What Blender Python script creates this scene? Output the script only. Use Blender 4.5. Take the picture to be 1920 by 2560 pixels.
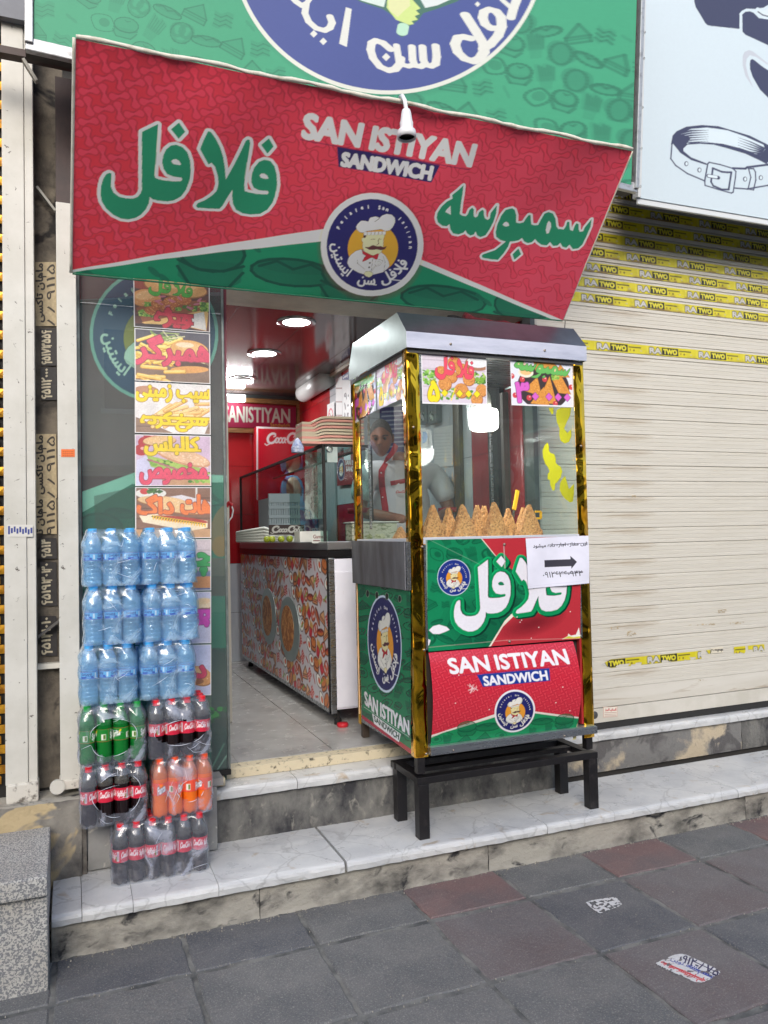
import bpy, bmesh, math, random, unicodedata
import numpy as np
from math import radians, sin, cos, pi, sqrt, atan2
from mathutils import Matrix, Vector

for _o in list(bpy.data.objects):
    bpy.data.objects.remove(_o)
SC = bpy.context.scene
COL = SC.collection
random.seed(7)
RNG = np.random.default_rng(7)

# ------------------------------------------------------------ camera
YAW, PITCH, ROLL, FPX = radians(21.9), radians(1.9), radians(-1.27), 1955.0
fw = np.array([sin(YAW)*cos(PITCH), cos(YAW)*cos(PITCH), sin(PITCH)])
_r = np.array([cos(YAW), -sin(YAW), 0.0]); _u = np.cross(_r, fw)
rt = cos(ROLL)*_r + sin(ROLL)*_u
up = -sin(ROLL)*_r + cos(ROLL)*_u
CP = np.array([0.0, 0.0, 1.55])
cam = bpy.data.cameras.new('camera'); camo = bpy.data.objects.new('camera', cam); COL.objects.link(camo)
camo.matrix_world = Matrix(((rt[0], up[0], -fw[0], CP[0]), (rt[1], up[1], -fw[1], CP[1]), (rt[2], up[2], -fw[2], CP[2]), (0, 0, 0, 1)))
cam.sensor_fit = 'VERTICAL'; cam.sensor_height = 32.0; cam.lens = FPX/2560.0*32.0
cam.clip_start = 0.05; cam.clip_end = 2000
SC.camera = camo

# ------------------------------------------------------------ sky, sun, exposure
world = bpy.data.worlds.new('World'); SC.world = world; world.use_nodes = True
_nt = world.node_tree
_sky = _nt.nodes.new('ShaderNodeTexSky'); _sky.sky_type = 'NISHITA'; _sky.sun_disc = False
SUN_EL, SUN_AZ = radians(31), radians(200)      # azimuth clockwise from +Y: the sun stands behind the viewer's left shoulder
_sky.sun_elevation = SUN_EL; _sky.sun_rotation = SUN_AZ; _sky.air_density = 1.0; _sky.dust_density = 2.0
_nt.links.new(_sky.outputs[0], _nt.nodes['Background'].inputs[0])
_nt.nodes['Background'].inputs[1].default_value = 0.10
_sl = bpy.data.lights.new('sun', 'SUN'); _sl.energy = 0.80; _sl.angle = radians(30); _sl.color = (1.0, 0.96, 0.9)
_so = bpy.data.objects.new('sun', _sl); COL.objects.link(_so)
_d = Vector((sin(SUN_AZ)*cos(SUN_EL), cos(SUN_AZ)*cos(SUN_EL), sin(SUN_EL)))
_so.rotation_euler = _d.to_track_quat('Z', 'Y').to_euler(); _so.location = (-2, -4, 8)
SC.view_settings.view_transform = 'Standard'; SC.view_settings.look = 'None'
SC.view_settings.exposure = 1.35; SC.view_settings.gamma = 1.0
SC.cycles.transparent_max_bounces = 32
SC.cycles.max_bounces = 8
SC.cycles.use_adaptive_sampling = True
try:
    SC.cycles.use_denoising = True
except Exception:
    pass

# ------------------------------------------------------------ measuring: a pixel of the photograph (1920x2560) onto a plane of the place
def ray(x, y):
    return fw + rt*(x-960.0)/FPX - up*(y-1280.0)/FPX
def onX(x, y, X): d = ray(x, y); return CP + d*(X-CP[0])/d[0]
def onY(x, y, Y): d = ray(x, y); return CP + d*(Y-CP[1])/d[1]
def onZ(x, y, Z): d = ray(x, y); return CP + d*(Z-CP[2])/d[2]
def onP(x, y, o, n): d = ray(x, y); return CP + d*(np.dot(np.array(o)-CP, n)/np.dot(d, n))

# ------------------------------------------------------------ materials
MATS = {}
def lin(c):
    c = np.asarray(c, float)/255.0
    return np.where(c <= 0.04045, c/12.92, ((c+0.055)/1.055)**2.4)
def L4(c, k=1.0):
    v = lin(c)*k
    return (float(v[0]), float(v[1]), float(v[2]), 1.0)
def sock(b, *names):
    for n in names:
        if n in b.inputs: return b.inputs[n]
def mat(name, c=(128, 128, 128), rough=0.6, metal=0.0, c2=None, scale=8.0, detail=6, lo=0.4, hi=0.65, bump=0.0, bscale=None,
        spec=0.5, c3=None, s3=30.0, lo3=0.6, hi3=0.72, stretch=(1, 1, 1), emit=None, es=1.0, coat=0.0, trans=0.0, rvar=0.0, vcol=False):
    if name in MATS: return MATS[name]
    m = bpy.data.materials.new(name); m.use_nodes = True; nt = m.node_tree; b = nt.nodes['Principled BSDF']
    N, Lk = nt.nodes.new, nt.links.new
    b.inputs['Roughness'].default_value = rough; b.inputs['Metallic'].default_value = metal
    sock(b, 'Specular IOR Level', 'Specular').default_value = spec
    if coat: sock(b, 'Coat Weight').default_value = coat; sock(b, 'Coat Roughness').default_value = 0.08
    if trans: sock(b, 'Transmission Weight').default_value = trans
    b.inputs['Base Color'].default_value = L4(c)
    tc = N('ShaderNodeTexCoord'); mp = N('ShaderNodeMapping'); mp.inputs['Scale'].default_value = stretch
    Lk(tc.outputs['Object'], mp.inputs['Vector'])
    def noise(sc, d=detail, dist=0.0):
        n = N('ShaderNodeTexNoise'); n.inputs['Scale'].default_value = sc; n.inputs['Detail'].default_value = d
        n.inputs['Roughness'].default_value = 0.62; n.inputs['Distortion'].default_value = dist
        Lk(mp.outputs[0], n.inputs['Vector']); return n
    def ramp(src, a, z):
        r = N('ShaderNodeMapRange'); r.inputs['From Min'].default_value = a; r.inputs['From Max'].default_value = z
        Lk(src, r.inputs['Value']); return r.outputs[0]
    cur = None
    if vcol:
        at = N('ShaderNodeAttribute'); at.attribute_name = 'Col'; cur = at.outputs['Color']
    def mix(f, a, bcol):
        x = N('ShaderNodeMix'); x.data_type = 'RGBA'; Lk(f, x.inputs[0])
        if a is None: x.inputs[6].default_value = L4(c)
        else: Lk(a, x.inputs[6])
        x.inputs[7].default_value = bcol; return x.outputs[2]
    if c2 is not None:
        n1 = noise(scale); f = ramp(n1.outputs['Fac'], lo, hi); cur = mix(f, cur, L4(c2))
    if c3 is not None:
        n3 = noise(s3, 4, 0.6); f = ramp(n3.outputs['Fac'], lo3, hi3); cur = mix(f, cur, L4(c3))
    if cur is not None: Lk(cur, b.inputs['Base Color'])
    if rvar:
        nr = noise(scale*2.3); r = N('ShaderNodeMapRange'); r.inputs['To Min'].default_value = max(0.02, rough-rvar); r.inputs['To Max'].default_value = rough+rvar
        r.inputs['From Min'].default_value = 0.35; r.inputs['From Max'].default_value = 0.65
        Lk(nr.outputs['Fac'], r.inputs['Value']); Lk(r.outputs[0], b.inputs['Roughness'])
    if bump:
        nb = noise(bscale or scale*4, 8); bp = N('ShaderNodeBump'); bp.inputs['Strength'].default_value = 1.0; bp.inputs['Distance'].default_value = bump
        Lk(nb.outputs['Fac'], bp.inputs['Height']); Lk(bp.outputs[0], b.inputs['Normal'])
    if emit is not None:
        sock(b, 'Emission Color', 'Emission').default_value = L4(emit); b.inputs['Emission Strength'].default_value = es
    MATS[name] = m
    return m
def glassy(name, tint=(235, 245, 242), gl=1.0, ior=1.5, rough=0.0, haze=0.0, hazecol=(220, 230, 235), wob=0.0, wscale=6.0, streak=0.0, sscale=12.0, stretch=(1, 1, 1), body=None, bodyf=0.0):
    """thin clear sheet: tinted see-through, Fresnel mirror on top, some milky body, some streaks"""
    if name in MATS: return MATS[name]
    m = bpy.data.materials.new(name); m.use_nodes = True; nt = m.node_tree; nt.nodes.clear()
    N, Lk = nt.nodes.new, nt.links.new
    out = N('ShaderNodeOutputMaterial'); tr = N('ShaderNodeBsdfTransparent'); tr.inputs[0].default_value = L4(tint)
    gb = N('ShaderNodeBsdfGlossy'); gb.inputs['Roughness'].default_value = rough; gb.inputs['Color'].default_value = (gl, gl, gl, 1)
    fr = N('ShaderNodeFresnel'); fr.inputs['IOR'].default_value = ior
    tc = N('ShaderNodeTexCoord'); mp = N('ShaderNodeMapping'); mp.inputs['Scale'].default_value = stretch; Lk(tc.outputs['Object'], mp.inputs['Vector'])
    if wob:
        n = N('ShaderNodeTexNoise'); n.inputs['Scale'].default_value = wscale; n.inputs['Detail'].default_value = 2; Lk(mp.outputs[0], n.inputs['Vector'])
        bp = N('ShaderNodeBump'); bp.inputs['Distance'].default_value = wob; bp.inputs['Strength'].default_value = 1.0
        Lk(n.outputs['Fac'], bp.inputs['Height']); Lk(bp.outputs[0], gb.inputs['Normal']); Lk(bp.outputs[0], fr.inputs['Normal'])
    cur = tr.outputs[0]
    if body is not None:
        df = N('ShaderNodeBsdfDiffuse'); df.inputs[0].default_value = L4(body)
        mb = N('ShaderNodeMixShader'); mb.inputs[0].default_value = bodyf; Lk(cur, mb.inputs[1]); Lk(df.outputs[0], mb.inputs[2]); cur = mb.outputs[0]
    if haze or streak:
        dh = N('ShaderNodeBsdfDiffuse'); dh.inputs[0].default_value = L4(hazecol)
        mh = N('ShaderNodeMixShader'); mh.inputs[0].default_value = haze
        if streak:
            n2 = N('ShaderNodeTexNoise'); n2.inputs['Scale'].default_value = sscale; n2.inputs['Detail'].default_value = 6; n2.inputs['Distortion'].default_value = 1.6
            Lk(mp.outputs[0], n2.inputs['Vector'])
            mr = N('ShaderNodeMapRange'); mr.inputs['From Min'].default_value = 0.5; mr.inputs['From Max'].default_value = 0.66
            mr.inputs['To Min'].default_value = haze; mr.inputs['To Max'].default_value = haze+streak
            Lk(n2.outputs['Fac'], mr.inputs['Value']); Lk(mr.outputs[0], mh.inputs[0])
        Lk(cur, mh.inputs[1]); Lk(dh.outputs[0], mh.inputs[2]); cur = mh.outputs[0]
    ge = N('ShaderNodeNewGeometry'); iv = N('ShaderNodeMath'); iv.operation = 'SUBTRACT'; iv.inputs[0].default_value = 1.0; Lk(ge.outputs['Backfacing'], iv.inputs[1])
    fm_ = N('ShaderNodeMath'); fm_.operation = 'MULTIPLY'; Lk(fr.outputs[0], fm_.inputs[0]); Lk(iv.outputs[0], fm_.inputs[1])
    mx = N('ShaderNodeMixShader'); Lk(fm_.outputs[0], mx.inputs[0]); Lk(cur, mx.inputs[1]); Lk(gb.outputs[0], mx.inputs[2])
    Lk(mx.outputs[0], out.inputs[0]); MATS[name] = m
    return m

# ------------------------------------------------------------ objects
def wloc(o):
    v = np.zeros(3)
    while o is not None:
        v = v + np.array(o.location); o = o.parent
    return v
def thing(name, label, cat, loc, group=None, kind=None):
    o = bpy.data.objects.new(name, None); COL.objects.link(o); o.location = tuple(float(q) for q in loc)
    o.empty_display_size = 0.05; o['label'] = label
    if cat: o['category'] = cat
    if group: o['group'] = group
    if kind: o['kind'] = kind
    return o
def tag(o, label=None, cat=None, group=None, kind=None):
    if label: o['label'] = label
    if cat: o['category'] = cat
    if group: o['group'] = group
    if kind: o['kind'] = kind
    return o
def setmats(me, mats):
    for m in (mats if isinstance(mats, (list, tuple)) else [mats]): me.materials.append(m)
def obj(name, V, F, m, parent=None, loc=None, smooth=False, mi=None, bev=0.0):
    """V in world coordinates; the object's origin is its parent's place (or loc)"""
    o_ = wloc(parent) if parent is not None else np.zeros(3)
    org = o_ if loc is None else np.array(loc, float)
    V = np.asarray(V, float).reshape(-1, 3) - org
    me = bpy.data.meshes.new(name); me.from_pydata(V.tolist(), [], [tuple(int(i) for i in f) for f in F]); setmats(me, m)
    if mi is not None: me.polygons.foreach_set('material_index', np.asarray(mi, dtype=np.int32))
    if smooth: me.polygons.foreach_set('use_smooth', np.ones(len(me.polygons), dtype=bool))
    if bev:
        bm = bmesh.new(); bm.from_mesh(me); bmesh.ops.remove_doubles(bm, verts=bm.verts, dist=1e-6)
        bmesh.ops.bevel(bm, geom=[e for e in bm.edges if len(e.link_faces) == 2 and e.calc_face_angle(0) > 0.5], offset=bev, segments=2, affect='EDGES', profile=0.6)
        bm.to_mesh(me); bm.free()
    me.update()
    o = bpy.data.objects.new(name, me); COL.objects.link(o)
    o.location = tuple(org - o_)
    if parent is not None: o.parent = parent
    return o
def link_mesh(name, me, parent, loc):
    o = bpy.data.objects.new(name, me); COL.objects.link(o); o.location = tuple(float(q) for q in loc); o.parent = parent; return o
class MB:
    def __init__(s): s.v = []; s.f = []; s.mi = []
    def add(s, V, F, m=0):
        n = len(s.v); s.v += [tuple(map(float, p)) for p in V]; s.f += [tuple(i+n for i in f) for f in F]; s.mi += [m]*len(F); return s
    def box(s, x0, x1, y0, y1, z0, z1, m=0):
        V = [(x0, y0, z0), (x1, y0, z0), (x1, y1, z0), (x0, y1, z0), (x0, y0, z1), (x1, y0, z1), (x1, y1, z1), (x0, y1, z1)]
        return s.add(V, [(0, 3, 2, 1), (4, 5, 6, 7), (0, 1, 5, 4), (1, 2, 6, 5), (2, 3, 7, 6), (3, 0, 4, 7)], m)
    def tube(s, pts, r, n=10, m=0, caps=True):
        pts = [np.array(p, float) for p in pts]; R = r if isinstance(r, (list, tuple)) else [r]*len(pts); V = []; prev = None
        for i, p in enumerate(pts):
            t = pts[min(i+1, len(pts)-1)] - pts[max(i-1, 0)]; t = t/(np.linalg.norm(t)+1e-12)
            if prev is None:
                a = np.array([0, 0, 1.0]) if abs(t[2]) < 0.9 else np.array([1.0, 0, 0])
                u = np.cross(t, a)
            else: u = prev - t*np.dot(prev, t)
            u /= np.linalg.norm(u)+1e-12; prev = u; w = np.cross(t, u)
            V += [p + R[i]*(cos(2*pi*k/n)*u + sin(2*pi*k/n)*w) for k in range(n)]
        F = [(i*n+k, i*n+(k+1) % n, (i+1)*n+(k+1) % n, (i+1)*n+k) for i in range(len(pts)-1) for k in range(n)]
        if caps: F += [tuple(range(n-1, -1, -1)), tuple(range((len(pts)-1)*n, len(pts)*n))]
        return s.add(V, F, m)
    def lathe(s, prof, c, n=20, m=0, axis='z', mf=None):
        V = []
        for (r, h) in prof:
            for k in range(n):
                a = 2*pi*k/n
                if axis == 'z': V.append((c[0]+r*cos(a), c[1]+r*sin(a), c[2]+h))
                elif axis == 'y': V.append((c[0]+r*cos(a), c[1]+h, c[2]+r*sin(a)))
                else: V.append((c[0]+h, c[1]+r*cos(a), c[2]+r*sin(a)))
        for i in range(len(prof)-1):
            s.add([], [], m)
        n0 = len(s.v); s.v += [tuple(map(float, p)) for p in V]
        for i in range(len(prof)-1):
            for k in range(n):
                s.f.append((n0+i*n+k, n0+i*n+(k+1) % n, n0+(i+1)*n+(k+1) % n, n0+(i+1)*n+k)); s.mi.append(mf(i) if mf else m)
        return s
    def quad(s, a, b, c, d, m=0): return s.add([a, b, c, d], [(0, 1, 2, 3)], m)
    def build(s, name, m, parent=None, smooth=False, loc=None, bev=0.0):
        return obj(name, s.v, s.f, m, parent, loc, smooth, s.mi if not bev else None, bev)
def box(name, x0, x1, y0, y1, z0, z1, m, parent=None, bev=0.0, loc=None):
    return MB().box(x0, x1, y0, y1, z0, z1).build(name, m, parent, bev=bev, loc=loc)
def bar(name, p, q, w, h, m, parent=None, bev=0.0):
    """square bar from p to q"""
    p = np.array(p, float); q = np.array(q, float); t = (q-p)/np.linalg.norm(q-p)
    a = np.array([0, 0, 1.0]) if abs(t[2]) < 0.9 else np.array([0, 1.0, 0])
    u = np.cross(t, a); u /= np.linalg.norm(u); v = np.cross(u, t)
    V = [c + sx*u*w/2 + sz*v*h/2 for c in (p, q) for sx, sz in ((-1, -1), (1, -1), (1, 1), (-1, 1))]
    return obj(name, V, [(0, 1, 2, 3), (7, 6, 5, 4), (0, 4, 5, 1), (1, 5, 6, 2), (2, 6, 7, 3), (3, 7, 4, 0)], m, parent, bev=bev)
def slab(name, poly, n, t, m, parent=None, bev=0.0):
    """flat polygon (3D points in one plane) given thickness t along n"""
    P = [np.array(p, float) for p in poly]; n = np.array(n, float); n /= np.linalg.norm(n); k = len(P)
    V = P + [p + n*t for p in P]
    return obj(name, V, [tuple(range(k)), tuple(range(2*k-1, k-1, -1))] + [(i, i+k, (i+1) % k+k, (i+1) % k) for i in range(k)], m, parent, bev=bev)

# ------------------------------------------------------------ print: a small painter whose result is stored as vertex colours of a fine sheet
_TXT = {}
def text_edges(s):
    if s in _TXT: return _TXT[s]
    f = bpy.data.curves.new('t', 'FONT'); f.body = s; f.resolution_u = 3; o = bpy.data.objects.new('t', f); COL.objects.link(o)
    bpy.context.view_layer.update()
    me = bpy.data.meshes.new_from_object(o.evaluated_get(bpy.context.evaluated_depsgraph_get()))
    cnt = {}
    for p in me.polygons:
        vs = list(p.vertices)
        for i in range(len(vs)):
            k = tuple(sorted((vs[i], vs[(i+1) % len(vs)]))); cnt[k] = cnt.get(k, 0)+1
    co = [v.co for v in me.vertices]
    E = np.array([(co[a].x, -co[a].y, co[b].x, -co[b].y) for (a, b), c in cnt.items() if c == 1])
    bpy.data.objects.remove(o); bpy.data.curves.remove(f); bpy.data.meshes.remove(me)
    x0, x1 = E[:, [0, 2]].min(), E[:, [0, 2]].max(); y0, y1 = E[:, [1, 3]].min(), E[:, [1, 3]].max()
    E = (E - [x0, y0, x0, y0])/[x1-x0, y1-y0, x1-x0, y1-y0]
    _TXT[s] = (E, (x1-x0)/(y1-y0)); return _TXT[s]
_FORMS = {}
for _c in list(range(0xFB50, 0xFE00)) + list(range(0xFE70, 0xFF00)):
    _dd = unicodedata.decomposition(chr(_c)).split()
    if _dd and _dd[0] in ('<isolated>', '<initial>', '<medial>', '<final>') and len(_dd) in (2, 3):
        _k = ''.join(chr(int(q, 16)) for q in _dd[1:]); _FORMS.setdefault(_k, {}).setdefault(_dd[0][1:-1], chr(_c))
def fa(s):
    """joins Persian letters and lays them out left to right for a font engine that does not"""
    words = []
    for w in s.split(' '):
        if w and w[0] in '۰۱۲۳۴۵۶۷۸۹': words.append(w); continue
        u = []; i = 0
        while i < len(w):
            if w[i:i+2] == 'لا': u.append('لا'); i += 2
            else: u.append(w[i]); i += 1
        out = []
        for j, ch in enumerate(u):
            fm = _FORMS.get(ch)
            if not fm: out.append(ch); continue
            pj = j > 0 and 'initial' in _FORMS.get(u[j-1], {}) ; nj = j < len(u)-1 and 'initial' in fm and bool(_FORMS.get(u[j+1]))
            key = 'medial' if pj and nj else 'final' if pj else 'initial' if nj else 'isolated'
            out.append(fm.get(key, fm.get('isolated', ch)))
        words.append(''.join(reversed(out)))
    return ' '.join(reversed(words))
def homog(src, dst):
    A = []
    for (x, y), (X, Y) in zip(src, dst):
        A.append([x, y, 1, 0, 0, 0, -X*x, -X*y, -X]); A.append([0, 0, 0, x, y, 1, -Y*x, -Y*y, -Y])
    _, _, vt = np.linalg.svd(np.array(A, float)); return vt[-1].reshape(3, 3)
def vnoise(w, h, sc, oct=4, seed=0):
    r = np.random.default_rng(seed); out = np.zeros((h, w)); amp = 1.0; tot = 0
    for k in range(oct):
        gw, gh = int(w/sc)+3, int(h/sc)+3; g = r.random((gh, gw))
        xs = np.arange(w)/sc; ys = np.arange(h)/sc; xi = xs.astype(int); yi = ys.astype(int)
        fx = xs-xi; fy = ys-yi; fx = fx*fx*(3-2*fx); fy = fy*fy*(3-2*fy)
        a = g[yi][:, xi]; b = g[yi][:, xi+1]; c = g[yi+1][:, xi]; d = g[yi+1][:, xi+1]
        out += amp*((a*(1-fx)+b*fx)*(1-fy)[:, None] + (c*(1-fx)+d*fx)*fy[:, None]); tot += amp; amp *= 0.5; sc = max(sc/2, 1.0)
    return out/tot
class Cv:
    """canvas; drawing calls take coordinates of the source quad (src) and are mapped onto the canvas"""
    def __init__(s, w, h, col, src=None):
        s.w, s.h = int(w), int(h); s.a = np.empty((s.h, s.w, 3)); s.a[:] = lin(col)
        src = src or [(0, 0), (1, 0), (1, 1), (0, 1)]
        s.H = homog(src, [(0, 0), (s.w-1, 0), (s.w-1, s.h-1), (0, s.h-1)])
        s.sub = None
        e = [s.pt(*src[i]) for i in range(4)]
        s.k = 0.5*(s.w/np.hypot(src[1][0]-src[0][0], src[1][1]-src[0][1]) + s.h/np.hypot(src[3][0]-src[0][0], src[3][1]-src[0][1]))
    def pt(s, x, y):
        if s.__dict__.get('sub') is not None:
            A = s.sub; x, y = A[0][0]*x+A[0][1]*y+A[0][2], A[1][0]*x+A[1][1]*y+A[1][2]
        p = s.H @ np.array([x, y, 1.0]); return p[0]/p[2], p[1]/p[2]
    def pts(s, P):
        P = np.asarray(P, float).reshape(-1, 2)
        if s.sub is not None:
            A = np.asarray(s.sub); P = P @ A[:, :2].T + A[:, 2]
        q = np.c_[P, np.ones(len(P))] @ s.H.T; return q[:, :2]/q[:, 2:3]
    def scale(s):
        if s.sub is None: return s.k
        A = np.asarray(s.sub); return s.k*sqrt(abs(np.linalg.det(A[:, :2])))
    def blend(s, x0, y0, M, col, alpha=1.0):
        if M is None or M.size == 0: return
        a = s.a[y0:y0+M.shape[0], x0:x0+M.shape[1]]; c = lin(col) if np.ndim(col) == 1 else col
        a += (c - a)*(M*alpha)[..., None]
    def mask(s, E, grow=0.0, ss=3):
        """even-odd coverage of edge list E (canvas coords)"""
        g = int(math.ceil(grow))+2
        x0 = max(0, int(E[:, [0, 2]].min())-g); x1 = min(s.w, int(E[:, [0, 2]].max())+g+2)
        y0 = max(0, int(E[:, [1, 3]].min())-g); y1 = min(s.h, int(E[:, [1, 3]].max())+g+2)
        if x1 <= x0 or y1 <= y0: return 0, 0, None
        W, Hh = (x1-x0)*ss, (y1-y0)*ss; D = np.zeros((Hh, W+1), np.int32)
        A = (E - [x0, y0, x0, y0])*ss + 0.5*(ss-1)
        ax, ay, bx, by = A.T; sw = ay > by; ax, bx = np.where(sw, bx, ax), np.where(sw, ax, bx); ay, by = np.where(sw, by, ay), np.where(sw, ay, by)
        r0 = np.clip(np.ceil(ay), 0, Hh).astype(int); r1 = np.clip(np.ceil(by), 0, Hh).astype(int)
        for i in np.nonzero(r1 > r0)[0]:
            ys = np.arange(r0[i], r1[i]); xs = ax[i] + (ys-ay[i])*(bx[i]-ax[i])/(by[i]-ay[i])
            np.add.at(D, (ys, np.clip(np.ceil(xs), 0, W).astype(int)), 1)
        B = (np.cumsum(D, axis=1)[:, :W] & 1).astype(np.float32)
        if grow > 0: B = s.dilate(B, grow*ss)
        return x0, y0, B.reshape(y1-y0, ss, x1-x0, ss).mean(axis=(1, 3))
    @staticmethod
    def dilate(B, r):
        out = B.copy(); R = int(round(r)); H_, W_ = B.shape
        C = np.concatenate([np.zeros((H_, 1)), np.cumsum(B, axis=1)], axis=1)
        for dy in range(-R, R+1):
            w = int(sqrt(max(r*r-dy*dy, 0))); 
            lo = np.clip(np.arange(W_)-w, 0, W_); hi = np.clip(np.arange(W_)+w+1, 0, W_)
            row = (C[:, hi]-C[:, lo]) > 0
            a0, a1 = max(0, dy), min(H_, H_+dy); b0, b1 = max(0, -dy), min(H_, H_-dy)
            if a1 > a0: out[a0:a1] = np.maximum(out[a0:a1], row[b0:b1])
        return out
    def fill(s, P, col, alpha=1.0, grow=0.0, raw=False, out=None, outw=0.0):
        """P: polygon or list of polygons"""
        polys = P if isinstance(P[0][0], (list, tuple, np.ndarray)) else [P]; E = []
        for p in polys:
            q = s.pts(p); E.append(np.c_[q, np.roll(q, -1, axis=0)])
        E = np.concatenate(E)
        if out is not None: x, y, M = s.mask(E, (outw+grow)*s.scale()); s.blend(x, y, M, out, alpha)
        x, y, M = s.mask(E, grow*s.scale()); s.blend(x, y, M, col, alpha); return x, y, M
    def text(s, t, quad, col, grow=0.0, out=None, outw=0.0, alpha=1.0):
        E, _ = text_edges(t)
        if len(quad) == 4 and not isinstance(quad[0], (tuple, list)):
            x, y, w, h = quad; quad = [(x, y), (x+w, y), (x+w, y+h), (x, y+h)]
        tl, tr, br, bl = [np.array(q, float) for q in quad]
        def mp(u, v): u = u[:, None]; v = v[:, None]; return tl*(1-u)*(1-v)+tr*u*(1-v)+br*u*v+bl*(1-u)*v
        E = np.c_[s.pts(mp(E[:, 0], E[:, 1])), s.pts(mp(E[:, 2], E[:, 3]))]
        if out is not None: x, y, M = s.mask(E, (grow+outw)*s.scale()); s.blend(x, y, M, out, alpha)
        x, y, M = s.mask(E, grow*s.scale()); s.blend(x, y, M, col, alpha)
    def rect(s, x0, y0, x1, y1, col, alpha=1.0): s.fill([(x0, y0), (x1, y0), (x1, y1), (x0, y1)], col, alpha)
    def ell(s, cx, cy, rx, ry, col, rot=0.0, alpha=1.0, out=None, outw=0.0, n=40):
        t = np.linspace(0, 2*pi, n, endpoint=False); x = rx*np.cos(t); y = ry*np.sin(t); c, q = cos(rot), sin(rot)
        s.fill(np.c_[cx+x*c-y*q, cy+x*q+y*c], col, alpha, out=out, outw=outw)
    def line(s, P, w, col, alpha=1.0, taper=None):
        Q = s.pts(P); r = w*s.scale()/2
        for i in range(len(Q)-1):
            (ax, ay), (bx, by) = Q[i], Q[i+1]; ra = r; rb = r
            if taper is not None: ra = r*taper[i]; rb = r*taper[i+1]
            m = max(ra, rb)+2
            x0 = max(0, int(min(ax, bx)-m)); x1 = min(s.w, int(max(ax, bx)+m)+1); y0 = max(0, int(min(ay, by)-m)); y1 = min(s.h, int(max(ay, by)+m)+1)
            if x1 <= x0 or y1 <= y0: continue
            X, Y = np.meshgrid(np.arange(x0, x1), np.arange(y0, y1)); dx, dy = bx-ax, by-ay; l2 = dx*dx+dy*dy+1e-9
            t = np.clip(((X-ax)*dx+(Y-ay)*dy)/l2, 0, 1); d = np.hypot(X-ax-t*dx, Y-ay-t*dy)
            s.blend(x0, y0, np.clip(ra+(rb-ra)*t-d+0.5, 0, 1)*min(1.0, 2*max(ra, rb)+0.15), col, alpha)
    def grain(s, amp=0.03, sc=3, seed=1):
        s.a *= 1 + amp*2*(vnoise(s.w, s.h, sc, 3, seed)-0.5)[..., None]
    def shade(s, amp=0.1, sc=60, seed=2):
        s.a *= 1 + amp*2*(vnoise(s.w, s.h, sc, 2, seed)-0.5)[..., None]
def sheet(name, cv, corners, m, parent=None, pos=None, keep=None, thick=0.0, k=1.0):
    """fine sheet carrying the canvas; corners TL,TR,BR,BL in 3D, or pos(u,v) -> points"""
    w, h = cv.w, cv.h; u, v = np.meshgrid(np.linspace(0, 1, w), np.linspace(0, 1, h)); u = u.ravel()[:, None]; v = v.ravel()[:, None]
    if pos is not None: V = pos(u, v)
    else:
        tl, tr, br, bl = [np.array(c, float) for c in corners]; V = tl*(1-u)*(1-v)+tr*u*(1-v)+br*u*v+bl*(1-u)*v
    org = wloc(parent) if parent is not None else V.mean(axis=0)
    idx = np.arange(w*h).reshape(h, w); F = np.stack([idx[1:, :-1], idx[1:, 1:], idx[:-1, 1:], idx[:-1, :-1]], axis=-1).reshape(-1, 4)
    if keep is not None:
        kk = keep[:-1, :-1] & keep[1:, :-1] & keep[:-1, 1:] & keep[1:, 1:]; F = F[kk.ravel()]
    me = bpy.data.meshes.new(name); me.vertices.add(w*h); me.vertices.foreach_set('co', (V-org).astype(np.float32).ravel())
    me.loops.add(len(F)*4); me.loops.foreach_set('vertex_index', F.ravel().astype(np.int32))
    me.polygons.add(len(F)); me.polygons.foreach_set('loop_start', np.arange(0, len(F)*4, 4, dtype=np.int32))
    me.update(calc_edges=True)
    ca = me.color_attributes.new('Col', 'FLOAT_COLOR', 'POINT'); c = np.ones((w*h, 4), np.float32); c[:, :3] = np.clip(cv.a.reshape(-1, 3)*k, 0, 0.92)
    ca.data.foreach_set('color', c.ravel()); setmats(me, m)
    me.polygons.foreach_set('use_smooth', np.ones(len(F), dtype=bool)); me.validate()
    o = bpy.data.objects.new(name, me); COL.objects.link(o)
    if parent is not None: o.parent = parent
    else: o.location = tuple(org)
    return o
def psheet(name, cv, o, n, m, parent=None, keep=None, k=1.0):
    """sheet lying in the plane (o, n), its canvas grid laid out through the canvas' own mapping"""
    Hi = np.linalg.inv(cv.H); o = np.array(o, float); n = np.array(n, float)
    def pos(u, v):
        q = np.c_[u*(cv.w-1), v*(cv.h-1), np.ones_like(u)] @ Hi.T; px, py = q[:, 0]/q[:, 2], q[:, 1]/q[:, 2]
        d = fw[None] + rt[None]*((px-960)/FPX)[:, None] - up[None]*((py-1280)/FPX)[:, None]
        return CP + d*(np.dot(o-CP, n)/(d @ n))[:, None]
    return sheet(name, cv, None, m, parent, pos=pos, keep=keep, k=k)
M_print = mat('printed vinyl', rough=0.42, vcol=True, bump=0.0006, bscale=40)
M_paper = mat('printed paper', rough=0.6, vcol=True)
M_gloss = mat('laminated print', rough=0.16, vcol=True, bump=0.0008, bscale=9)
def warp(a, b):
    """affine for a trace: 3 source points -> 3 destination points"""
    S = np.array([[p[0], p[1], 1] for p in a], float); D = np.array(b, float); return np.linalg.solve(S, D).T
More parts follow.
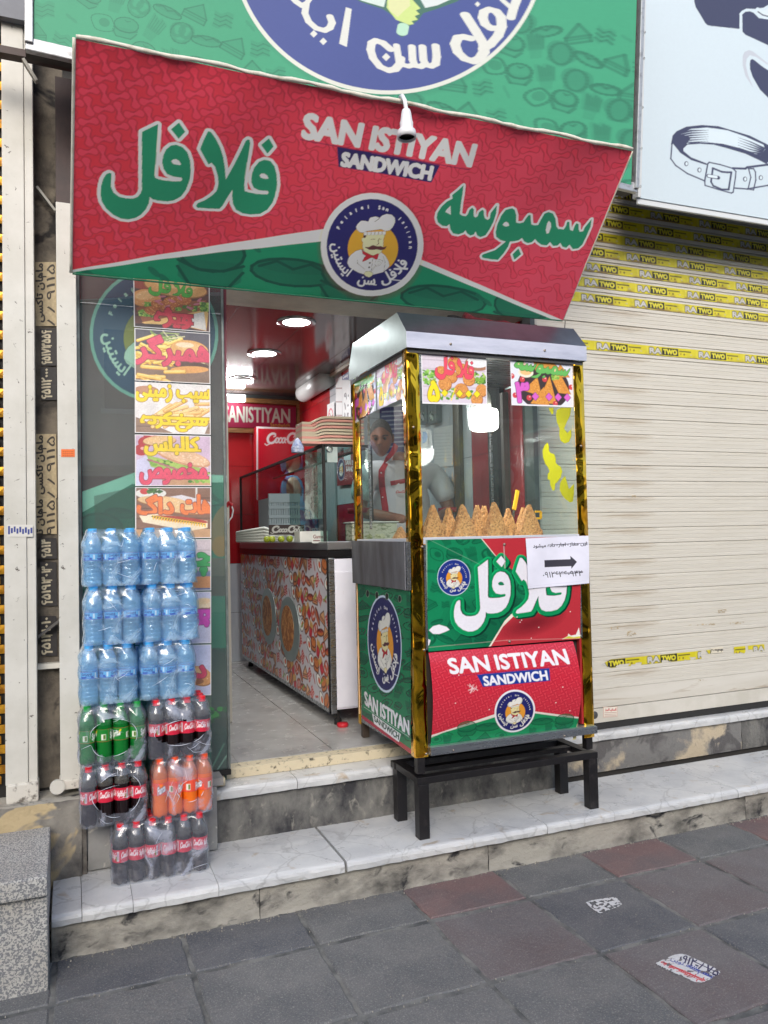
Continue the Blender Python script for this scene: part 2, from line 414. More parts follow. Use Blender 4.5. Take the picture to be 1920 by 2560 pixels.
# ============================================================ THE SETTING
M_tile_g = mat('grey paving stone', (112, 112, 111), 0.62, c2=(92, 94, 96), scale=3.5, lo=0.38, hi=0.66, bump=0.006, bscale=60, c3=(150, 148, 142), s3=170, lo3=0.53, hi3=0.68, rvar=0.12)
M_tile_b = mat('dark blue paving stone', (102, 103, 105), 0.6, c2=(82, 85, 91), scale=3.5, lo=0.36, hi=0.66, bump=0.006, bscale=60, c3=(140, 137, 133), s3=170, lo3=0.53, hi3=0.68, rvar=0.12)
M_tile_r = mat('red paving stone', (120, 96, 94), 0.58, c2=(104, 94, 95), scale=3, lo=0.42, hi=0.65, bump=0.005, bscale=60, c3=(146, 132, 126), s3=170, lo3=0.55, hi3=0.7, rvar=0.12)
M_tile_w = mat('wine tinged paving stone', (108, 104, 105), 0.6, c2=(104, 93, 93), scale=2.2, lo=0.42, hi=0.66, bump=0.006, bscale=60, c3=(144, 140, 136), s3=170, lo3=0.54, hi3=0.68, rvar=0.12)
M_mortar = mat('pavement mortar', (124, 124, 120), 0.9, c2=(74, 76, 76), scale=9, bump=0.006, bscale=40)
M_marble = mat('veined white marble', (206, 207, 206), 0.34, c2=(182, 184, 186), scale=3, lo=0.42, hi=0.66, bump=0.0012, bscale=60, c3=(176, 160, 138), s3=9, lo3=0.62, hi3=0.74, rvar=0.1)
def marble_veins(m):
    nt = m.node_tree; N, Lk = nt.nodes.new, nt.links.new; b = nt.nodes['Principled BSDF']
    src = b.inputs['Base Color'].links[0].from_socket
    tc = N('ShaderNodeTexCoord'); n = N('ShaderNodeTexNoise'); n.inputs['Scale'].default_value = 2.6; n.inputs['Detail'].default_value = 5
    Lk(tc.outputs['Object'], n.inputs['Vector'])
    mp = N('ShaderNodeVectorMath'); mp.operation = 'ADD'; sc = N('ShaderNodeVectorMath'); sc.operation = 'SCALE'; sc.inputs['Scale'].default_value = 0.35
    Lk(n.outputs['Color'], sc.inputs[0]); Lk(tc.outputs['Object'], mp.inputs[0]); Lk(sc.outputs[0], mp.inputs[1])
    v = N('ShaderNodeTexVoronoi'); v.feature = 'DISTANCE_TO_EDGE'; v.inputs['Scale'].default_value = 4.2; Lk(mp.outputs[0], v.inputs['Vector'])
    r = N('ShaderNodeMapRange'); r.inputs['From Min'].default_value = 0.0; r.inputs['From Max'].default_value = 0.022; r.inputs['To Min'].default_value = 0.55; r.inputs['To Max'].default_value = 0.0
    Lk(v.outputs['Distance'], r.inputs['Value'])
    n2 = N('ShaderNodeTexNoise'); n2.inputs['Scale'].default_value = 5; Lk(tc.outputs['Object'], n2.inputs['Vector'])
    mu = N('ShaderNodeMath'); mu.operation = 'MULTIPLY'; Lk(r.outputs[0], mu.inputs[0]); Lk(n2.outputs['Fac'], mu.inputs[1])
    x = N('ShaderNodeMix'); x.data_type = 'RGBA'; Lk(mu.outputs[0], x.inputs[0]); Lk(src, x.inputs[6]); x.inputs[7].default_value = L4((96, 94, 92))
    # grime specks
    n3 = N('ShaderNodeTexNoise'); n3.inputs['Scale'].default_value = 22; n3.inputs['Detail'].default_value = 8; n3.inputs['Roughness'].default_value = 0.8; Lk(tc.outputs['Object'], n3.inputs['Vector'])
    r3 = N('ShaderNodeMapRange'); r3.inputs['From Min'].default_value = 0.6; r3.inputs['From Max'].default_value = 0.72; r3.inputs['To Max'].default_value = 0.7; Lk(n3.outputs['Fac'], r3.inputs['Value'])
    y = N('ShaderNodeMix'); y.data_type = 'RGBA'; Lk(r3.outputs[0], y.inputs[0]); Lk(x.outputs[2], y.inputs[6]); y.inputs[7].default_value = L4((120, 114, 104))
    Lk(y.outputs[2], b.inputs['Base Color'])
marble_veins(M_marble)
M_riser = mat('stained limestone riser', (164, 160, 150), 0.85, c2=(84, 82, 78), scale=3.2, lo=0.46, hi=0.66, detail=9, bump=0.006, bscale=34, c3=(48, 48, 50), s3=7, lo3=0.57, hi3=0.68, stretch=(1, 1, 1.6))
M_riser2 = mat('combed grey render', (118, 117, 113), 0.88, c2=(52, 52, 56), scale=4.5, lo=0.42, hi=0.64, detail=10, bump=0.006, bscale=60, c3=(150, 147, 138), s3=14, lo3=0.58, hi3=0.76, stretch=(1.3, 1, 0.9))
M_plaster = mat('crumbling ochre plaster', (186, 172, 146), 0.88, c2=(120, 116, 110), scale=4.0, lo=0.45, hi=0.6, detail=9, bump=0.008, bscale=30, c3=(84, 84, 86), s3=5, lo3=0.56, hi3=0.64)
M_cream = mat('cream speckled sill', (206, 194, 166), 0.8, c2=(70, 66, 58), scale=34, lo=0.56, hi=0.68, detail=7, bump=0.004, bscale=60)
M_ftile = mat('grey beige floor tile', (176, 176, 174), 0.22, c2=(158, 158, 156), scale=6, rvar=0.08, c3=(120, 116, 108), s3=16, lo3=0.66, hi3=0.76)
M_grout = mat('dark floor grout', (50, 48, 46), 0.9)

gnd = obj('ground', [(-60, -60, -0.03), (60, -60, -0.03), (60, 60, -0.03), (-60, 60, -0.03)], [(0, 1, 2, 3)], M_mortar); tag(gnd, kind='structure')
road = box('road', -60, 60, -9.0, -2.2, -0.028, -0.012, mat('asphalt', (78, 78, 80), 0.9, c2=(60, 60, 62), scale=30, bump=0.004), None); tag(road, kind='structure')

pav = thing('pavement', 'grey and wine red square paving stones of the footpath', None, (0, 0, 0), kind='structure')
# mortar bed between the stones, sunk a little
def wavy_sheet(x0, x1, y0, y1, z, nx, ny, amp):
    V = []; 
    for j in range(ny+1):
        for i in range(nx+1):
            V.append((x0+(x1-x0)*i/nx, y0+(y1-y0)*j/ny, z+random.uniform(-amp, amp)))
    F = [(j*(nx+1)+i, j*(nx+1)+i+1, (j+1)*(nx+1)+i+1, (j+1)*(nx+1)+i) for j in range(ny) for i in range(nx)]
    return V, F
V, F = wavy_sheet(-3.5, 8, -2.2, 3.3, -0.006, 230, 110, 0.003); obj('mortar_bed', V, F, M_mortar, pav, smooth=True)
px0, pitx = 0.40, 0.4700; rows = [(2.935, 3.235), (2.45, 2.925), (1.965, 2.44), (1.48, 1.955), (0.995, 1.47), (0.51, 0.985)]
def stone(x0, x1, y0, y1, z, m, name='paving_stone', g=0.0085):
    # worn square stone: chipped outline and gently uneven top
    n = 7; V = []; F = []
    jit = lambda: random.uniform(-0.0035, 0.0035)
    ring = []
    X0, X1, Y0, Y1 = x0+g, x1-g, y0+g, y1-g
    for i in range(n): ring.append((X0+(X1-X0)*i/n, Y0))
    for i in range(n): ring.append((X1, Y0+(Y1-Y0)*i/n))
    for i in range(n): ring.append((X1-(X1-X0)*i/n, Y1))
    for i in range(n): ring.append((X0, Y1-(Y1-Y0)*i/n))
    ring = [(a+jit(), b+jit()) for a, b in ring]; cx, cy = (X0+X1)/2, (Y0+Y1)/2; k = len(ring)
    V += [(a, b, z-0.03) for a, b in ring]; V += [(a, b, z-0.005) for a, b in ring]
    V += [(cx+(a-cx)*0.975, cy+(b-cy)*0.975, z) for a, b in ring]; V += [(cx, cy, z+0.001)]
    for r_ in (0, 1): F += [(r_*k+i, r_*k+(i+1) % k, (r_+1)*k+(i+1) % k, (r_+1)*k+i) for i in range(k)]
    F += [(2*k+i, 2*k+(i+1) % k, 3*k) for i in range(k)]
    return obj(name, V, F, m, pav, loc=(cx, cy, z))
pal = {0: {-1: M_tile_b, 0: M_tile_b, 1: M_tile_g, 2: M_tile_r, 3: M_tile_g, 4: M_tile_r, 5: M_tile_g, 6: M_tile_r, 7: M_tile_g}}
for r_, (y0, y1) in enumerate(rows):
    for i in range(-3, 9):
        x0 = px0 + (i-1)*pitx
        if r_ == 0:
            m = {0: M_tile_b, 1: M_tile_b, 2: M_tile_g, 3: M_tile_r, 4: M_tile_g, 5: M_tile_r, 6: M_tile_g, 7: M_tile_r}.get(i, M_tile_g)
            if i < -1: continue
        else:
            m = random.choice([M_tile_g, M_tile_w, M_tile_g, M_tile_b])
            if (r_, i) in ((1, 3), (2, 4), (1, 5), (1, 6)): m = M_tile_w
            if (r_, i) in ((1, 4),): m = M_tile_b
        stone(x0, x0+pitx, y0, y1, 0.0+random.uniform(-0.002, 0.002), m)

# ---- lower marble step
st = thing('lower_step', 'lower marble step along the shopfront', None, (0, 3.2, 0), kind='structure')
js = [onY(x, y, 3.212)[0] for x, y in ((205, 2290), (333, 2262), (547, 2217), (865, 2155), (1368, 2060), (1845, 1975))]
js = [-0.075] + js + [4.9]
gap = [0, .0012, .0010, .0010, .006, .0018, .0018, 0]
for i in range(len(js)-1):
    a = js[i]+gap[i]; b = js[i+1]-gap[i+1]
    sk = 0.0
    # slab with rounded front nose
    prof = [(3.70, 0.172), (3.235, 0.172), (3.222, 0.1695), (3.214, 0.163), (3.210, 0.152), (3.212, 0.130), (3.70, 0.130)]
    n = max(2, int((b-a)/0.03)); V = []; 
    off_l = random.uniform(-0.02, 0.05)*(i > 0 and i < 4); 
    for q in range(n+1):
        for (yy, zz) in prof:
            e = random.uniform(-0.0018, 0.0018) if 3.2 < yy < 3.23 else 0
            V.append((a+(b-a)*q/n, yy+e, zz+e*0.5+random.uniform(-.0004, .0004)))
    k = len(prof); F = [(q*k+j, (q+1)*k+j, (q+1)*k+j+1, q*k+j+1) for q in range(n) for j in range(k-1)] + [tuple(range(k)), tuple(reversed(range(n*k, n*k+k)))]
    o = obj('marble_slab', V, F, M_marble, st, loc=((a+b)/2+random.uniform(-3, 3), 3.4, 0.17), smooth=False)
rj = [-0.078] + [onY(x, y, 3.24)[0] for x, y in ((650, 2270), (1222, 2150), (1865, 2030))] + [4.9]
for i in range(len(rj)-1):
    V, F = [], []; a, b = rj[i]+0.0015, rj[i+1]-0.0015; nx = max(4, int((b-a)/0.02)); nz = 8
    for q in range(nx+1):
        for j in range(nz+1):
            V.append((a+(b-a)*q/nx, 3.243+random.uniform(-0.003, 0.003) - (0.012 if j == 0 else 0), -0.02+0.15*j/nz))
    F = [(q*(nz+1)+j, (q+1)*(nz+1)+j, (q+1)*(nz+1)+j+1, q*(nz+1)+j+1) for q in range(nx) for j in range(nz)]
    obj('riser_stone', V, F, M_riser, st, loc=((a+b)/2+random.uniform(-3, 3), 3.25, 0.1), smooth=True)
box('step_core', -0.07, 4.9, 3.26, 3.9, -0.02, 0.128, M_grout, st)

# ---- upper step (doorway) and the shutter sill right of it
us = thing('upper_step', 'upper marble step below the shop door and the shutter', None, (1, 3.65, 0.17), kind='structure')
def noseslab(a, b, yf, yb, z, t, name, parent, m=M_marble):
    prof = [(yb, z), (yf+0.022, z), (yf+0.008, z-0.003), (yf+0.001, z-0.012), (yf, z-0.022), (yf+0.004, z-t), (yb, z-t)]
    n = max(2, int((b-a)/0.03)); V = []
    for q in range(n+1):
        for (yy, zz) in prof:
            e = random.uniform(-0.0018, 0.0018) if yy < yf+0.015 else 0
            V.append((a+(b-a)*q/n, yy+e, zz+e*0.4))
    k = len(prof); F = [(q*k+j, (q+1)*k+j, (q+1)*k+j+1, q*k+j+1) for q in range(n) for j in range(k-1)] + [tuple(range(k)), tuple(reversed(range(n*k, n*k+k)))]
    return obj(name, V, F, m, parent, loc=((a+b)/2+random.uniform(-3, 3), yf, z))
noseslab(0.55, 0.985, 3.625, 3.80, 0.420, 0.045, 'marble_slab', us)
noseslab(0.988, 1.9, 3.625, 3.80, 0.420, 0.045, 'marble_slab', us)
noseslab(1.903, 2.46, 3.625, 3.80, 0.420, 0.045, 'marble_slab', us)
def riser(a, b, y, z0, z1, m, parent, name='riser_stone', amp=0.003):
    nx = max(3, int((b-a)/0.02)); nz = 9
    V = [(a+(b-a)*q/nx, y+random.uniform(-amp, amp), z0+(z1-z0)*j/nz) for q in range(nx+1) for j in range(nz+1)]
    F = [(q*(nz+1)+j, (q+1)*(nz+1)+j, (q+1)*(nz+1)+j+1, q*(nz+1)+j+1) for q in range(nx) for j in range(nz)]
    return obj(name, V, F, m, parent, loc=((a+b)/2+random.uniform(-3, 3), y, (z0+z1)/2), smooth=True)
riser(0.55, 1.55, 3.655, 0.165, 0.385, M_riser2, us)
riser(1.553, 2.46, 3.655, 0.165, 0.385, M_riser2, us)
box('step_core', 0.5, 2.455, 3.67, 3.85, 0.12, 0.372, M_grout, us)
box('sill_stone', 0.665, 1.60, 3.772, 3.86, 0.4205, 0.468, M_cream, us, bev=0.003)
box('sill_stone', 1.602, 2.44, 3.772, 3.86, 0.4205, 0.468, M_cream, us, bev=0.003)
sj = onY(1824, 1797, 3.79)[0]
noseslab(2.462, sj-0.001, 3.785, 4.0, 0.392, 0.045, 'marble_slab', us); noseslab(sj+0.001, 4.95, 3.785, 4.0, 0.392, 0.045, 'marble_slab', us)
M_patch = mat('patched render', (186, 172, 148), 0.88, c2=(120, 119, 117), scale=2.0, lo=0.44, hi=0.5, detail=9, bump=0.006, bscale=40, c3=(92, 90, 90), s3=4, lo3=0.57, hi3=0.63)
jx = onY(1857, 1900, 3.81)[0]
riser(2.46, jx-0.002, 3.812, 0.16, 0.358, M_patch, us, 'riser_panel', 0.002); riser(jx+0.002, 4.95, 3.812, 0.16, 0.358, M_riser2, us, 'riser_panel', 0.002)
box('step_core', 2.457, 4.9, 3.83, 4.1, 0.12, 0.346, M_grout, us)
box('step_side', 2.452, 2.459, 3.66, 3.83, 0.16, 0.40, M_riser, us)

# ---- shop floor
sf = thing('shop_floor', 'tiled floor inside the sandwich shop', None, (1, 4, 0.46), kind='structure')
box('grout_bed', 0.1, 2.45, 3.862, 8.2, 0.40, 0.4655, M_grout, sf)
xs_ = [0.262, 0.752, 1.245, 1.735, 2.225]; 
ys_ = [3.80, 4.25, 4.74, 5.23, 5.72, 6.21, 6.70, 7.19, 7.68]
for i in range(len(xs_)):
    for j in range(len(ys_)-1):
        a, b = xs_[i], min(xs_[i]+0.488, 2.44); c, d = ys_[j]+(0.063 if j == 0 else 0), ys_[j+1]-0.003
        box('floor_tile', a, b, c, d, 0.455, 0.4705+random.uniform(-.0006, .0006), M_ftile, sf)
for j in range(1, len(ys_)-1): box('floor_tile', 0.10, 0.259, ys_[j], ys_[j+1]-0.003, 0.455, 0.4705, M_ftile, sf)
box('floor_drain', 0.62, 0.72, 4.80, 4.88, 0.4712, 0.4735, mat('drain cover', (60, 60, 60), 0.5, 0.6), sf)
# ---- shop walls and ceiling
M_redt = mat('glossy red wall tile', (168, 32, 38), 0.18, c2=(150, 26, 32), scale=2)
M_whitet = mat('glossy white wall tile', (196, 200, 204), 0.2, c2=(182, 188, 196), scale=2)
M_ceil = mat('glossy dark ceiling panel', (92, 78, 76), 0.12, c2=(84, 72, 71), scale=1.5, bump=0.0008, bscale=3)
ZC = 2.88
wr = thing('wall_right', 'red and white tiled right wall of the shop', None, (2.0, 6, 0.47), kind='structure')
def tilewall(o, plane, c, a0, a1, b0, b1, da, db, m, th=0.006, sgn=-1, nm='wall_tile'):
    a = a0
    while a < a1-0.01:
        b = b0; e = min(a+da, a1)
        while b < b1-0.01:
            f = min(b+db, b1); mm = m(a, b) if callable(m) else m
            if plane == 'X': box(nm, min(c, c+sgn*th), max(c, c+sgn*th), a+.0015, e-.0015, b+.0015, f-.0015, mm, o)
            else: box(nm, a+.0015, e-.0015, min(c, c+sgn*th), max(c, c+sgn*th), b+.0015, f-.0015, mm, o)
            b = f
        a = e
box('wall_core', 2.0, 2.12, 5.5, 7.2, 0.47, ZC, M_grout, wr)
tilewall(wr, 'X', 2.0, 5.5, 7.05, 0.47, ZC, 0.30, 0.45, lambda a, b: M_redt if a > 5.95 or b < 1.5 or (a < 5.6 and b > 2.3) else M_whitet)
box('wall_return', 2.02, 2.46, 5.45, 5.55, 0.47, ZC, M_grout, wr)
tilewall(wr, 'Y', 5.45, 2.0, 2.45, 0.47, ZC, 0.225, 0.33, M_whitet)
box('wall_front_part', 2.452, 2.52, 3.87, 5.6, 0.47, ZC+.3, M_grout, wr)
tilewall(wr, 'X', 2.452, 3.90, 5.45, 0.47, ZC, 0.31, 0.40, lambda a, b: M_redt if a < 4.5 else M_whitet)
wb = thing('wall_back', 'back wall of the shop', None, (1, 7.1, 0.47), kind='structure')
box('wall_core', -0.1, 2.2, 7.06, 7.2, 0.4, ZC+.2, M_grout, wb)
tilewall(wb, 'Y', 7.06, -0.05, 2.0, 0.47, ZC, 0.40, 0.44, lambda a, b: M_redt if b > 1.2 else M_whitet)
wl = box('wall_left', -0.06, 0.0, 3.9, 7.1, 0.4, ZC+.2, mat('left shop wall', (206, 200, 190), 0.5, c2=(188, 182, 170), scale=2), None); tag(wl, kind='structure')
ce = thing('ceiling', 'glossy dark panelled ceiling of the shop', None, (1, 5, ZC), kind='structure')
box('ceiling_core', -0.1, 2.6, 3.87, 7.1, ZC+.012, ZC+.1, M_grout, ce)
x = 0.0
for i in range(6):
    box('ceiling_panel', x, min(x+0.448, 2.45), 4.12, 7.05, ZC, ZC+0.012, M_ceil, ce, bev=0.0015); x += 0.45
box('ceiling_trim', 0.1, 2.0, 7.0, 7.05, ZC-.03, ZC-.001, mat('dark trim', (60, 66, 66), 0.4), ce)
box('ceiling_trim', 1.955, 1.99, 5.5, 7.0, ZC-.025, ZC-.001, mat('cream trim', (190, 180, 160), 0.5), ce)
# facade lintel above the door
li = box('door_lintel', 0.62, 2.5, 3.80, 4.10, 2.80, 3.6, mat('cream metal lintel', (196, 190, 172), 0.45, c2=(172, 166, 150), scale=5), None)
tag(li, 'cream metal lintel box over the shop door behind the banner', 'lintel')

# ============================================================ the other side of the street, seen in glass and steel
def opposite():
    b = thing('opposite_building', 'pale brick building across the street mirrored in the shop window', 'building', (0, -10, 0))
    Mw = mat('opposite wall', (206, 196, 182), 0.8, c2=(186, 176, 160), scale=1.5); Mg = mat('opposite window glass', (60, 74, 86), 0.08); Mf = mat('opposite window frame', (226, 224, 220), 0.5)
    Ms = mat('opposite shopfront', (120, 40, 44), 0.5)
    box('wall', -16, 18, -13, -10, 3.2, 6.6, Mw, b); box('shopfront', -16, 18, -12.9, -10.2, 0, 3.1, mat('opposite shop interior', (70, 62, 58), 0.7), b)
    for i in range(11):
        x = -15 + i*3
        box('pier', x-0.2, x+0.2, -10.2, -9.96, 0, 3.2, Mw, b)
        if i % 2 == 0: box('shop_sign', x+0.3, x+2.7, -10.1, -9.9, 2.5, 3.15, [Ms, mat('opposite green sign', (60, 140, 110), 0.5), mat('opposite white sign', (220, 222, 224), 0.5)][i//2 % 3], b)
        for z in (4.4,):
            w = box('window', x+0.7, x+2.1, -10.02, -9.97, z, z+1.7, Mg, b); box('window_frame', x+0.62, x+2.18, -10.0, -9.94, z-0.1, z, Mf, w)
            box('window_frame', x+1.37, x+1.43, -9.97, -9.94, z, z+1.7, Mf, w)
opposite()
# ============================================================ PRINT MOTIFS
def zc(P, ox, oy, s): return [(ox+x/s, oy+y/s) for x, y in P]
# the word falafel as lettered on the banner, traced on it (units: pixels of the photograph)
FL = [zc(p, 230, 280, 3.386) for p in [
 [(425,158),(563,92),(560,160),(545,400),(533,520),(538,545),(560,556),(600,565),(690,576),(757,574),(768,560),(760,543),(700,538),(640,515),(610,470),(598,420),(605,360),(630,305),(670,272),(715,264),(770,285),(812,330),(835,400),(840,480),(830,570),(800,650),(760,705),(700,740),(640,750),(560,742),(515,730),(493,710),(488,760),(460,820),(420,865),(370,895),(310,907),(250,900),(180,865),(120,810),(85,750),(73,690),(78,620),(95,560),(120,520),(148,505),(165,512),(168,540),(163,590),(165,630),(185,675),(230,710),(290,725),(350,727),(390,712),(415,680),(425,650)],
 [(740,78),(793,155),(737,215),(672,135)],
 [(985,148),(1010,155),(1050,210),(1090,290),(1115,370),(1130,460),(1138,560),(1210,430),(1270,310),(1305,235),(1325,220),(1340,225),(1345,260),(1335,330),(1310,470),(1295,600),(1300,660),(1330,670),(1400,685),(1490,689),(1503,674),(1493,660),(1420,655),(1375,632),(1355,585),(1358,520),(1380,460),(1420,412),(1465,396),(1515,405),(1552,450),(1570,520),(1575,600),(1560,690),(1535,760),(1490,820),(1430,855),(1350,860),(1280,850),(1225,820),(1200,770),(1192,700),(1195,648),(1150,720),(1110,790),(1085,815),(1000,812),(900,805),(886,790),(900,765),(960,740),(1020,700),(1060,660),(1076,600),(1070,530),(1045,450),(1015,416),(990,432),(918,300),(945,230)],
 [(1505,215),(1545,285),(1492,345),(1438,270)]]]
FLE = [zc(p, 230, 280, 3.386) for p in [
 [(675,405),(690,390),(715,387),(740,400),(758,430),(750,437),(715,434),(688,425)], [(1425,528),(1440,513),(1465,512),(1490,530),(1502,555),(1490,558),(1460,555),(1438,548)]]]
SM = [zc(p, 1070, 430, 3.770) for p in [
 [(340,115),(330,200),(315,290),(305,385),(330,402),(362,408),(380,390),(400,345),(425,328),(440,345),(438,385),(440,410),(455,420),(475,410),(490,370),(520,348),(535,360),(535,400),(545,430),(570,445),(590,430),(598,380),(658,305),(650,380),(625,460),(590,530),(550,590),(500,608),(470,590),(455,553),(440,580),(405,592),(375,570),(358,540),(340,562),(290,578),(240,568),(215,530),(205,478),(180,498),(140,495),(95,460),(82,415),(90,370),(130,310),(180,265),(235,238),(230,205),(290,160)],
 [(800,335),(825,350),(840,400),(838,470),(870,478),(910,470),(935,430),(960,400),(978,405),(980,450),(985,490),(1010,500),(1050,498),(1075,450),(1110,390),(1150,375),(1190,390),(1215,440),(1222,510),(1240,535),(1290,540),(1310,510),(1325,468),(1345,470),(1345,510),(1350,545),(1375,552),(1390,510),(1410,480),(1430,490),(1430,540),(1440,560),(1470,555),(1485,520),(1550,440),(1540,510),(1500,600),(1460,680),(1420,715),(1370,722),(1340,680),(1310,710),(1275,700),(1255,665),(1230,690),(1190,695),(1160,658),(1130,690),(1080,685),(1045,660),(1020,630),(990,660),(950,668),(915,650),(895,618),(860,640),(820,648),(780,650),(760,700),(720,760),(665,822),(600,818),(520,802),(512,785),(525,770),(640,730),(690,690),(740,650),(690,635),(650,605),(645,560),(660,490),(700,400),(740,350)],
 [(860,715),(885,770),(820,822),(803,770)]]]
SME = [zc(p, 1070, 430, 3.770) for p in [[(215,305),(218,390),(165,362),(180,340)], [(712,490),(725,470),(745,462),(765,475),(772,500),(745,508),(720,500)], [(1152,458),(1170,480),(1172,520),(1150,575),(1130,580),(1122,545),(1135,485)]]]

def word(cv, shp, holes, col, out, outw, A=None, holecol=None):
    s0 = cv.sub; cv.sub = A
    if out is not None: cv.fill(shp, out, grow=outw)
    cv.fill(shp, col)
    if holes and holecol is not None: cv.fill(holes, holecol)
    cv.sub = s0
def arc_text(cv, s, cx, cy, rx, ry, a0, a1, hgt, col, flip=False, grow=0.0, asp=None):
    """letters of s spread over an elliptic arc from angle a0 to a1 (degrees, y down)"""
    n = len(s)
    for i, ch in enumerate(s):
        if ch == ' ': continue
        t = radians(a0 + (a1-a0)*(i+0.5)/n); px, py = cx+rx*cos(t), cy+ry*sin(t)
        E, ar = text_edges(ch); w = hgt*min(ar, 1.3); h = hgt
        if ch in 'aenstyuro': h = hgt*0.74; w = h*ar
        if ch in 'iIlj': w = hgt*ar
        q = t + pi/2 if not flip else t - pi/2
        ux, uy = cos(q), sin(q); vx, vy = -uy, ux
        P = lambda a, b: (px+ux*a+vx*b, py+uy*a+vy*b)
        cv.text(ch, [P(-w/2, -h/2), P(w/2, -h/2), P(w/2, h/2), P(-w/2, h/2)], col, grow=grow)
def arc_word(cv, s, cx, cy, rx, ry, a0, a1, hgt, col, grow=0.0):
    """a joined word bent along the lower arc; a0 is the left end"""
    E, ar = text_edges(s)
    def mp(u, v):
        t = np.radians(a0 + (a1-a0)*u); k = 1 + (v-0.5)*hgt/((rx+ry)/2)
        return np.c_[cx+rx*k*np.cos(t), cy+ry*k*np.sin(t)]
    E2 = np.c_[cv.pts(mp(E[:, 0], E[:, 1])), cv.pts(mp(E[:, 2], E[:, 3]))]
    x, y, M = cv.mask(E2, grow*cv.scale()); cv.blend(x, y, M, col)
def emblem(cv, A, navy=(38, 36, 92), white=(222, 218, 208), rim=0.885, orange=(222, 150, 50), letters=True, k=1.0):
    """round shop emblem: a cook with moustache and tall hat on a navy disc; traced in the units of one enlargement, centre (834,942)"""
    s0 = cv.sub; cv.sub = A
    Z = lambda P: [((x-834)/711.0, (y-942)/727.0) for x, y in P]
    cv.ell(0, 0, 1, 1, white); cv.ell(0, 0, rim, rim, navy)
    dark = (52, 40, 44); wh = (224, 222, 214); gr = (196, 198, 192)
    cv.ell((848-834)/711, (980-942)/727, .487, .49, orange, out=dark, outw=.006)
    cv.fill(Z([(690,1015),(620,1045),(560,1105),(530,1160),(525,1225),(560,1280),(640,1320),(700,1345),(790,1362),(900,1350),(1030,1295),(1080,1240),(1105,1195),(1080,1130),(1030,1060),(960,1015),(850,1060)]), wh, out=dark, outw=.008)
    cv.fill(Z([(525,1225),(560,1280),(640,1320),(760,1350),(770,1330),(640,1290),(560,1240)]), gr)
    cv.fill(Z([(700,790),(735,770),(985,760),(980,800),(975,830),(985,950),(970,1010),(935,1050),(880,1078),(800,1070),(740,1040),(705,980),(700,910),(682,890),(682,855),(700,845)]), (224, 212, 158), out=dark, outw=.008)
    cv.fill(Z([(700,790),(735,780),(735,830),(720,850),(700,845)]), dark)
    cv.fill(Z([(600,670),(640,620),(700,612),(740,620),(760,560),(830,535),(890,545),(920,510),(980,480),(1050,485),(1095,520),(1105,580),(1080,650),(1040,700),(980,715),(925,695),(860,715),(730,750),(690,778),(640,775),(600,745),(583,710)]), wh, out=dark, outw=.008)
    cv.fill(Z([(600,700),(640,620),(650,640),(630,700),(650,760),(690,778),(640,775),(600,745)]), gr); cv.fill(Z([(1060,500),(1105,560),(1080,650),(1040,700),(980,715),(1040,660),(1080,590)]), gr)
    cv.line(Z([(830,605),(870,570),(890,545)]), .012, dark)
    for i in range(6):
        x = 698+i*50; y = 770-i*8
        cv.fill(Z([(x,y),(x+44,y-12),(x+44,y+34),(x+6,y+42)]), wh, out=dark, outw=.006)
    cv.fill(Z([(735,975),(790,970),(840,935),(880,940),(900,945),(950,935),(990,945),(1028,925),(1010,965),(960,985),(900,980),(860,995),(800,1000)]), (88, 48, 52), out=dark, outw=.005)
    cv.line(Z([(805,855),(860,845)]), .012, dark); cv.line(Z([(925,845),(950,830)]), .010, dark); cv.line(Z([(920,825),(905,860),(918,900),(895,925)]), .012, dark)
    cv.fill(Z([(700,1010),(720,1035),(860,1085),(930,1040),(935,1060),(925,1130),(890,1120),(865,1105),(830,1115),(770,1160),(725,1185),(750,1120),(770,1095),(720,1070)]), (176, 40, 52), out=dark, outw=.007)
    cv.line(Z([(865,1110),(868,1310)]), .010, dark); cv.ell((833-834)/711, (1188-942)/727, .018, .018, dark); cv.ell((833-834)/711, (1252-942)/727, .018, .018, dark)
    cv.line(Z([(660,1170),(665,1215),(780,1290)]), .010, dark); cv.line(Z([(1000,1070),(1040,1150),(1040,1280)]), .010, dark)
    cv.line(Z([(860,1320),(915,1220)]), .028, dark); cv.line(Z([(860,1320),(915,1220)]), .016, wh)
    cv.fill(Z([(925,1120),(1005,1135),(975,1200),(930,1220),(900,1190)]), wh, out=dark, outw=.008); cv.fill(Z([(940,1145),(980,1152),(960,1190),(925,1190)]), gr, out=dark, outw=.004)
    cv.fill(Z([(790,1320),(850,1310),(895,1330),(885,1370),(850,1395),(800,1380),(775,1355)]), (224, 212, 158), out=dark, outw=.008)
    if letters:
        arc_text(cv, 'Felafel', 0, 0, .74, .74, 196, 262, .065, wh, grow=.006)
        arc_text(cv, 'San', 0, 0, .74, .74, 271, 289, .065, wh, grow=.006)
        arc_text(cv, 'Istiyan', 0, 0, .74, .74, 305, 360, .065, wh, grow=.006)
        arc_word(cv, fa('ایستین'), 0, 0, .70, .70, 176, 122, .26, wh, grow=.008)
        arc_word(cv, fa('سن'), 0, 0, .73, .73, 104, 78, .20, wh, grow=.010)
        arc_word(cv, fa('فلافل'), 0, 0, .70, .70, 68, 18, .26, wh, grow=.010)
    cv.sub = s0
def circ(cx, cy, a, b, tilt=0.0, sh=0.0):
    """affine: unit circle -> source px; a,b half width/height"""
    c, s_ = cos(tilt), sin(tilt); return [[a*c+sh*b*0, -b*s_, cx], [a*s_, b*c, cy]]
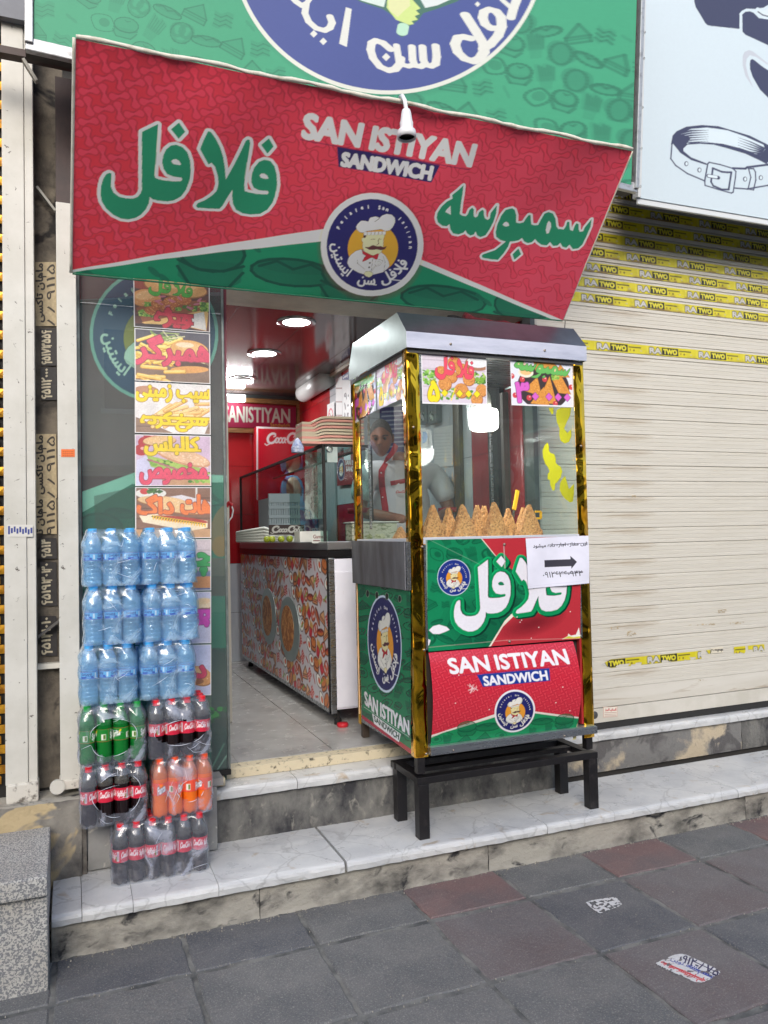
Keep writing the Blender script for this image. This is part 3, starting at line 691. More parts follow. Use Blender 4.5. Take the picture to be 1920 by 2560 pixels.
# food doodles, unit size
def doodle(cv, kind, x, y, s, rot, line, fill_, a=0.5, cols=None):
    s0 = cv.sub; A0 = np.array([[1, 0, 0], [0, 1, 0]], float) if s0 is None else np.asarray(s0, float)
    L = np.array([[s*cos(rot), -s*sin(rot), x], [s*sin(rot), s*cos(rot), y], [0, 0, 1]]); cv.sub = A0 @ L
    w = .05; P = cols or {}
    if kind == 'burger':
        cv.fill([(-.5, .02), (-.48, .3), (-.3, .42), (.3, .42), (.48, .3), (.5, .02)], P.get('b', fill_), a, out=line if cols else None, outw=w)
        if cols: cv.fill([(-.5, .0), (.5, .0), (.5, .1), (-.5, .1)], (250, 230, 210), 1)
        cv.ell(0, -.12, .5, .3, P.get('b', fill_), alpha=a, out=line if cols else None, outw=w)
        cv.line([(-.5, .05), (-.2, .16), (.2, .16), (.5, .05)], w, line, a+.2); cv.line([(-.5, .15), (-.3, .4), (.3, .4), (.5, .15)], w, line, a+.2); cv.line([(.5*cos(t), -.12+.3*sin(t)) for t in np.linspace(0, 2*pi, 18)], w, line, a+.2)
        cv.line([(-.1, -.3), (0, -.25), (.12, -.3)], w*.7, line, a+.2)
    elif kind == 'dog':
        cv.ell(0, .05, .62, .2, P.get('b', fill_), alpha=a, out=line if cols else None, outw=w); cv.ell(0, -.05, .55, .12, P.get('s', fill_), alpha=a)
        cv.line([(.62*cos(t), .05+.2*sin(t)) for t in np.linspace(0, 2*pi, 18)], w, line, a+.2); cv.line([(-.5, 0), (-.25, -.1), (0, 0), (.25, -.1), (.5, 0)], w, line, a+.2)
    elif kind == 'fries':
        for i in range(6): cv.line([(-.25+.1*i, .1), (-.32+.12*i, -.5+.05*(i % 3))], .09, P.get('f', fill_), a)
        for i in range(6): cv.line([(-.2+.1*i, .1), (-.26+.12*i, -.48+.05*(i % 3))], w*.6, line, a+.1)
        cv.fill([(-.3, -.05), (.3, -.05), (.22, .5), (-.22, .5)], P.get('r', fill_), a, out=line if cols else None, outw=w)
    elif kind == 'wedge':
        cv.fill([(-.5, .1), (.1, -.4), (.5, .1), (.5, .35), (-.5, .35)], P.get('w', fill_), a, out=line if cols else None, outw=w)
        if cols: cv.rect(-.5, .17, .5, .25, P['s'], 1)
        cv.line([(-.5, .1), (.1, -.4), (.5, .1), (-.5, .1), (-.5, .35), (.5, .35), (.5, .1)], w, line, a+.2); cv.line([(-.5, .2), (.5, .2)], w*.6, line, a+.2)
    elif kind == 'egg':
        if cols: cv.ell(0, 0, .5, .36, (245, 245, 240), out=(60, 80, 120), outw=.03)
        cv.line([(.5*cos(t)+.06*sin(3*t), .34*sin(t)) for t in np.linspace(0, 2*pi, 22)], w, line, a+.1); cv.ell(.05, -.03, .2, .15, P.get('y', fill_), alpha=a, out=line, outw=.03)
    elif kind == 'pretzel':
        cv.line([(.18+.25*cos(t), -.1+.25*sin(t)) for t in np.linspace(0, 2*pi, 14)], .14, P.get('p', fill_), a+.1); cv.line([(-.18+.25*cos(t), -.1+.25*sin(t)) for t in np.linspace(0, 2*pi, 14)], .14, P.get('p', fill_), a+.1)
        cv.line([(-.38, -.1), (-.2, .35), (.2, .35), (.38, -.1)], .14, P.get('p', fill_), a+.1); cv.line([(.45*cos(t), .42*sin(t)) for t in np.linspace(0, 2*pi, 20)], w, line, a+.1)
    elif kind == 'bacon':
        cv.fill([(-.4, -.35), (-.1, -.25), (.15, -.38), (.4, -.3), (.36, 0), (.42, .3), (.1, .25), (-.15, .38), (-.4, .3), (-.35, 0)], P.get('m', fill_), a)
        for d in (-.18, 0, .18): cv.line([(-.36, d), (-.1, d+.08), (.12, d-.04), (.38, d+.05)], w*.8, P.get('l', line), a+.2)
    elif kind == 'bits':
        cv.ell(-.2, -.1, .28, .11, fill_ if not cols else P['s'], rot=.6, alpha=a+.1); cv.ell(.2, .12, .28, .11, fill_ if not cols else P['s'], rot=.6, alpha=a+.1)
    cv.sub = s0
KINDS = ['burger', 'dog', 'bits', 'fries', 'wedge', 'egg', 'pretzel', 'bacon']
def dumbbells(cv, x0, y0, x1, y1, d, base, light, dark, ax=(1, 0), ay=(0, 1), seed=3):
    """small-scale print of linked drops: pairs joined alternately across and down"""
    r = random.Random(seed); j = 0
    ni = int((x1-x0)/d)+6; nj = int((y1-y0)/d)+6
    P = lambda i, j: (x0+(i*ax[0]+j*ay[0])*d, y0+(i*ax[1]+j*ay[1])*d)
    for j in range(-6, nj):
        for i in range(-6, ni):
            if (i+j) % 2 == 0: a, b = P(i-.40, j+.10), P(i+.40, j-.10)
            else: a, b = P(i-.10, j-.40), P(i+.10, j+.40)
            if not (x0-d < a[0] < x1+d and y0-d < a[1] < y1+d): continue
            m = ((a[0]+b[0])/2, (a[1]+b[1])/2); L = (b[0]-a[0], b[1]-a[1])
            pa = [a, (a[0]+L[0]*.35, a[1]+L[1]*.35), m, (a[0]+L[0]*.65, a[1]+L[1]*.65), b]
            cv.line(pa, d*.62, dark, .75, taper=[1, .62, .5, .62, 1]); cv.line(pa, d*.44, light, .8, taper=[1, .40, .24, .40, 1])

# ============================================================ BANNER
BT, BB = 2.86, 3.48
bz_t = 3.327; bz_b = 2.690
bTL = onY(190, 96, BT); bTR = onY(1580, 378, BT); bBL = onY(181, 682, BB); bBR = onY(1406, 800, BB)
bn = thing('banner', 'red and green vinyl banner with large green lettering hanging over the shop door', 'banner', (bTL+bTR)/2)
cv = Cv(740, 330, (180, 52, 70), [(190, 96), (1580, 378), (1406, 800), (181, 682)])
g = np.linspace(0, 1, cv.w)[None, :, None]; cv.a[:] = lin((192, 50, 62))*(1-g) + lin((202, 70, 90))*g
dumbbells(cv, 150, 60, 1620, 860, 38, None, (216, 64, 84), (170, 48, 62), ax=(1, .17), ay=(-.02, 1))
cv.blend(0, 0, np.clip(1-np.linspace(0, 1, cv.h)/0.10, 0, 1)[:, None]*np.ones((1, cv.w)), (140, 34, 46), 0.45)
# green foot with pale edge
GR = (28, 122, 88); GD = (26, 92, 72)
PALE = (226, 222, 208)
cv.fill([(176, 676), (780, 573), (860, 560), (1040, 640), (1420, 806), (1420, 860), (176, 740)], PALE)
cv.fill([(176, 682), (400, 650), (800, 600), (900, 592), (1040, 655), (1395, 804), (1420, 860), (176, 740)], GR)
gcl = cv.a.copy()
for x, y, s, k in ((530, 650, 165, 'burger'), (735, 672, 170, 'dog'), (400, 690, 70, 'bits'), (900, 760, 80, 'bits'), (1110, 740, 170, 'dog'), (1300, 778, 130, 'burger'), (240, 700, 90, 'bits'), (880, 700, 150, 'burger'), (1210, 748, 50, 'bits'), (630, 610, 60, 'bits')):
    doodle(cv, k, x, y, s, 0.1, (20, 70, 58), GD, .75)
# keep doodles inside the green foot
Q = np.array([(176, 682), (400, 650), (800, 600), (900, 592), (1040, 655), (1395, 804), (1420, 860), (176, 740)]); q = cv.pts(Q)
x_, y_, M_ = cv.mask(np.c_[q, np.roll(q, -1, axis=0)]); keepm = np.zeros((cv.h, cv.w)); keepm[y_:y_+M_.shape[0], x_:x_+M_.shape[1]] = M_
cv.a = gcl*(1-keepm[..., None]) + cv.a*keepm[..., None]
word(cv, FL, FLE, (36, 128, 94), PALE, 7.5, None, PALE)
word(cv, SM, SME, (36, 128, 94), PALE, 6.5, None, PALE)
zz = lambda P: zc(P, 740, 270, 3.456)
def latin(cv, quads, col, grow, sx=.10):
    for s_, P in quads:
        tl, tr, br, bl = P; cv.text(s_, [tl, tr, br, bl], col, grow=grow)
cv.line(zz([(45, 268), (1510, 530)]), 1.6, (70, 24, 66))
cv.fill(zz([(363, 330), (1247, 487), (1172, 632), (374, 498)]), (42, 34, 84))
cv.text('SAN', zz([(95, 48), (590, 140), (550, 330), (65, 252)]), PALE, grow=4.6)
cv.text('ISTIYAN', zz([(690, 163), (1562, 318), (1512, 498), (650, 350)]), PALE, grow=4.6)
cv.text('SANDWICH', zz([(415, 378), (1188, 500), (1162, 612), (397, 490)]), PALE, grow=3.2)
# drop shade printed round the emblem, as on the vinyl
for k_ in range(6): cv.ell(931, 612, 139-3*k_, 146-3*k_, (110, 30, 44) if k_ < 7 else PALE, alpha=.09)
emblem(cv, circ(931, 610, 128.5, 131.5, .12), white=(206, 204, 196))
cv.grain(.03, 3); cv.shade(.05, 90)
def bpos(u, v):
    P = (bTL*(1-u)*(1-v)+bTR*u*(1-v)+bBR*u*v+bBL*(1-u)*v)
    n = np.array([0, -0.75, -0.66]); w = 0.009*np.sin(u*9)*np.sin(v*5+u*3) + 0.006*np.sin(u*31+v*4)*(1-v)**2 + 0.003*np.sin(u*47-v*9)*v**2 + 0.007*np.sin(u*pi)*np.sin(v*pi)
    return P + n*w
M_ban = mat('banner vinyl', rough=0.5, vcol=True, bump=0.0006, bscale=60)
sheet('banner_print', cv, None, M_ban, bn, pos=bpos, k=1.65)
M_hem = mat('pale banner hem', (216, 212, 198), 0.6, c2=(188, 180, 160), scale=20, lo=0.5, hi=0.7)
# hem: folded edge along the top and the left side, wavy
P = [bTL + (bTR-bTL)*t + np.array([0, -0.004, 0.006+0.004*sin(t*40)+random.uniform(-.002, .002)]) for t in np.linspace(0, 1, 60)]
MB().tube(P, [0.006+0.003*abs(sin(i*.9)) for i in range(60)], 6).build('hem', M_hem, bn, smooth=True)
P = [bTL + (bBL-bTL)*t + np.array([-0.006, -0.002, 0]) for t in np.linspace(0, 1, 20)]
MB().tube(P, 0.006, 6).build('hem', M_hem, bn, smooth=True)
P = [bBL + (bBR-bBL)*t + np.array([0, 0, -0.004]) for t in np.linspace(0, 1, 20)]
MB().tube(P, 0.004, 6).build('hem', mat('green hem', (22, 96, 70), .6), bn, smooth=True)
P = [bTR + (bBR-bTR)*t + np.array([0.003, 0, 0]) for t in np.linspace(0, 1, 20)]
MB().tube(P, 0.004, 6).build('hem', M_hem, bn, smooth=True)

# ============================================================ BIG ROUND-EMBLEM SIGN ABOVE
sgB, sgT = onY(1588, 478, 2.905), None
SY = lambda z: 2.905 - (z-3.2)*0.10       # face leans a little over the footpath
no = np.array([0, 1.0, 0.10]); no /= np.linalg.norm(no); so_ = np.array([0, 3.22, 3.4])
sp = lambda x, y, d=0.0: onP(x, y, so_+no*d, no)
sg = thing('shop_sign', 'green shop sign with large navy disc above the banner', 'shop sign', sp(800, 100))
cTL, cTR, cBR, cBL = (62, -140), (1612, -140), (1594, 470), (62, 118)
src = [(88, -140), (1596, -140), (1578, 462), (84, 104)]
cv = Cv(900, 330, (66, 164, 124), src)
rr = random.Random(5)
i = 0
for gy in range(13):
    for gx in range(28):
        x = 80+gx*68+(gy % 2)*34; y = -160+gy*62+gx*12
        if y > 560: continue
        kd = KINDS[(gx*3+gy*5) % 8]; doodle(cv, kd, x+rr.uniform(-8, 8), y+rr.uniform(-8, 8), 62 if kd != 'bits' else 36, rr.uniform(-.3, .5)+.15, (46, 122, 94), (58, 146, 112), .45)
dn = (72, 86, 150)
for k_ in range(6): cv.ell(975, -134, 398-4*k_, 386-4*k_, (50, 132, 102), alpha=.12, n=120)
# disc outline traced: bottom near (1000,236), left (600,0), right (1342,0)
cv.ell(972, -142, 396, 378, (224, 228, 216), n=160); cv.ell(972, -142, 386, 368, dn, n=160)
z4 = lambda P: zc(P, 600, 0, 2.127)
W_ = (226, 228, 220)
def stroke4(P, w): cv.line(z4(P), w/2.127, W_)
cv.fill(z4([(563,38),(594,48),(568,250),(527,232)]), W_)
for P, w in (([(1040,243),(1046,300),(1040,340),(1015,352),(990,345),(975,320),(970,248)], 17), ([(985,340),(960,354),(930,348),(918,320),(914,248)], 17), ([(925,345),(895,352),(868,345),(845,325),(832,242)], 16), ([(855,310),(850,340),(825,368),(790,374),(745,355),(708,310),(694,265),(700,228),(722,216),(760,228),(800,262)], 20),
             ([(478,88),(490,120),(478,148),(450,162),(405,150),(365,115),(345,70),(352,20),(330,30),(300,10),(280,-10)], 20), ([(352,20),(375,-12)], 16),
             ([(1197,78),(1250,160),(1296,235),(1298,275),(1275,310),(1240,326),(1195,312),(1158,278),(1143,235),(1158,200),(1190,196),(1225,204)], 20), ([(1290,262),(1330,238),(1372,190),(1392,140),(1388,90),(1362,60),(1325,50),(1298,62),(1290,95),(1305,130),(1335,150),(1368,150)], 18), ([(1475,-10),(1455,40),(1440,95)], 16), ([(1395,0),(1440,40)], 10)):
    stroke4(P, w)
for cx, cy, r in ((392, 180, 20), (443, 220, 20), (777, 303, 22), (1263, 22, 15)): cv.fill(z4([(cx, cy-r), (cx+r, cy), (cx, cy+r), (cx-r, cy)]), W_)
ol = (70, 116, 100)
cv.fill(z4([(590,-20),(640,10),(760,48),(850,110),(835,150),(835,180),(860,198),(885,185),(895,145),(945,110),(975,70),(1040,50),(1150,10),(1200,-20)]), ol)
cv.fill(z4([(600,-20),(650,5),(765,38),(780,-20)]), (214, 230, 222)); cv.fill(z4([(950,-20),(985,42),(1050,28),(1160,-20)]), (220, 228, 226))
cv.fill(z4([(785,-20),(780,40),(830,105),(900,132),(925,128),(912,112),(945,105),(930,85),(955,75),(935,55),(960,45),(900,-20)]), (206, 226, 140)); cv.fill(z4([(900,-20),(905,30),(870,60),(840,90),(800,60),(790,40),(790,-20)]), (222, 226, 170))
cv.line(z4([(868, 140), (862, 172)]), 12, (186, 226, 200))
cv.grain(.03, 3, 4); cv.shade(.04, 120)
M_sign = mat('backlit sign vinyl', rough=0.55, vcol=True)
psheet('sign_print', cv, so_, no, M_sign, sg, k=.90)
M_alu = mat('dull aluminium edging', (176, 178, 180), 0.42, 0.55, c2=(140, 140, 140), scale=30, lo=.5, hi=.7, bump=.0006)
def edging(a, b, w=0.030, name='frame_bar', par=sg, m=M_alu): return bar(name, a, b, w, 0.05, m, par, bev=0.004)
d_ = 0.012
edging(sp(73, -150, d_), sp(73, 112, d_)); edging(sp(64, 112, d_), sp(760, 272, d_)); edging(sp(760, 276, d_), sp(1590, 472, d_), 0.024); edging(sp(1605, -150, d_), sp(1586, 474, d_), 0.024)
slab('box_back', [sp(62, -150, .02), sp(1610, -150, .02), sp(1592, 478, .02), sp(62, 116, .02)], no, 0.10, mat('dark sign box', (60, 58, 56), .7, c2=(40, 36, 34), scale=9), sg)
# right-hand sign: white with belt and shoe drawing
sw = thing('leather_shop_sign', 'white sign with black belt drawing above the roller shutter', 'shop sign', sp(1760, 300, -.03))
src = [(1612, -140), (2300, -60), (2300, 610), (1594, 494)]
sow = np.array([0, 3.50, 3.4]); spw = lambda x, y, d=0.0: onP(x, y, sow+no*(d+.035), no)
nb = no
cv = Cv(430, 400, (200, 214, 222), src); z5 = lambda P: zc(P, 1660, 0, 4.423)
K_ = (60, 64, 92)
cv.fill(z5([(330,-200),(335,20),(350,80),(400,160),(455,255),(480,278),(520,287),(835,320),(835,150),(860,120),(910,95),(980,98),(1010,100),(1030,80),(1060,90),(1100,85),(1150,55),(1400,-200)]), K_)
cv.fill(z5([(865,160),(900,130),(950,125),(990,140),(1050,200),(1150,215),(1600,260),(1700,640),(1350,560),(1150,500),(1000,430),(900,385),(868,350)]), K_)
cv.fill(z5([(1020,125),(1060,110),(1100,120),(1200,90),(1200,200),(1100,190),(1050,160)]), (206, 218, 222)); cv.line(z5([(1040, 130), (1090, 165), (1180, 190)]), 3, K_)
cv.fill(z5([(870,620),(890,575),(940,552),(985,570),(1150,700),(1150,720),(1020,630),(950,610),(915,650),(905,720),(930,830),(990,975),(900,840),(870,720)]), (186, 192, 202))
cv.fill(z5([(950,700),(955,665),(975,652),(1000,665),(1080,730),(1250,840),(1500,950),(1500,1300),(1250,1160),(1150,1080),(1060,990),(980,850),(950,760)]), K_)
cv.fill(z5([(75,1600),(95,1500),(140,1450),(250,1400),(420,1382),(600,1395),(750,1440),(950,1500),(1150,1600),(1300,1700),(1300,1850),(1150,1790),(1135,1815),(1050,1770),(900,1700),(700,1640),(550,1600),(400,1590),(260,1600),(215,1640),(215,1670),(300,1740),(480,1810),(470,1825),(300,1770),(180,1690),(100,1590)]), K_)
cv.fill(z5([(180,1485),(300,1425),(480,1410),(700,1440),(900,1510),(1100,1600),(1120,1650),(1060,1720),(850,1640),(650,1590),(500,1575),(330,1570),(250,1590),(300,1520)]), (208, 222, 230))
for i in range(6):
    cv.line(z5([(150+18*i, 1480+18*i), (300, 1445+26*i), (490, 1440+24*i)]), 3.2-.2*i, K_, taper=[1.6, 1.3, .1]); cv.line(z5([(820+0*i, 1520+28*i), (960, 1570+28*i), (1110-8*i, 1640+14*i)]), 3.0, K_, taper=[.1, .8, 1.6])
cv.line(z5([(88, 1590), (75, 1755), (130, 1830), (260, 1920), (450, 2000)]), 3.4, K_); cv.line(z5([(480, 1822), (450, 1990)]), 2.6, K_)
cv.line(z5([(485, 1810), (500, 1795), (620, 1820), (760, 1862), (795, 1895), (790, 1960), (765, 2125), (745, 2135), (600, 2095), (455, 2050), (450, 2010), (485, 1810)]), 3, K_)
cv.line(z5([(540, 1860), (520, 2010), (545, 2055), (640, 2095), (715, 2095), (745, 1905), (700, 1905), (640, 1900), (540, 1860)]), 4.5, K_); cv.line(z5([(490, 1945), (600, 1965)]), 9, K_); cv.line(z5([(495, 1945), (580, 1958)]), 6, (214, 226, 232))
cv.line(z5([(760, 1860), (900, 1865), (920, 1850), (1150, 1820), (1400, 1750)]), 5, K_); cv.line(z5([(785, 2080), (920, 2090), (1000, 2075), (1150, 2050), (1400, 2000)]), 3.4, K_)
cv.line(z5([(935, 1865), (960, 1960), (930, 2090), (990, 2100), (1015, 1990), (1010, 1900), (990, 1865), (935, 1865)]), 3, K_)
for cx, cy in ((247, 1810), (391, 1880), (896, 1980), (1070, 1965)): cv.ell(1660+cx/4.423, cy/4.423, 5.2, 6.2, K_); cv.ell(1660+(cx+3)/4.423, cy/4.423, 3, 4.4, (212, 224, 230))
cv.grain(.015, 3, 9)
psheet('sign_print', cv, sow, no, M_sign, sw)
M_wal = mat('white edging strip', (206, 210, 212), 0.5)
edging(spw(1608, -140, -.022), spw(1592, 496, -.022), 0.022, par=sw, m=M_wal); edging(spw(1592, 500, -.022), spw(2300, 616, -.022), 0.016, par=sw, m=M_wal)
slab('box_back', [spw(1610, -140, -.02), spw(2300, -60, -.02), spw(2300, 612, -.02), spw(1594, 496, -.02)], no, 0.06, mat('dark sign box', (60, 58, 56), .7), sw)
for y in (80, 145, 268, 370, 465):
    p = spw(1612-(y/480)*14+3, y, -.05); MB().lathe([(0.006, 0), (0.005, .004), (0, .006)], p, 8, axis='y').build('screw', M_alu, sw)
# pendant lamp holder on a short cable in front of the banner
lh = thing('lamp_holder', 'white empty lamp holder dangling from the sign edge in front of the banner', 'lamp holder', onY(1005, 280, 2.80))
cab = [onY(x, y, Y) for x, y, Y in ((1001, 243, 2.88), (1006, 240, 2.84), (1012, 252, 2.80), (1015, 270, 2.79), (1017, 290, 2.79))]
M_wp = mat('white plastic', (222, 222, 224), 0.35)
MB().tube(cab, 0.0085, 10).build('cable', M_wp, lh, smooth=True)
c0 = onY(1017, 346, 2.79)
MB().lathe([(0.0, .118), (0.016, .115), (0.020, .10), (0.024, .07), (0.027, .062), (0.026, .04), (0.036, .030), (0.038, .018), (0.038, 0.0), (0.033, 0.0), (0.033, 0.022)], c0, 24).build('holder', M_wp, lh, smooth=True)
MB().lathe([(0.0, .02), (0.0325, .021), (0.0325, .010)], c0, 20).build('socket', mat('black socket', (14, 14, 14), .5), lh)

# ============================================================ LEFT POSTS AND WALL STRIP
M_wpost = mat('chipped white painted steel', (206, 204, 196), 0.45, c2=(188, 186, 176), scale=3, c3=(92, 86, 80), s3=38, lo3=0.66, hi3=0.7, bump=.0006, bscale=20)
M_rust = mat('dark brown painted steel', (66, 48, 44), 0.55, c2=(50, 38, 36), scale=8)
M_wallp = mat('grimy plaster recess', (120, 112, 100), 0.9, c2=(66, 62, 58), scale=5, detail=9, lo=.4, hi=.62, bump=.01, bscale=20, c3=(40, 38, 38), s3=3.5, lo3=.55, hi3=.62)
YP = 3.62
def xat(px, py, Y): return onY(px, py, Y)[0]
pa = thing('shutter_post', 'wide white painted steel post at the far left', 'post', (xat(55, 1960, YP), YP, 0.5))
ax0, ax1, ax2 = xat(10, 1000, YP)-.003, xat(64, 1000, YP), xat(87, 1000, YP)
bar_ = box('post_front', ax0, ax1, YP, YP+.09, 0.56, 3.9, M_wpost, pa, bev=.003); box('post_side', ax1+.001, ax2, YP+.006, YP+.09, 0.56, 3.9, M_wpost, pa, bev=.003)
box('foot_cap', ax0+.002, ax2+.004, YP-.01, YP+.09, 0.485, 0.565, mat('chipped foot cap', (204, 200, 190), .6, c2=(110, 104, 96), scale=16, lo=.52, hi=.6, bump=.002), pa, bev=.008)
# little stickers on it
def sticker(name, x, y, w, h, Y, par, paint, src=None, n=(0, -1, 0), res=1.2, off=0.002):
    P = [(x, y), (x+w, y), (x+w, y+h), (x, y+h)]; c = Cv(max(6, w*res), max(6, h*res), (220, 220, 220), P); paint(c)
    return sheet(name, c, [onY(px, py, Y-off) for px, py in P], M_paper, par)
def p_blue(c):
    c.rect(0, 1312, 90, 1345, (206, 204, 196))
    for i in range(9): c.rect(20+i*7, 1315+(i*5) % 9, 25+i*7, 1336-(i*3) % 7, (44, 58, 130))
sticker('sticker', 18, 1312, 64, 30, YP+.0, pa, p_blue)
pb = thing('window_post', 'slim white painted steel post beside the shop window with orange sticker', 'post', (xat(170, 1950, YP), YP, .5))
bx0, bx1 = xat(145, 1200, YP), xat(195, 1200, YP)
zt = onY(150, 505, YP)[2]
box('post_front', bx0, bx1, YP, YP+.10, 0.555, zt, M_wpost, pb, bev=.003)
box('post_upper', bx0+.001, bx1+.02, YP+.012, YP+.10, zt+.001, 3.6, M_rust, pb)
sc_ = mat('scorched paint', (150, 130, 100), .7, c2=(48, 40, 34), scale=6, lo=.36, hi=.6)
box('foot_cap', bx0-.005, bx1-.006, YP-.008, YP+.10, 0.515, 0.556, mat('chipped foot cap', (204, 200, 190), .6), pb, bev=.006)
MB().lathe([(0, -.012), (.03, -.012), (.03, .004), (0, .004)], (bx0-.012, YP-.004, .533), 20, axis='y').build('hinge_cap', M_wpost, pb)
def p_or(c):
    c.rect(0, 0, 400, 2000, (226, 112, 48))
    for i in range(4): c.text('xyzvw', (156, 1128+i*5, 28, 3), (120, 50, 30))
sticker('sticker', 153, 1123, 34, 19, YP, pb, p_or, res=2)
rec = thing('recess_wall', 'grimy plaster strip pasted with taxi stickers between the two white posts', 'wall', (xat(112, 1900, 3.74), 3.74, .5))
rx0, rx1 = ax2-.01, bx0+.03
V, F = [], []
nx, nz = 8, 160
V = [(rx0+(rx1-rx0)*i/nx, 3.74+random.uniform(-.003, .003), .5+3.4*j/nz) for i in range(nx+1) for j in range(nz+1)]
F = [(i*(nz+1)+j, (i+1)*(nz+1)+j, (i+1)*(nz+1)+j+1, i*(nz+1)+j+1) for i in range(nx) for j in range(nz)]
obj('plaster', V, F, M_wallp, rec, smooth=True); box('core', rx0, rx1, 3.745, 3.9, .3, 3.9, M_grout, rec)
def vert_text(c, s, x0, y0, x1, y1, col, grow=0, flip=False):
    """text running up the wall (reads bottom to top)"""
    c.text(s, [(x0, y1), (x0, y0), (x1, y0), (x1, y1)], col, grow=grow)
def p_taxi(c):
    y = c.y0; c.rect(0, 0, 400, 2500, (176, 160, 128)); c.text(fa('ماهان تاکسی'), [(90, y+150), (90, y+4), (112, y+4), (112, y+150)], (40, 36, 34), grow=1.2)
    c.text('۸۸۹۱۱۵', [(117, y+160), (117, y+6), (137, y+6), (137, y+160)], (48, 42, 38), grow=.6)
    c.grain(.25, 6, 3); c.shade(.2, 30, 8)
for yy, hh in ((655, 160), (1085, 160), (1245, 90)):
    P = [(88, yy), (140, yy), (142, yy+hh), (89, yy+hh)]; c = Cv(60, hh*1.1, (176, 160, 128), P); c.y0 = yy; p_taxi(c)
    sheet('sticker', c, [onY(px, py, 3.7345) for px, py in P], M_paper, rec)
def p_dark(c):
    y = c.y0; c.rect(0, 0, 400, 2500, (44, 42, 44)); c.text(c.num, [(104, y+c.hh-4), (104, y+4), (126, y+4), (126, y+c.hh-4)], (196, 186, 160), grow=.8); c.text('........', [(92, y+c.hh-6), (92, y+8), (98, y+8), (98, y+c.hh-6)], (160, 150, 130)); c.grain(.3, 5, 5)
for yy, hh, nm in ((822, 92, '۶۵۱۷۳۵۵۶'), (918, 82, '۶۵۱۱۲۰۰۰'), (1405, 110, '۶۵۱۹۳۰۳۰'), (1540, 100, '۶۵۱۴۱۰۱۰'), (1345, 52, '۶۵۱۴')):
    P = [(100, yy), (141, yy), (143, yy+hh), (102, yy+hh)]; c = Cv(46, hh, (44, 42, 44), P); c.y0 = yy; c.hh = hh; c.num = nm; p_dark(c)
    sheet('sticker', c, [onY(px, py, 3.732) for px, py in P], M_paper, rec)
bar('brace', onY(92, 468, 3.70), onY(138, 528, 3.70), .024, .01, mat('grey brace', (150, 148, 140), .6), rec); bar('brace', onY(92, 1595, 3.70), onY(150, 1550, 3.70), .024, .01, mat('dark brace', (84, 82, 80), .6), rec)
box('ledge', rx0, rx1, 3.70, 3.745, *sorted((onY(110, 1673, 3.70)[2], onY(110, 1660, 3.70)[2])), M_wpost, rec)
ll = thing('gate_beam', 'brown steel beam running left above the white post', 'beam', onY(30, 130, 3.4))
bar('beam', onY(-60, 118, 3.45), onY(66, 142, 3.45), .05, .03, M_rust, ll); bar('beam_end', onY(66, 140, 3.48), onY(190, 166, 3.48), .05, .03, M_rust, ll); bar('strut', onY(58, 150, 3.44), onY(92, 205, 3.44), .028, .012, mat('grey brace', (150, 148, 140), .6), ll)
ub = box('upper_wall', -1.2, bx0-.09, 3.58, 3.9, onY(30, 45, 3.58)[2], 4.5, mat('grey upper fascia', (120, 122, 128), .6, c2=(104, 106, 112), scale=3), None); tag(ub, 'grey fascia panel above the white post in the top left corner', 'fascia')
# golden chain curtain glimpsed at the far left
gc = thing('gold_chain_curtain', 'strip of golden scale curtain at the far left edge', 'curtain', (-.3, 3.70, .5))
M_gold = mat('brass yellow', (214, 160, 48), .3, .6, c2=(150, 100, 30), scale=20); M_blk = mat('soft black', (22, 20, 20), .7)
mb = MB()
for j in range(76):
    for i in range(3):
        z = .55+j*.042; x = -.42+i*.058+(j % 2)*.029
        V = [(x-.027, 3.70, z), (x+.027, 3.70, z), (x+.027, 3.70, z+.03), (x+.020, 3.699, z+.037), (x-.020, 3.699, z+.037), (x-.027, 3.70, z+.03), (x, 3.697, z+.018)]
        mb.add(V, [(0, 1, 6), (1, 2, 6), (2, 3, 6), (3, 4, 6), (4, 5, 6), (5, 0, 6)])
o = mb.build('scales', M_gold, gc); tag(o, kind='stuff')
box('backing', -1.2, -.215, 3.72, 3.8, .4, 3.9, M_blk, gc)
# plinths under the posts
pl = thing('post_plinth', 'crumbling grey concrete plinth under the white posts', 'plinth', (-.1, 3.5, .2))
riser(-1.2, .035, 3.545, .10, .49, mat('crumbling concrete', (140, 136, 128), .9, c2=(84, 82, 80), scale=4, lo=.42, hi=.62, detail=9, bump=.01, bscale=24, c3=(186, 168, 132), s3=3.2, lo3=.56, hi3=.6), pl, 'plinth_face', .006)
box('plinth_core', -1.2, .035, 3.56, 3.9, .0, .487, M_riser, pl)
dk = thing('window_base_panel', 'weathered grey painted panel below the shop window behind the drink packs', 'panel', (.3, 3.5, .17))
M_gp = mat('weathered grey panel', (150, 150, 148), .7, c2=(122, 122, 120), scale=3.5, c3=(196, 192, 182), s3=22, lo3=.62, hi3=.7, bump=.002)
box('panel', .058, .60, 3.57, 3.62, .178, .455, M_gp, dk, bev=.003); box('frame', .034, .055, 3.555, 3.62, .165, .50, mat('old frame', (110, 106, 100), .8, c2=(70, 66, 62), scale=20), dk, bev=.003)
box('ledge', .03, .63, 3.575, 3.72, .458, .49, M_gp, dk)
gb = thing('granite_block', 'speckled grey granite block step at the left edge', 'block', (-.5, 3.1, 0))
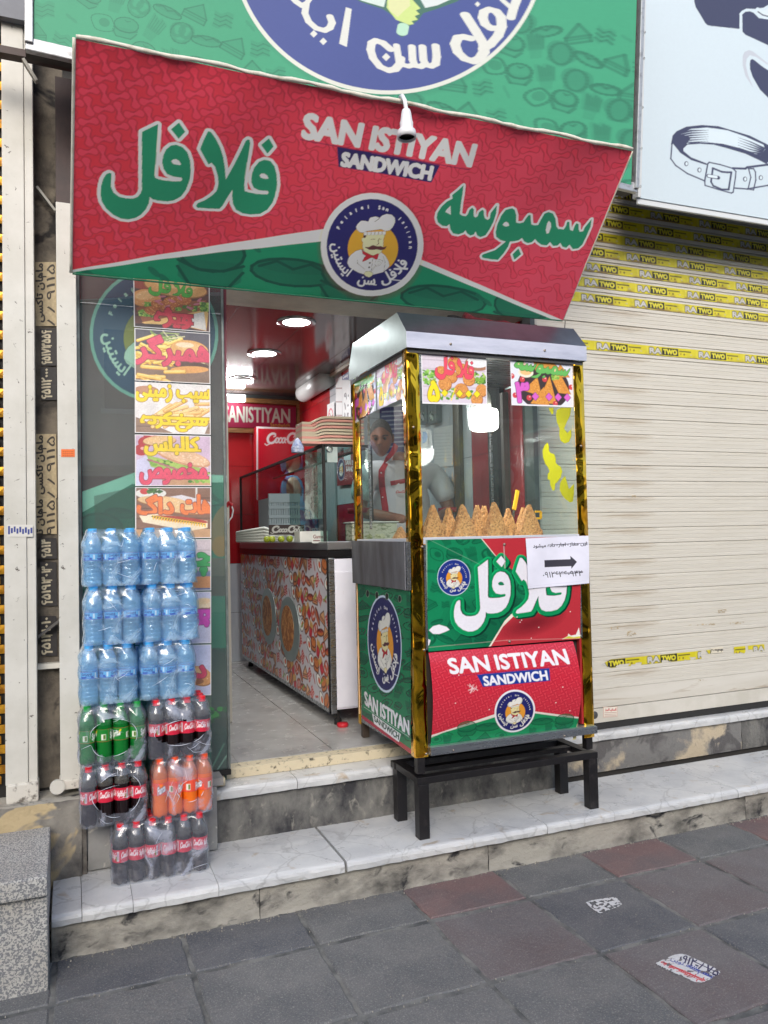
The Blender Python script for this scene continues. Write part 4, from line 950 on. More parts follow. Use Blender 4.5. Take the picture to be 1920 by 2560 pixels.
def speckle(m):
    nt = m.node_tree; N, Lk = nt.nodes.new, nt.links.new; b = nt.nodes['Principled BSDF']
    tc = N('ShaderNodeTexCoord'); v = N('ShaderNodeTexNoise'); v.inputs['Scale'].default_value = 165; v.inputs['Detail'].default_value = 3; Lk(tc.outputs['Object'], v.inputs['Vector'])
    r = N('ShaderNodeMapRange'); r.inputs['From Min'].default_value = .46; r.inputs['From Max'].default_value = .54; Lk(v.outputs['Fac'], r.inputs['Value'])
    x = N('ShaderNodeMix'); x.data_type = 'RGBA'; Lk(r.outputs[0], x.inputs[0]); Lk(b.inputs['Base Color'].links[0].from_socket, x.inputs[6]); x.inputs[7].default_value = L4((116, 118, 121)); Lk(x.outputs[2], b.inputs['Base Color'])
M_gran = mat('speckled granite', (188, 187, 182), .6, c2=(172, 168, 160), scale=3, bump=.002, bscale=90); speckle(M_gran)
box('top_stone', -1.4, -.083, 3.0, 3.52, .335, .405, M_gran, gb, bev=.008); box('base_stone', -1.4, -.084, 3.03, 3.5, -.02, .332, M_gran, gb, bev=.004)
box('gap_fill', -.082, .034, 3.30, 3.545, .0, .14, M_riser, pl); 

# ============================================================ ROLLER SHUTTER
YS = 3.86
sh = thing('roller_shutter', 'closed cream roller shutter with yellow tape strips on the right', 'roller shutter', (3.6, YS, .4))
M_slat = mat('dirty cream slat', (206, 202, 192), .5, c2=(188, 182, 168), scale=2.5, lo=.4, hi=.7, stretch=(.25, 1, 3), c3=(146, 124, 94), s3=7, lo3=.57, hi3=.74, bump=.0006)
X0, X1 = 2.475, 5.2; xm = onY(1500, 1300, YS)[0]
zl = lambda py: onY(1500, py, YS)[2]
z_a = zl(1100+1645/2.458); pit = (zl(1100+55/2.458) - zl(1100+1530/2.458))/15.0; z_0 = zl(1100+1530/2.458)
prof = [(0, .0), (-.006, .001), (-.012, .008), (-.012, .20), (-.0103, .214), (-.0103, .236), (-.012, .25), (-.013, .46), (-.0112, .474), (-.0112, .496), (-.013, .51), (-.0125, .72), (-.0108, .734), (-.0108, .756), (-.0125, .77), (-.012, .92), (-.006, .985), (0, .992)]
def slatmesh(X0, X1, p):
    V = [(x, YS+y, z*p) for x in (X0, (X0+X1)/2, X1) for y, z in prof]; k = len(prof)
    return V, [(q*k+j, (q+1)*k+j, (q+1)*k+j+1, q*k+j+1) for q in (0, 1) for j in range(k-1)]
slats = []
V, F = slatmesh(X0, X1, pit)
me = bpy.data.meshes.new('slat'); me.from_pydata((np.array(V)-np.array([3.6, YS, 0])).tolist(), [], F); me.materials.append(M_slat)
ns = int((4.3-z_0)/pit)
for i in range(ns):
    o = bpy.data.objects.new('slat', me); COL.objects.link(o); o.parent = sh; o.location = (random.uniform(-.001, .001), random.uniform(-.0015, .0015), z_0+i*pit-.4); slats.append(o)
box('backing', X0, X1, YS+.004, YS+.02, .39, 4.4, mat('slat gap shadow', (70, 62, 50), .9), sh)
box('bottom_slat', X0, X1, YS-.013, YS+.003, z_a+.004, z_0-.001, M_slat, sh, bev=.002)
zb = zl(1805)
box('bottom_bar', X0, X1, YS-.016, YS+.003, zb, z_a, mat('clean cream bar', (206, 202, 192), .4, c2=(190, 186, 174), scale=4), sh, bev=.003); box('rubber_seal', X0, X1, YS-.010, YS+.002, .394, zb-.001, mat('rubber seal', (40, 40, 40), .8), sh)
pc = onY(1487, 1788, YS-.018); MB().lathe([(0, -.005), (.018, -.004), (.022, .0), (.022, .006)], pc, 20, axis='y').build('lock_cover', mat('lock cover grey', (84, 84, 84), .5, .4), sh, smooth=True)
# tape printing: one unit of the repeating print, then strips along the slats
def tape_unit(c, x, w, torn=False):
    Y_, D_ = (212, 202, 44), (40, 38, 40); H_ = 1.0
    c.text('RA', [(x+.05*w, .22), (x+.27*w, .22), (x+.27*w, .78), (x+.05*w, .78)], (196, 194, 190), grow=.05, out=(70, 68, 70), outw=.07)
    c.rect(x+.29*w, .10, x+.62*w, .90, D_); c.text('TWO', [(x+.32*w, .26), (x+.59*w, .26), (x+.59*w, .76), (x+.32*w, .76)], (216, 206, 60), grow=.05)
    c.rect(x+.64*w, .28, x+.88*w, .38, D_); c.rect(x+.66*w, .55, x+.68*w, .75, (130, 70, 40), .8); c.ell(x+.74*w, .66, .12, .12, (90, 70, 40), alpha=.8); c.rect(x+.86*w, .6, x+.90*w, .72, (190, 186, 150), .8)
tape_h = pit*.60; unit = tape_h*6.9
def tape(slat_i, x_off, xa=X0, xb=4.75, fade=0.0, dirt=.5, torn=None):
    W = (xb-xa)/tape_h; c = Cv(W*15, 16, (206, 194, 40), [(0, 0), (W, 0), (W, 1), (0, 1)])
    u = 6.9; x = -(x_off % 1)*u
    while x < W: tape_unit(c, x, u); c.rect(x-.02, 0, x+.03, 1, (226, 220, 120), .6); x += u
    n = vnoise(c.w, c.h, 14, 4, slat_i); c.a *= (1-.28*dirt*np.clip((n-.5)*5, 0, 1))[..., None]
    c.a = c.a*(1-fade)+lin((170, 150, 90))*fade
    yy = np.linspace(0, 1, c.h)[:, None]; m = np.clip((yy-.72)/.28, 0, 1)*np.clip((n-.42)*4, 0, 1)*dirt*1.6; c.a += (lin((140, 112, 70))-c.a)*np.clip(m, 0, .85)[..., None]
    z = z_0+(slat_i+.36)*pit; y = YS-.0142
    keep = None
    if torn is not None:
        keep = torn(c)
    o = sheet('tape', c, [(xa, y, z+tape_h*.78), (xb, y, z+tape_h*.78), (xb, y, z-tape_h*.22), (xa, y, z-tape_h*.22)], M_gloss2, None, keep=keep, k=1.0)
    o.parent = slats[slat_i]; o.location = tuple(np.array(o.location)-wloc(slats[slat_i])); return o
M_gloss2 = mat('printed tape', rough=.35, vcol=True)
def uoff(px, py):   # where a unit of print starts
    return None
for si, py, pxs in ((31, 535, 1655), (30, 572, 1627), (29, 610, 1612), (28, 645, 1564), (27, 683, 1568), (26, 721, 1600), (25, 757, 1595), (24, 795, 1588), (21, 915, 1624)):
    xs0 = onY(pxs-2, py, YS)[0]; off = ((xs0-.35*tape_h - X0)/unit) % 1.0
    tape(si, -off + 1, dirt=.75 if si > 22 else .3, fade=.0)
def torn1(c):
    n = vnoise(c.w, c.h, 9, 3, 4); x = np.linspace(0, 1, c.w)[None, :]; y = np.linspace(0, 1, c.h)[:, None]
    L_ = np.minimum(x/.12, 1); k = (np.abs(y-.5) < .5*np.clip(L_*1.1+.15, 0, 1)) & ~((x > .90) & (x < .94)) & ~((x > .93) & (y > .62-.3*(x-.93)/.07+.2*n))
    return k & ((n < .62) | (y < .7))
xa_, xb_ = onY(1500, 1705, YS)[0], onY(1778, 1678, YS)[0]
tape(1, .17, xa_, xb_, dirt=.1, torn=torn1)
def torn2(c):
    n = vnoise(c.w, c.h, 7, 3, 6); x = np.linspace(0, 1, c.w)[None, :]; y = np.linspace(0, 1, c.h)[:, None]
    return (y < .55+.4*n) & ~((x > .38) & (x < .46)) & ~((x > .46) & (x < .6) & (y > .5))
tape(1, .62, onY(1832, 1665, YS)[0], onY(1908, 1655, YS)[0], dirt=.1, torn=torn2)
def p_small(c):
    c.rect(0, 0, 9999, 9999, (226, 220, 206)); c.text(fa('آسان البرز'), (1513, 1770, 28, 8), (190, 60, 60), grow=.4)
    for i in range(3): c.line([(1512, 1782+i*4), (1541, 1781+i*4)], 1.2, (170, 120, 110))
    c.line([(1509, 1768), (1543, 1766), (1543, 1791), (1509, 1793), (1509, 1768)], .8, (180, 110, 90))
P = [(1508, 1767), (1544, 1766), (1544, 1791), (1508, 1794)]; c = Cv(70, 50, (220, 214, 200), P); p_small(c); sheet('maker_sticker', c, [onY(px, py, YS-.0175) for px, py in P], M_paper, sh)
P = [(1777, 1620), (1808, 1617), (1808, 1631), (1777, 1634)]; c = Cv(60, 26, (214, 206, 186), P); c.text('۲۰۰۶۹۴۶۴', (1778, 1623, 28, 7), (50, 46, 44), grow=.3); sheet('number_sticker', c, [onY(px, py, YS-.0175) for px, py in P], M_paper, sh)
# scraps of torn paper on the slats
rs = random.Random(4)
for (x, y, w, h) in ((1525, 1567, 24, 7), (1568, 1577, 22, 14), (1722, 1560, 70, 4), (1825, 1556, 34, 5), (1740, 1700, 20, 5), (1796, 1525, 20, 8), (1560, 1240, 30, 5), (1700, 1690, 8, 3)):
    P = [(x, y), (x+w, y-2), (x+w, y+h-2), (x, y+h)]; c = Cv(w*1.4, h*1.8, (180, 164, 136), P); c.grain(.35, 4, int(x)); n = vnoise(c.w, c.h, 5, 3, int(x)+1)
    sheet('paper_scrap', c, [onY(px, py, YS-.0165) for px, py in P], M_paper, sh, keep=n > .47)
# shutter housing below the white sign, dark soffit
hs = thing('shutter_housing', 'dark shutter housing and soffit under the signs', 'housing', (3, 3.5, 3.6))
box('soffit', -.2, 5.2, 3.56, 4.0, 4.15, 4.3, M_blk, hs)
jb = thing('shutter_guide', 'pale steel guide rail at the left edge of the roller shutter', 'guide rail', (2.47, 3.80, .4))
box('rail', 2.455, 2.50, 3.80, 3.87, .40, 4.0, mat('pale guide steel', (186, 184, 176), .5, c2=(150, 146, 136), scale=12), jb, bev=.003)
# ============================================================ SHOP WINDOW with decal and menu posters
YW = 3.70
wx0, wx1 = onY(205, 1300, YW)[0], onY(560, 1300, YW)[0]
wz0, wz1 = .492, 2.86
wi = thing('shop_window', 'narrow shop window with faded round emblem decal left of the door', 'window', (.35, YW, .49))
M_glass = glassy('window glass', tint=(226, 240, 234), ior=1.85, haze=.05, wob=.0004, wscale=1.2)
box('glass_pane', wx0, wx1, YW-.008, YW-.003, wz0, wz1, M_glass, wi)
M_af = mat('grey green aluminium', (132, 140, 136), .4, .4, c2=(100, 106, 104), scale=12)
box('frame', wx0-.028, wx0-.002, YW-.03, YW+.03, wz0, wz1, M_af, wi, bev=.003); box('frame', wx1+.001, wx1+.012, YW-.01, YW+.04, wz0, wz1, M_af, wi, bev=.002)
box('frame', wx0-.028, wx1+.012, YW-.02, YW+.03, wz0-.025, wz0-.001, M_blk, wi, bev=.002)
box('jamb', wx1-.012, wx1+.004, YW+.041, YW+.11, .47, 2.86, mat('door jamb dark edge', (40, 46, 44), .4), wi)
P = [(205, 560), (566, 610), (567, 1950), (207, 2000)]
cv = Cv(220, 760, (96, 44, 52), P)
cv.fill([(190, 560), (600, 560), (600, 1185), (190, 1185)], (104, 44, 54))
for k_ in range(10): cv.rect(190, 870+k_*18, 600, 1190, (150, 120, 126), .05)
emblem(cv, circ(385, 836, 161, 167, .08), navy=(46, 62, 110), white=(150, 184, 178), rim=.95, orange=(170, 140, 50))
cv.fill([(190, 1235), (340, 1180), (600, 1190), (600, 1215), (400, 1240), (190, 1300)], (176, 208, 200))
cv.fill([(190, 1290), (330, 1210), (600, 1205), (600, 2100), (190, 2100)], (44, 116, 96))
for x, y, s, kd in ((250, 1330, 110, 'burger'), (545, 1250, 60, 'bits'), (553, 1300, 90, 'burger'), (300, 1280, 60, 'dog')): doodle(cv, kd, x, y, s, .1, (24, 66, 60), (30, 84, 72), .6)
cv.fill([(235, 1240), (345, 1215), (345, 1400), (240, 1400)], (70, 74, 66), .6)
# lower part: burger photograph printed behind
cv.ell(552, 1320, 26, 60, (150, 108, 70), .3); cv.rect(528, 1395, 570, 1440, (116, 92, 84)); cv.ell(552, 1366, 22, 26, (176, 112, 50)); cv.rect(528, 1440, 570, 1490, (90, 70, 66)); cv.ell(565, 1730, 60, 120, (120, 112, 100), -.5)
cv.rect(528, 1620, 570, 1980, (40, 44, 40), .85)
for i in range(16): cv.ell(545+random.uniform(-22, 20), 1790+random.uniform(-18, 14), 8, 6, (52, 150, 40) if i % 3 else (30, 90, 30))
cv.line([(530, 1920), (560, 1860)], 5, (90, 130, 110)); cv.line([(540, 1930), (566, 1890)], 4, (150, 170, 160))
cv.shade(.12, 40); cv.grain(.04, 3)
psheet('decal', cv, (0, YW+.006, 0), (0, 1, 0), mat('window decal', rough=.5, vcol=True), wi, k=1.25)
box('dark_behind', wx0, wx1, YW+.02, YW+.024, wz0, wz1, M_blk, wi)
def wood(c, a=(120, 84, 62), b=(92, 62, 48), n=6, y0=0, y1=1, rot=0):
    c.rect(-.1, y0, 1.1, y1, a)
    for i in range(n): c.rect(-.1, y0+(y1-y0)*i/n, 1.1, y0+(y1-y0)*(i+.12)/n, b, .8)
    for i in range(40): y = random.uniform(y0, y1); x = random.random(); c.line([(x, y), (x+random.uniform(.1, .4), y+.004)], .006, b, .3)
def lettuce(c, cx, cy, w, h, n=60, base=((120, 170, 60), (170, 200, 90), (70, 120, 40))):
    for i in range(n): c.ell(cx+random.uniform(-w, w), cy+random.uniform(-h, h), random.uniform(.012, .04), random.uniform(.01, .03), random.choice(base), rot=random.uniform(0, 3))
def crisp(c, cx, cy, rx, ry, col=(206, 130, 60), n=60, rot=0, dk=(150, 80, 34), lt=(238, 180, 104)):
    c.ell(cx, cy, rx, ry, dk, rot=rot); c.ell(cx-.004, cy-.008, rx*.95, ry*.93, col, rot=rot)
    for i in range(n):
        t = random.uniform(0, 2*pi); q = sqrt(random.random())*.88; x, y = rx*q*cos(t), ry*q*sin(t)
        c.ell(cx+x*cos(rot)-y*sin(rot), cy+x*sin(rot)+y*cos(rot), .008, .007, random.choice([dk, lt, lt, col]), alpha=.7)
def bun(c, cx, cy, rx, ry, rot=0, col=(214, 160, 92)):
    c.ell(cx, cy, rx, ry, (160, 104, 52), rot=rot); c.ell(cx, cy-.01, rx*.97, ry*.93, col, rot=rot); c.ell(cx-.05*rx, cy-ry*.35, rx*.7, ry*.45, (232, 192, 134), rot=rot, alpha=.6)
    for i in range(26):
        t = random.uniform(0, 2*pi); q = sqrt(random.random())*.8; c.ell(cx+rx*q*cos(t)*cos(rot)-ry*q*sin(t)*sin(rot), cy+rx*q*cos(t)*sin(rot)+ry*q*sin(t)*cos(rot), .008, .006, (246, 224, 180), alpha=.7)
def fry(c, x, y, L, a, w=.045, col=(238, 196, 110)):
    dx, dy = L*cos(a), L*sin(a); c.line([(x, y+.008), (x+dx, y+dy+.008)], w, (196, 136, 60)); c.line([(x, y), (x+dx, y+dy)], w*.82, col); c.line([(x, y-w*.18), (x+dx, y+dy-w*.18)], w*.25, (250, 226, 160), .8)
def ftext(c, s_, x, y, w, h, col, out=(120, 90, 20), grow=.012, ow=.012):
    c.text(fa(s_), (x, y, w, h), col, grow=grow, out=out, outw=ow)
def wfit(shp, x, y, w, h):
    A = np.concatenate([np.array(p) for p in shp]); a0 = A.min(axis=0); a1 = A.max(axis=0)
    return np.array([[w/(a1[0]-a0[0]), 0, x-a0[0]*w/(a1[0]-a0[0])], [0, h/(a1[1]-a0[1]), y-a0[1]*h/(a1[1]-a0[1])]])
def fword(c, shp, holes, x, y, w, h, col, out, ow=4.0): word(c, shp, holes, col, out, ow, wfit(shp, x, y, w, h), (226, 200, 150))
def p1(c):
    wood(c, (96, 54, 42), (60, 34, 30), 4); c.ell(.1, .12, .14, .12, (150, 60, 40)); 
    bun(c, .55, .16, .42, .2, .12); bun(c, .16, .42, .2, .18, -.5, (216, 150, 84)); c.fill([(.03, .62), (.3, .5), (.95, .36), (.97, .5), (.5, .9), (.12, .92)], (150, 84, 50))
    lettuce(c, .55, .55, .4, .06); lettuce(c, .2, .72, .12, .05)
    for x, y, q in ((.32, .52, .1), (.5, .46, .12), (.65, .4, .11), (.24, .66, .1), (.44, .6, .1)): crisp(c, x, y, q, q*.9, (190, 106, 50))
    for i in range(14): c.ell(random.uniform(.3, .95), random.uniform(.32, .55), .05, .018, (206, 120, 140), rot=random.uniform(-1, 1), alpha=.8)
    c.fill([(.1, .9), (.5, .74), (.95, .55), (.98, .62), (.95, .98), (.6, .9), (.2, .97)], (232, 190, 116)); c.fill([(.62, .72), (.92, .6), (.95, .97), (.66, .9)], (226, 222, 214)); lettuce(c, .93, .5, .05, .08)
    c.fill([(0, .93), (.6, .9), (.9, 1.01), (0, 1.01)], (50, 36, 40))
    fword(c, FL, FLE, .19, .0, .58, .36, (70, 170, 50), (60, 90, 30)); ftext(c, 'ویژه', .27, .58, .47, .38, (206, 50, 70), (120, 40, 40), .016)
def p2(c):
    c.rect(-.1, -.1, 1.1, 1.1, (84, 82, 92)); c.rect(-.1, .55, 1.1, 1.1, (132, 108, 92))
    for i in range(26): c.line([(random.uniform(.2, .6), random.uniform(.0, .2)), (random.uniform(.3, .7), random.uniform(.05, .3))], .02, random.choice([(170, 190, 110), (220, 214, 170), (120, 150, 60)]), .8)
    for i in range(46): fry(c, random.uniform(-.05, .5), random.uniform(.22, .7), random.uniform(.15, .3), random.uniform(-.6, .8), .05, (240, 210, 100))
    bun(c, .72, .36, .26, .2, .1, (224, 170, 100)); c.ell(.66, .26, .12, .05, (250, 236, 210), alpha=.6)
    lettuce(c, .72, .56, .24, .04, 50, ((226, 226, 180), (170, 200, 90), (200, 70, 60))); c.ell(.74, .66, .24, .08, (84, 60, 52)); c.ell(.72, .74, .26, .07, (222, 160, 90), rot=-.1)
    for i in range(8): fry(c, random.uniform(.0, .4), random.uniform(.72, .95), random.uniform(.2, .35), random.uniform(-.3, .9), .06, (240, 200, 100))
    ftext(c, 'همبر', .37, .28, .62, .40, (214, 70, 100), (150, 60, 80), .02); ftext(c, 'گر', .02, .12, .34, .55, (222, 80, 108), (150, 60, 80), .02)
def p3(c):
    wood(c, (150, 122, 104), (112, 86, 72), 7); c.fill([(0, .0), (1.05, -.05), (1.05, .5), (.9, 1.05), (.6, 1.05), (0, .68)], (232, 228, 226)); c.ell(.15, .2, .2, .14, (238, 236, 234)); c.ell(.15, .16, .16, .09, (190, 140, 110))
    for i in range(44):
        x, y = random.uniform(.15, .85), random.uniform(.15, .88)
        if y < .2+.3*(1-x)+.1: continue
        fry(c, x, y, random.uniform(.25, .45), random.uniform(-1.0, .1), .06, random.choice([(240, 200, 130), (236, 186, 112), (244, 212, 150)]))
    ftext(c, 'سیب زمینی', .02, .04, .97, .33, (244, 214, 30), (170, 130, 40), .014); ftext(c, 'سرخ کرده', .08, .58, .87, .36, (244, 214, 30), (170, 130, 40), .014)
def p4(c):
    c.rect(-.1, -.1, 1.1, 1.1, (206, 180, 204)); c.fill([(.3, .75), (.8, .7), (1, .95), (1, 1.05), (.4, 1.05)], (196, 150, 112))
    for x, y in ((.13, .15), (.08, .3), (.2, .03)): c.ell(x, y, .09, .11, (176, 40, 48)); c.ell(x+.02, y-.03, .03, .03, (240, 170, 160))
    c.fill([(.02, .5), (.14, .42), (.25, .6), (.2, 1.0), (.0, 1.0)], (206, 204, 230)); bun(c, .32, .12, .22, .1, -.1, (220, 180, 130))
    c.fill([(.15, .4), (.9, .66), (1.0, .95), (.8, .9), (.2, .62)], (160, 190, 90)); lettuce(c, .45, .55, .3, .06, 40); lettuce(c, .85, .82, .15, .1, 50)
    for i in range(10): c.ell(.2+i*.07, .5+i*.035, .05, .02, (170, 110, 110), rot=.4)
    c.ell(.62, .42, .4, .15, (206, 150, 112), rot=.42); c.ell(.62, .40, .38, .13, (226, 184, 146), rot=.42)
    for i in range(60): t = random.uniform(-.35, .35); c.ell(.62+t, .41+t*.44+random.uniform(-.08, .08), .014, .006, (244, 220, 190), rot=.4)
    ftext(c, 'کالباس', .13, .03, .70, .36, (240, 206, 30), (150, 130, 40), .016); ftext(c, 'مخصوص', .07, .56, .86, .40, (222, 70, 100), (160, 60, 80), .016)
def p5(c):
    wood(c, (132, 96, 76), (96, 66, 54), 5); c.rect(-.1, .82, 1.1, 1.1, (196, 152, 110)); c.ell(.2, .12, .2, .1, (224, 222, 214)); c.ell(.12, .08, .06, .06, (196, 60, 60)); lettuce(c, .25, .07, .08, .05, 30, ((70, 120, 50), (50, 90, 40)))
    c.fill([(.4, .2), (.6, .15), (1, .3), (1.02, .5), (.3, .4)], (214, 208, 212)); c.line([(.8, .02), (.8, .22)], .03, (210, 206, 200)); bun(c, .35, .28, .33, .1, .12, (222, 186, 136)); bun(c, .6, .42, .36, .1, .2, (226, 190, 140))
    c.fill([(.05, .55), (.3, .52), (.95, .66), (.95, .8), (.7, .86), (.1, .68)], (240, 222, 190)); c.ell(.58, .63, .38, .055, (176, 60, 46), rot=.16)
    for i in range(20): x = .22+i*.036; y = .57+i*.0085; c.line([(x, y-.02), (x+.012, y+.05), (x+.02, y-.01)], .016, (240, 190, 50)); c.ell(x, y, .012, .01, (70, 110, 40))
    ftext(c, 'هات', .60, .16, .38, .36, (232, 122, 56), (150, 80, 60), .018); ftext(c, 'داگ', .03, .16, .46, .36, (232, 122, 56), (150, 80, 60), .018)
def p6(c):
    wood(c, (200, 186, 190), (176, 160, 160), 5); c.rect(-.1, .62, 1.1, .76, (110, 120, 150)); c.fill([(.3, .74), (1.1, .72), (1.1, .95), (.3, 1.0)], (206, 140, 84)); c.rect(-.1, .95, 1.1, 1.1, (90, 100, 140)); ftext(c, 'چیپس', .2, .28, .78, .42, (40, 160, 80), (40, 110, 60), .02)
def p7(c):
    c.rect(-.1, -.1, 1.1, 1.1, (206, 204, 226)); bun(c, .88, .24, .16, .12, -.2, (232, 206, 170)); c.ell(.9, .36, .13, .05, (150, 100, 70)); ftext(c, 'پیده رو', .3, .34, .67, .32, (200, 50, 170), (140, 50, 120), .02)
def p8(c):
    c.rect(-.1, -.1, 1.1, 1.1, (204, 204, 230)); bun(c, .84, .62, .16, .22, -.6, (216, 150, 84)); c.ell(.8, .72, .1, .06, (150, 90, 50)); ftext(c, 'دوک', .4, .32, .52, .42, (214, 50, 90), (150, 50, 70), .02)
PQ = [[(333, 690), (524, 706), (525, 831), (335, 817)], [(336, 820), (525, 834), (526, 960), (337, 951)], [(337, 954), (526, 963), (527, 1087), (337, 1082)], [(337, 1086), (527, 1090), (528, 1215), (338, 1215)],
      [(338, 1218), (528, 1218), (528, 1345), (338, 1347)], [(338, 1350), (528, 1348), (528, 1476), (338, 1479)], [(338, 1482), (528, 1479), (528, 1608), (338, 1612)], [(338, 1615), (528, 1611), (528, 1738), (338, 1743)]]
PL = ['falafel sandwich poster with green and red Persian words, topmost in the window column', 'burger and fries poster with pink lettering in the window', 'french fries poster with yellow lettering in the window', 'cold cut baguette poster with yellow and pink words in the window',
      'hot dog poster with orange lettering just above the water packs', 'poster with a green letter half hidden behind the top water pack', 'poster with magenta letters half hidden behind the middle water pack', 'poster with a red letter half hidden behind the lowest water pack']
for i, (q, fn) in enumerate(zip(PQ, (p1, p2, p3, p4, p5, p6, p7, p8))):
    random.seed(50+i); c = Cv(180, 128, (220, 216, 214)); fn(c); c.a = c.a*.88+.05; c.grain(.16, 2, i); c.shade(.12, 20, i+3)
    c.rect(-.02, -.02, .012, 1.02, (226, 224, 222)); c.rect(.988, -.02, 1.02, 1.02, (226, 224, 222)); c.rect(-.02, -.02, 1.02, .014, (226, 224, 222)); c.rect(-.02, .986, 1.02, 1.02, (226, 224, 222))
    o = sheet('menu_poster', c, [onY(px, py, YW-.012) for px, py in q], M_paper, None); tag(o, PL[i], 'poster', 'menu posters in the shop window')
box('drain_block', .575, .655, 3.66, 3.76, .425, .462, M_cream, us, bev=.006)

# ============================================================ DRINKS
M_cola = mat('cola liquid', (26, 14, 16), .06, spec=.6); M_clr = glassy('clear bottle plastic', tint=(206, 208, 206), ior=1.5, body=(150, 146, 140), bodyf=.22)
M_oran = mat('orange soda', (236, 112, 30), .10, c2=(226, 96, 24), scale=14); M_orclr = glassy('orange bottle plastic', tint=(250, 200, 150), body=(240, 150, 90), bodyf=.45)
M_gre = mat('green soda', (14, 110, 40), .10, c2=(10, 84, 34), scale=14); M_greclr = glassy('green bottle plastic', tint=(120, 210, 140), body=(60, 160, 90), bodyf=.45)
M_wat = glassy('blue water bottle', tint=(212, 238, 250), ior=1.6, body=(184, 228, 250), bodyf=.22, rough=.06, wob=.003, wscale=40)
M_capr = mat('red cap', (214, 30, 44), .35); M_capo = mat('orange cap', (238, 84, 40), .35); M_capg = mat('green cap', (24, 150, 60), .35); M_capb = mat('sky blue cap', (70, 170, 230), .35)
M_lab = mat('bottle label', rough=.35, vcol=True)
def script_logo(c, x, y, w, h, col, wd=.10):
    """flowing white script, drawn as strokes"""
    s0 = c.sub; A0 = np.array([[1, 0, 0], [0, 1, 0]], float) if s0 is None else np.asarray(s0, float)
    c.sub = A0 @ np.array([[w/9.6, -.22*h/3, x+.22*h/3*2.6], [0, h/3.0, y], [0, 0, 1]])
    def arc(cx, cy, rx, ry, a, b, n=14): return [(cx+rx*cos(radians(t)), cy+ry*sin(radians(t))) for t in np.linspace(a, b, n)]
    S = [(arc(1.25, 1.25, 1.05, 1.0, -60, -340), .40), ([(1.8, .4), (2.0, .75), (1.6, .9)], .2), ([(1.1, 2.3), (.3, 2.7), (-.2, 2.4)], .18), (arc(2.55, 1.65, .38, .5, 0, 360), .25), (arc(3.4, 1.65, .38, .5, -40, -320), .25),
         (arc(4.15, 1.65, .36, .5, 0, 360), .25), ([(4.55, 1.2), (4.5, 1.9), (4.8, 2.15)], .22), ([(4.75, 1.5), (5.15, 1.45)], .22), (arc(6.05, 1.2, .95, 1.0, -50, -330), .40), ([(6.5, .45), (6.8, .8), (6.5, 1.0)], .2), ([(5.9, .25), (7.2, .0), (8.8, .55), (9.4, .4)], .16), (arc(7.2, 1.65, .38, .5, 0, 360), .25),
         ([(8.15, 1.2), (8.25, .5), (8.05, .5), (7.9, 1.5), (8.05, 2.1)], .2), (arc(8.85, 1.65, .36, .5, 0, 360), .25), ([(9.25, 1.2), (9.2, 1.95), (9.5, 2.1)], .2)]
    for P, ww in S: c.line(P, ww*wd/.10, col)
    c.sub = s0
def mk_label(kind):
    c = Cv(132, 20, (204, 34, 62), [(0, 0), (6.6, 0), (6.6, 1), (0, 1)])
    if kind == 'cola':
        for x in (0, 3.3):
            script_logo(c, x+.08, .16, 1.35, .62, (240, 232, 232)); c.text(fa('کوکاکولا'), (x+1.62, .2, 1.05, .6), (240, 232, 232), grow=.022); c.rect(x+2.85, .12, x+3.15, .88, (226, 206, 210)); c.rect(x+2.92, .2, x+3.08, .8, (90, 80, 110), .7)
        c.rect(2.7, .5, 2.85, .85, (90, 130, 40)); c.rect(5.6, .45, 5.95, .85, (226, 230, 220)); c.rect(5.75, .48, 5.93, .82, (96, 130, 50))
    elif kind == 'green':
        c.rect(0, 0, 7, 1, (24, 128, 44))
        for x in (.1, 3.4): c.text('Sprite', [(x+.2, .3), (x+1.5, .08), (x+1.5, .7), (x+.2, .95)], (232, 240, 226), grow=.03, out=(20, 90, 50), outw=.03); c.ell(x+1.45, .25, .22, .09, (240, 206, 30), rot=-.6); c.rect(x+2.3, .4, x+2.9, .85, (226, 230, 210)); c.rect(x+2.55, .45, x+2.85, .8, (90, 120, 40))
    elif kind == 'orange':
        c.rect(0, 0, 7, 1, (232, 84, 60))
        for x in (.1, 3.4): c.ell(x+.8, .5, .5, .4, (238, 120, 30)); c.text('Fanta', [(x+.3, .35), (x+1.35, .1), (x+1.35, .65), (x+.3, .95)], (240, 236, 236), grow=.03, out=(50, 50, 110), outw=.035); c.rect(x+2.2, .35, x+2.8, .85, (230, 230, 214)); c.rect(x+2.5, .4, x+2.78, .8, (120, 130, 60))
    else:
        c.rect(0, 0, 7, 1, (110, 184, 230)); c.rect(0, .0, 7, .08, (60, 120, 200)); 
        for x in (.1, 2.3, 4.5): c.text('DASANI', (x+.15, .16, 1.2, .36), (20, 56, 140), grow=.02); c.fill([(x, .62), (x+.3, .66), (x+.8, .6), (x+1.6, .56), (x+1.7, .92), (x+.9, .86), (x+.1, .96)], (20, 76, 178)); c.rect(x+.75, .68, x+1.3, .82, (120, 180, 236)); c.rect(x+1.75, .15, x+1.95, .8, (220, 230, 240))
        c.rect(0, .92, 7, 1, (60, 120, 200))
    return c
def label_mesh(kind, R, z0, z1):
    c = mk_label(kind); o = sheet('label', c, None, M_lab, None, pos=lambda u, v: np.c_[(R*np.cos(2*pi*u)), (R*np.sin(2*pi*u)), (z1+(z0-z1)*v)])
    me = o.data; off = np.array(o.location); bpy.data.objects.remove(o)
    co = np.empty(len(me.vertices)*3, np.float32); me.vertices.foreach_get('co', co); co = co.reshape(-1, 3)+off; me.vertices.foreach_set('co', co.astype(np.float32).ravel()); me.update(); return me
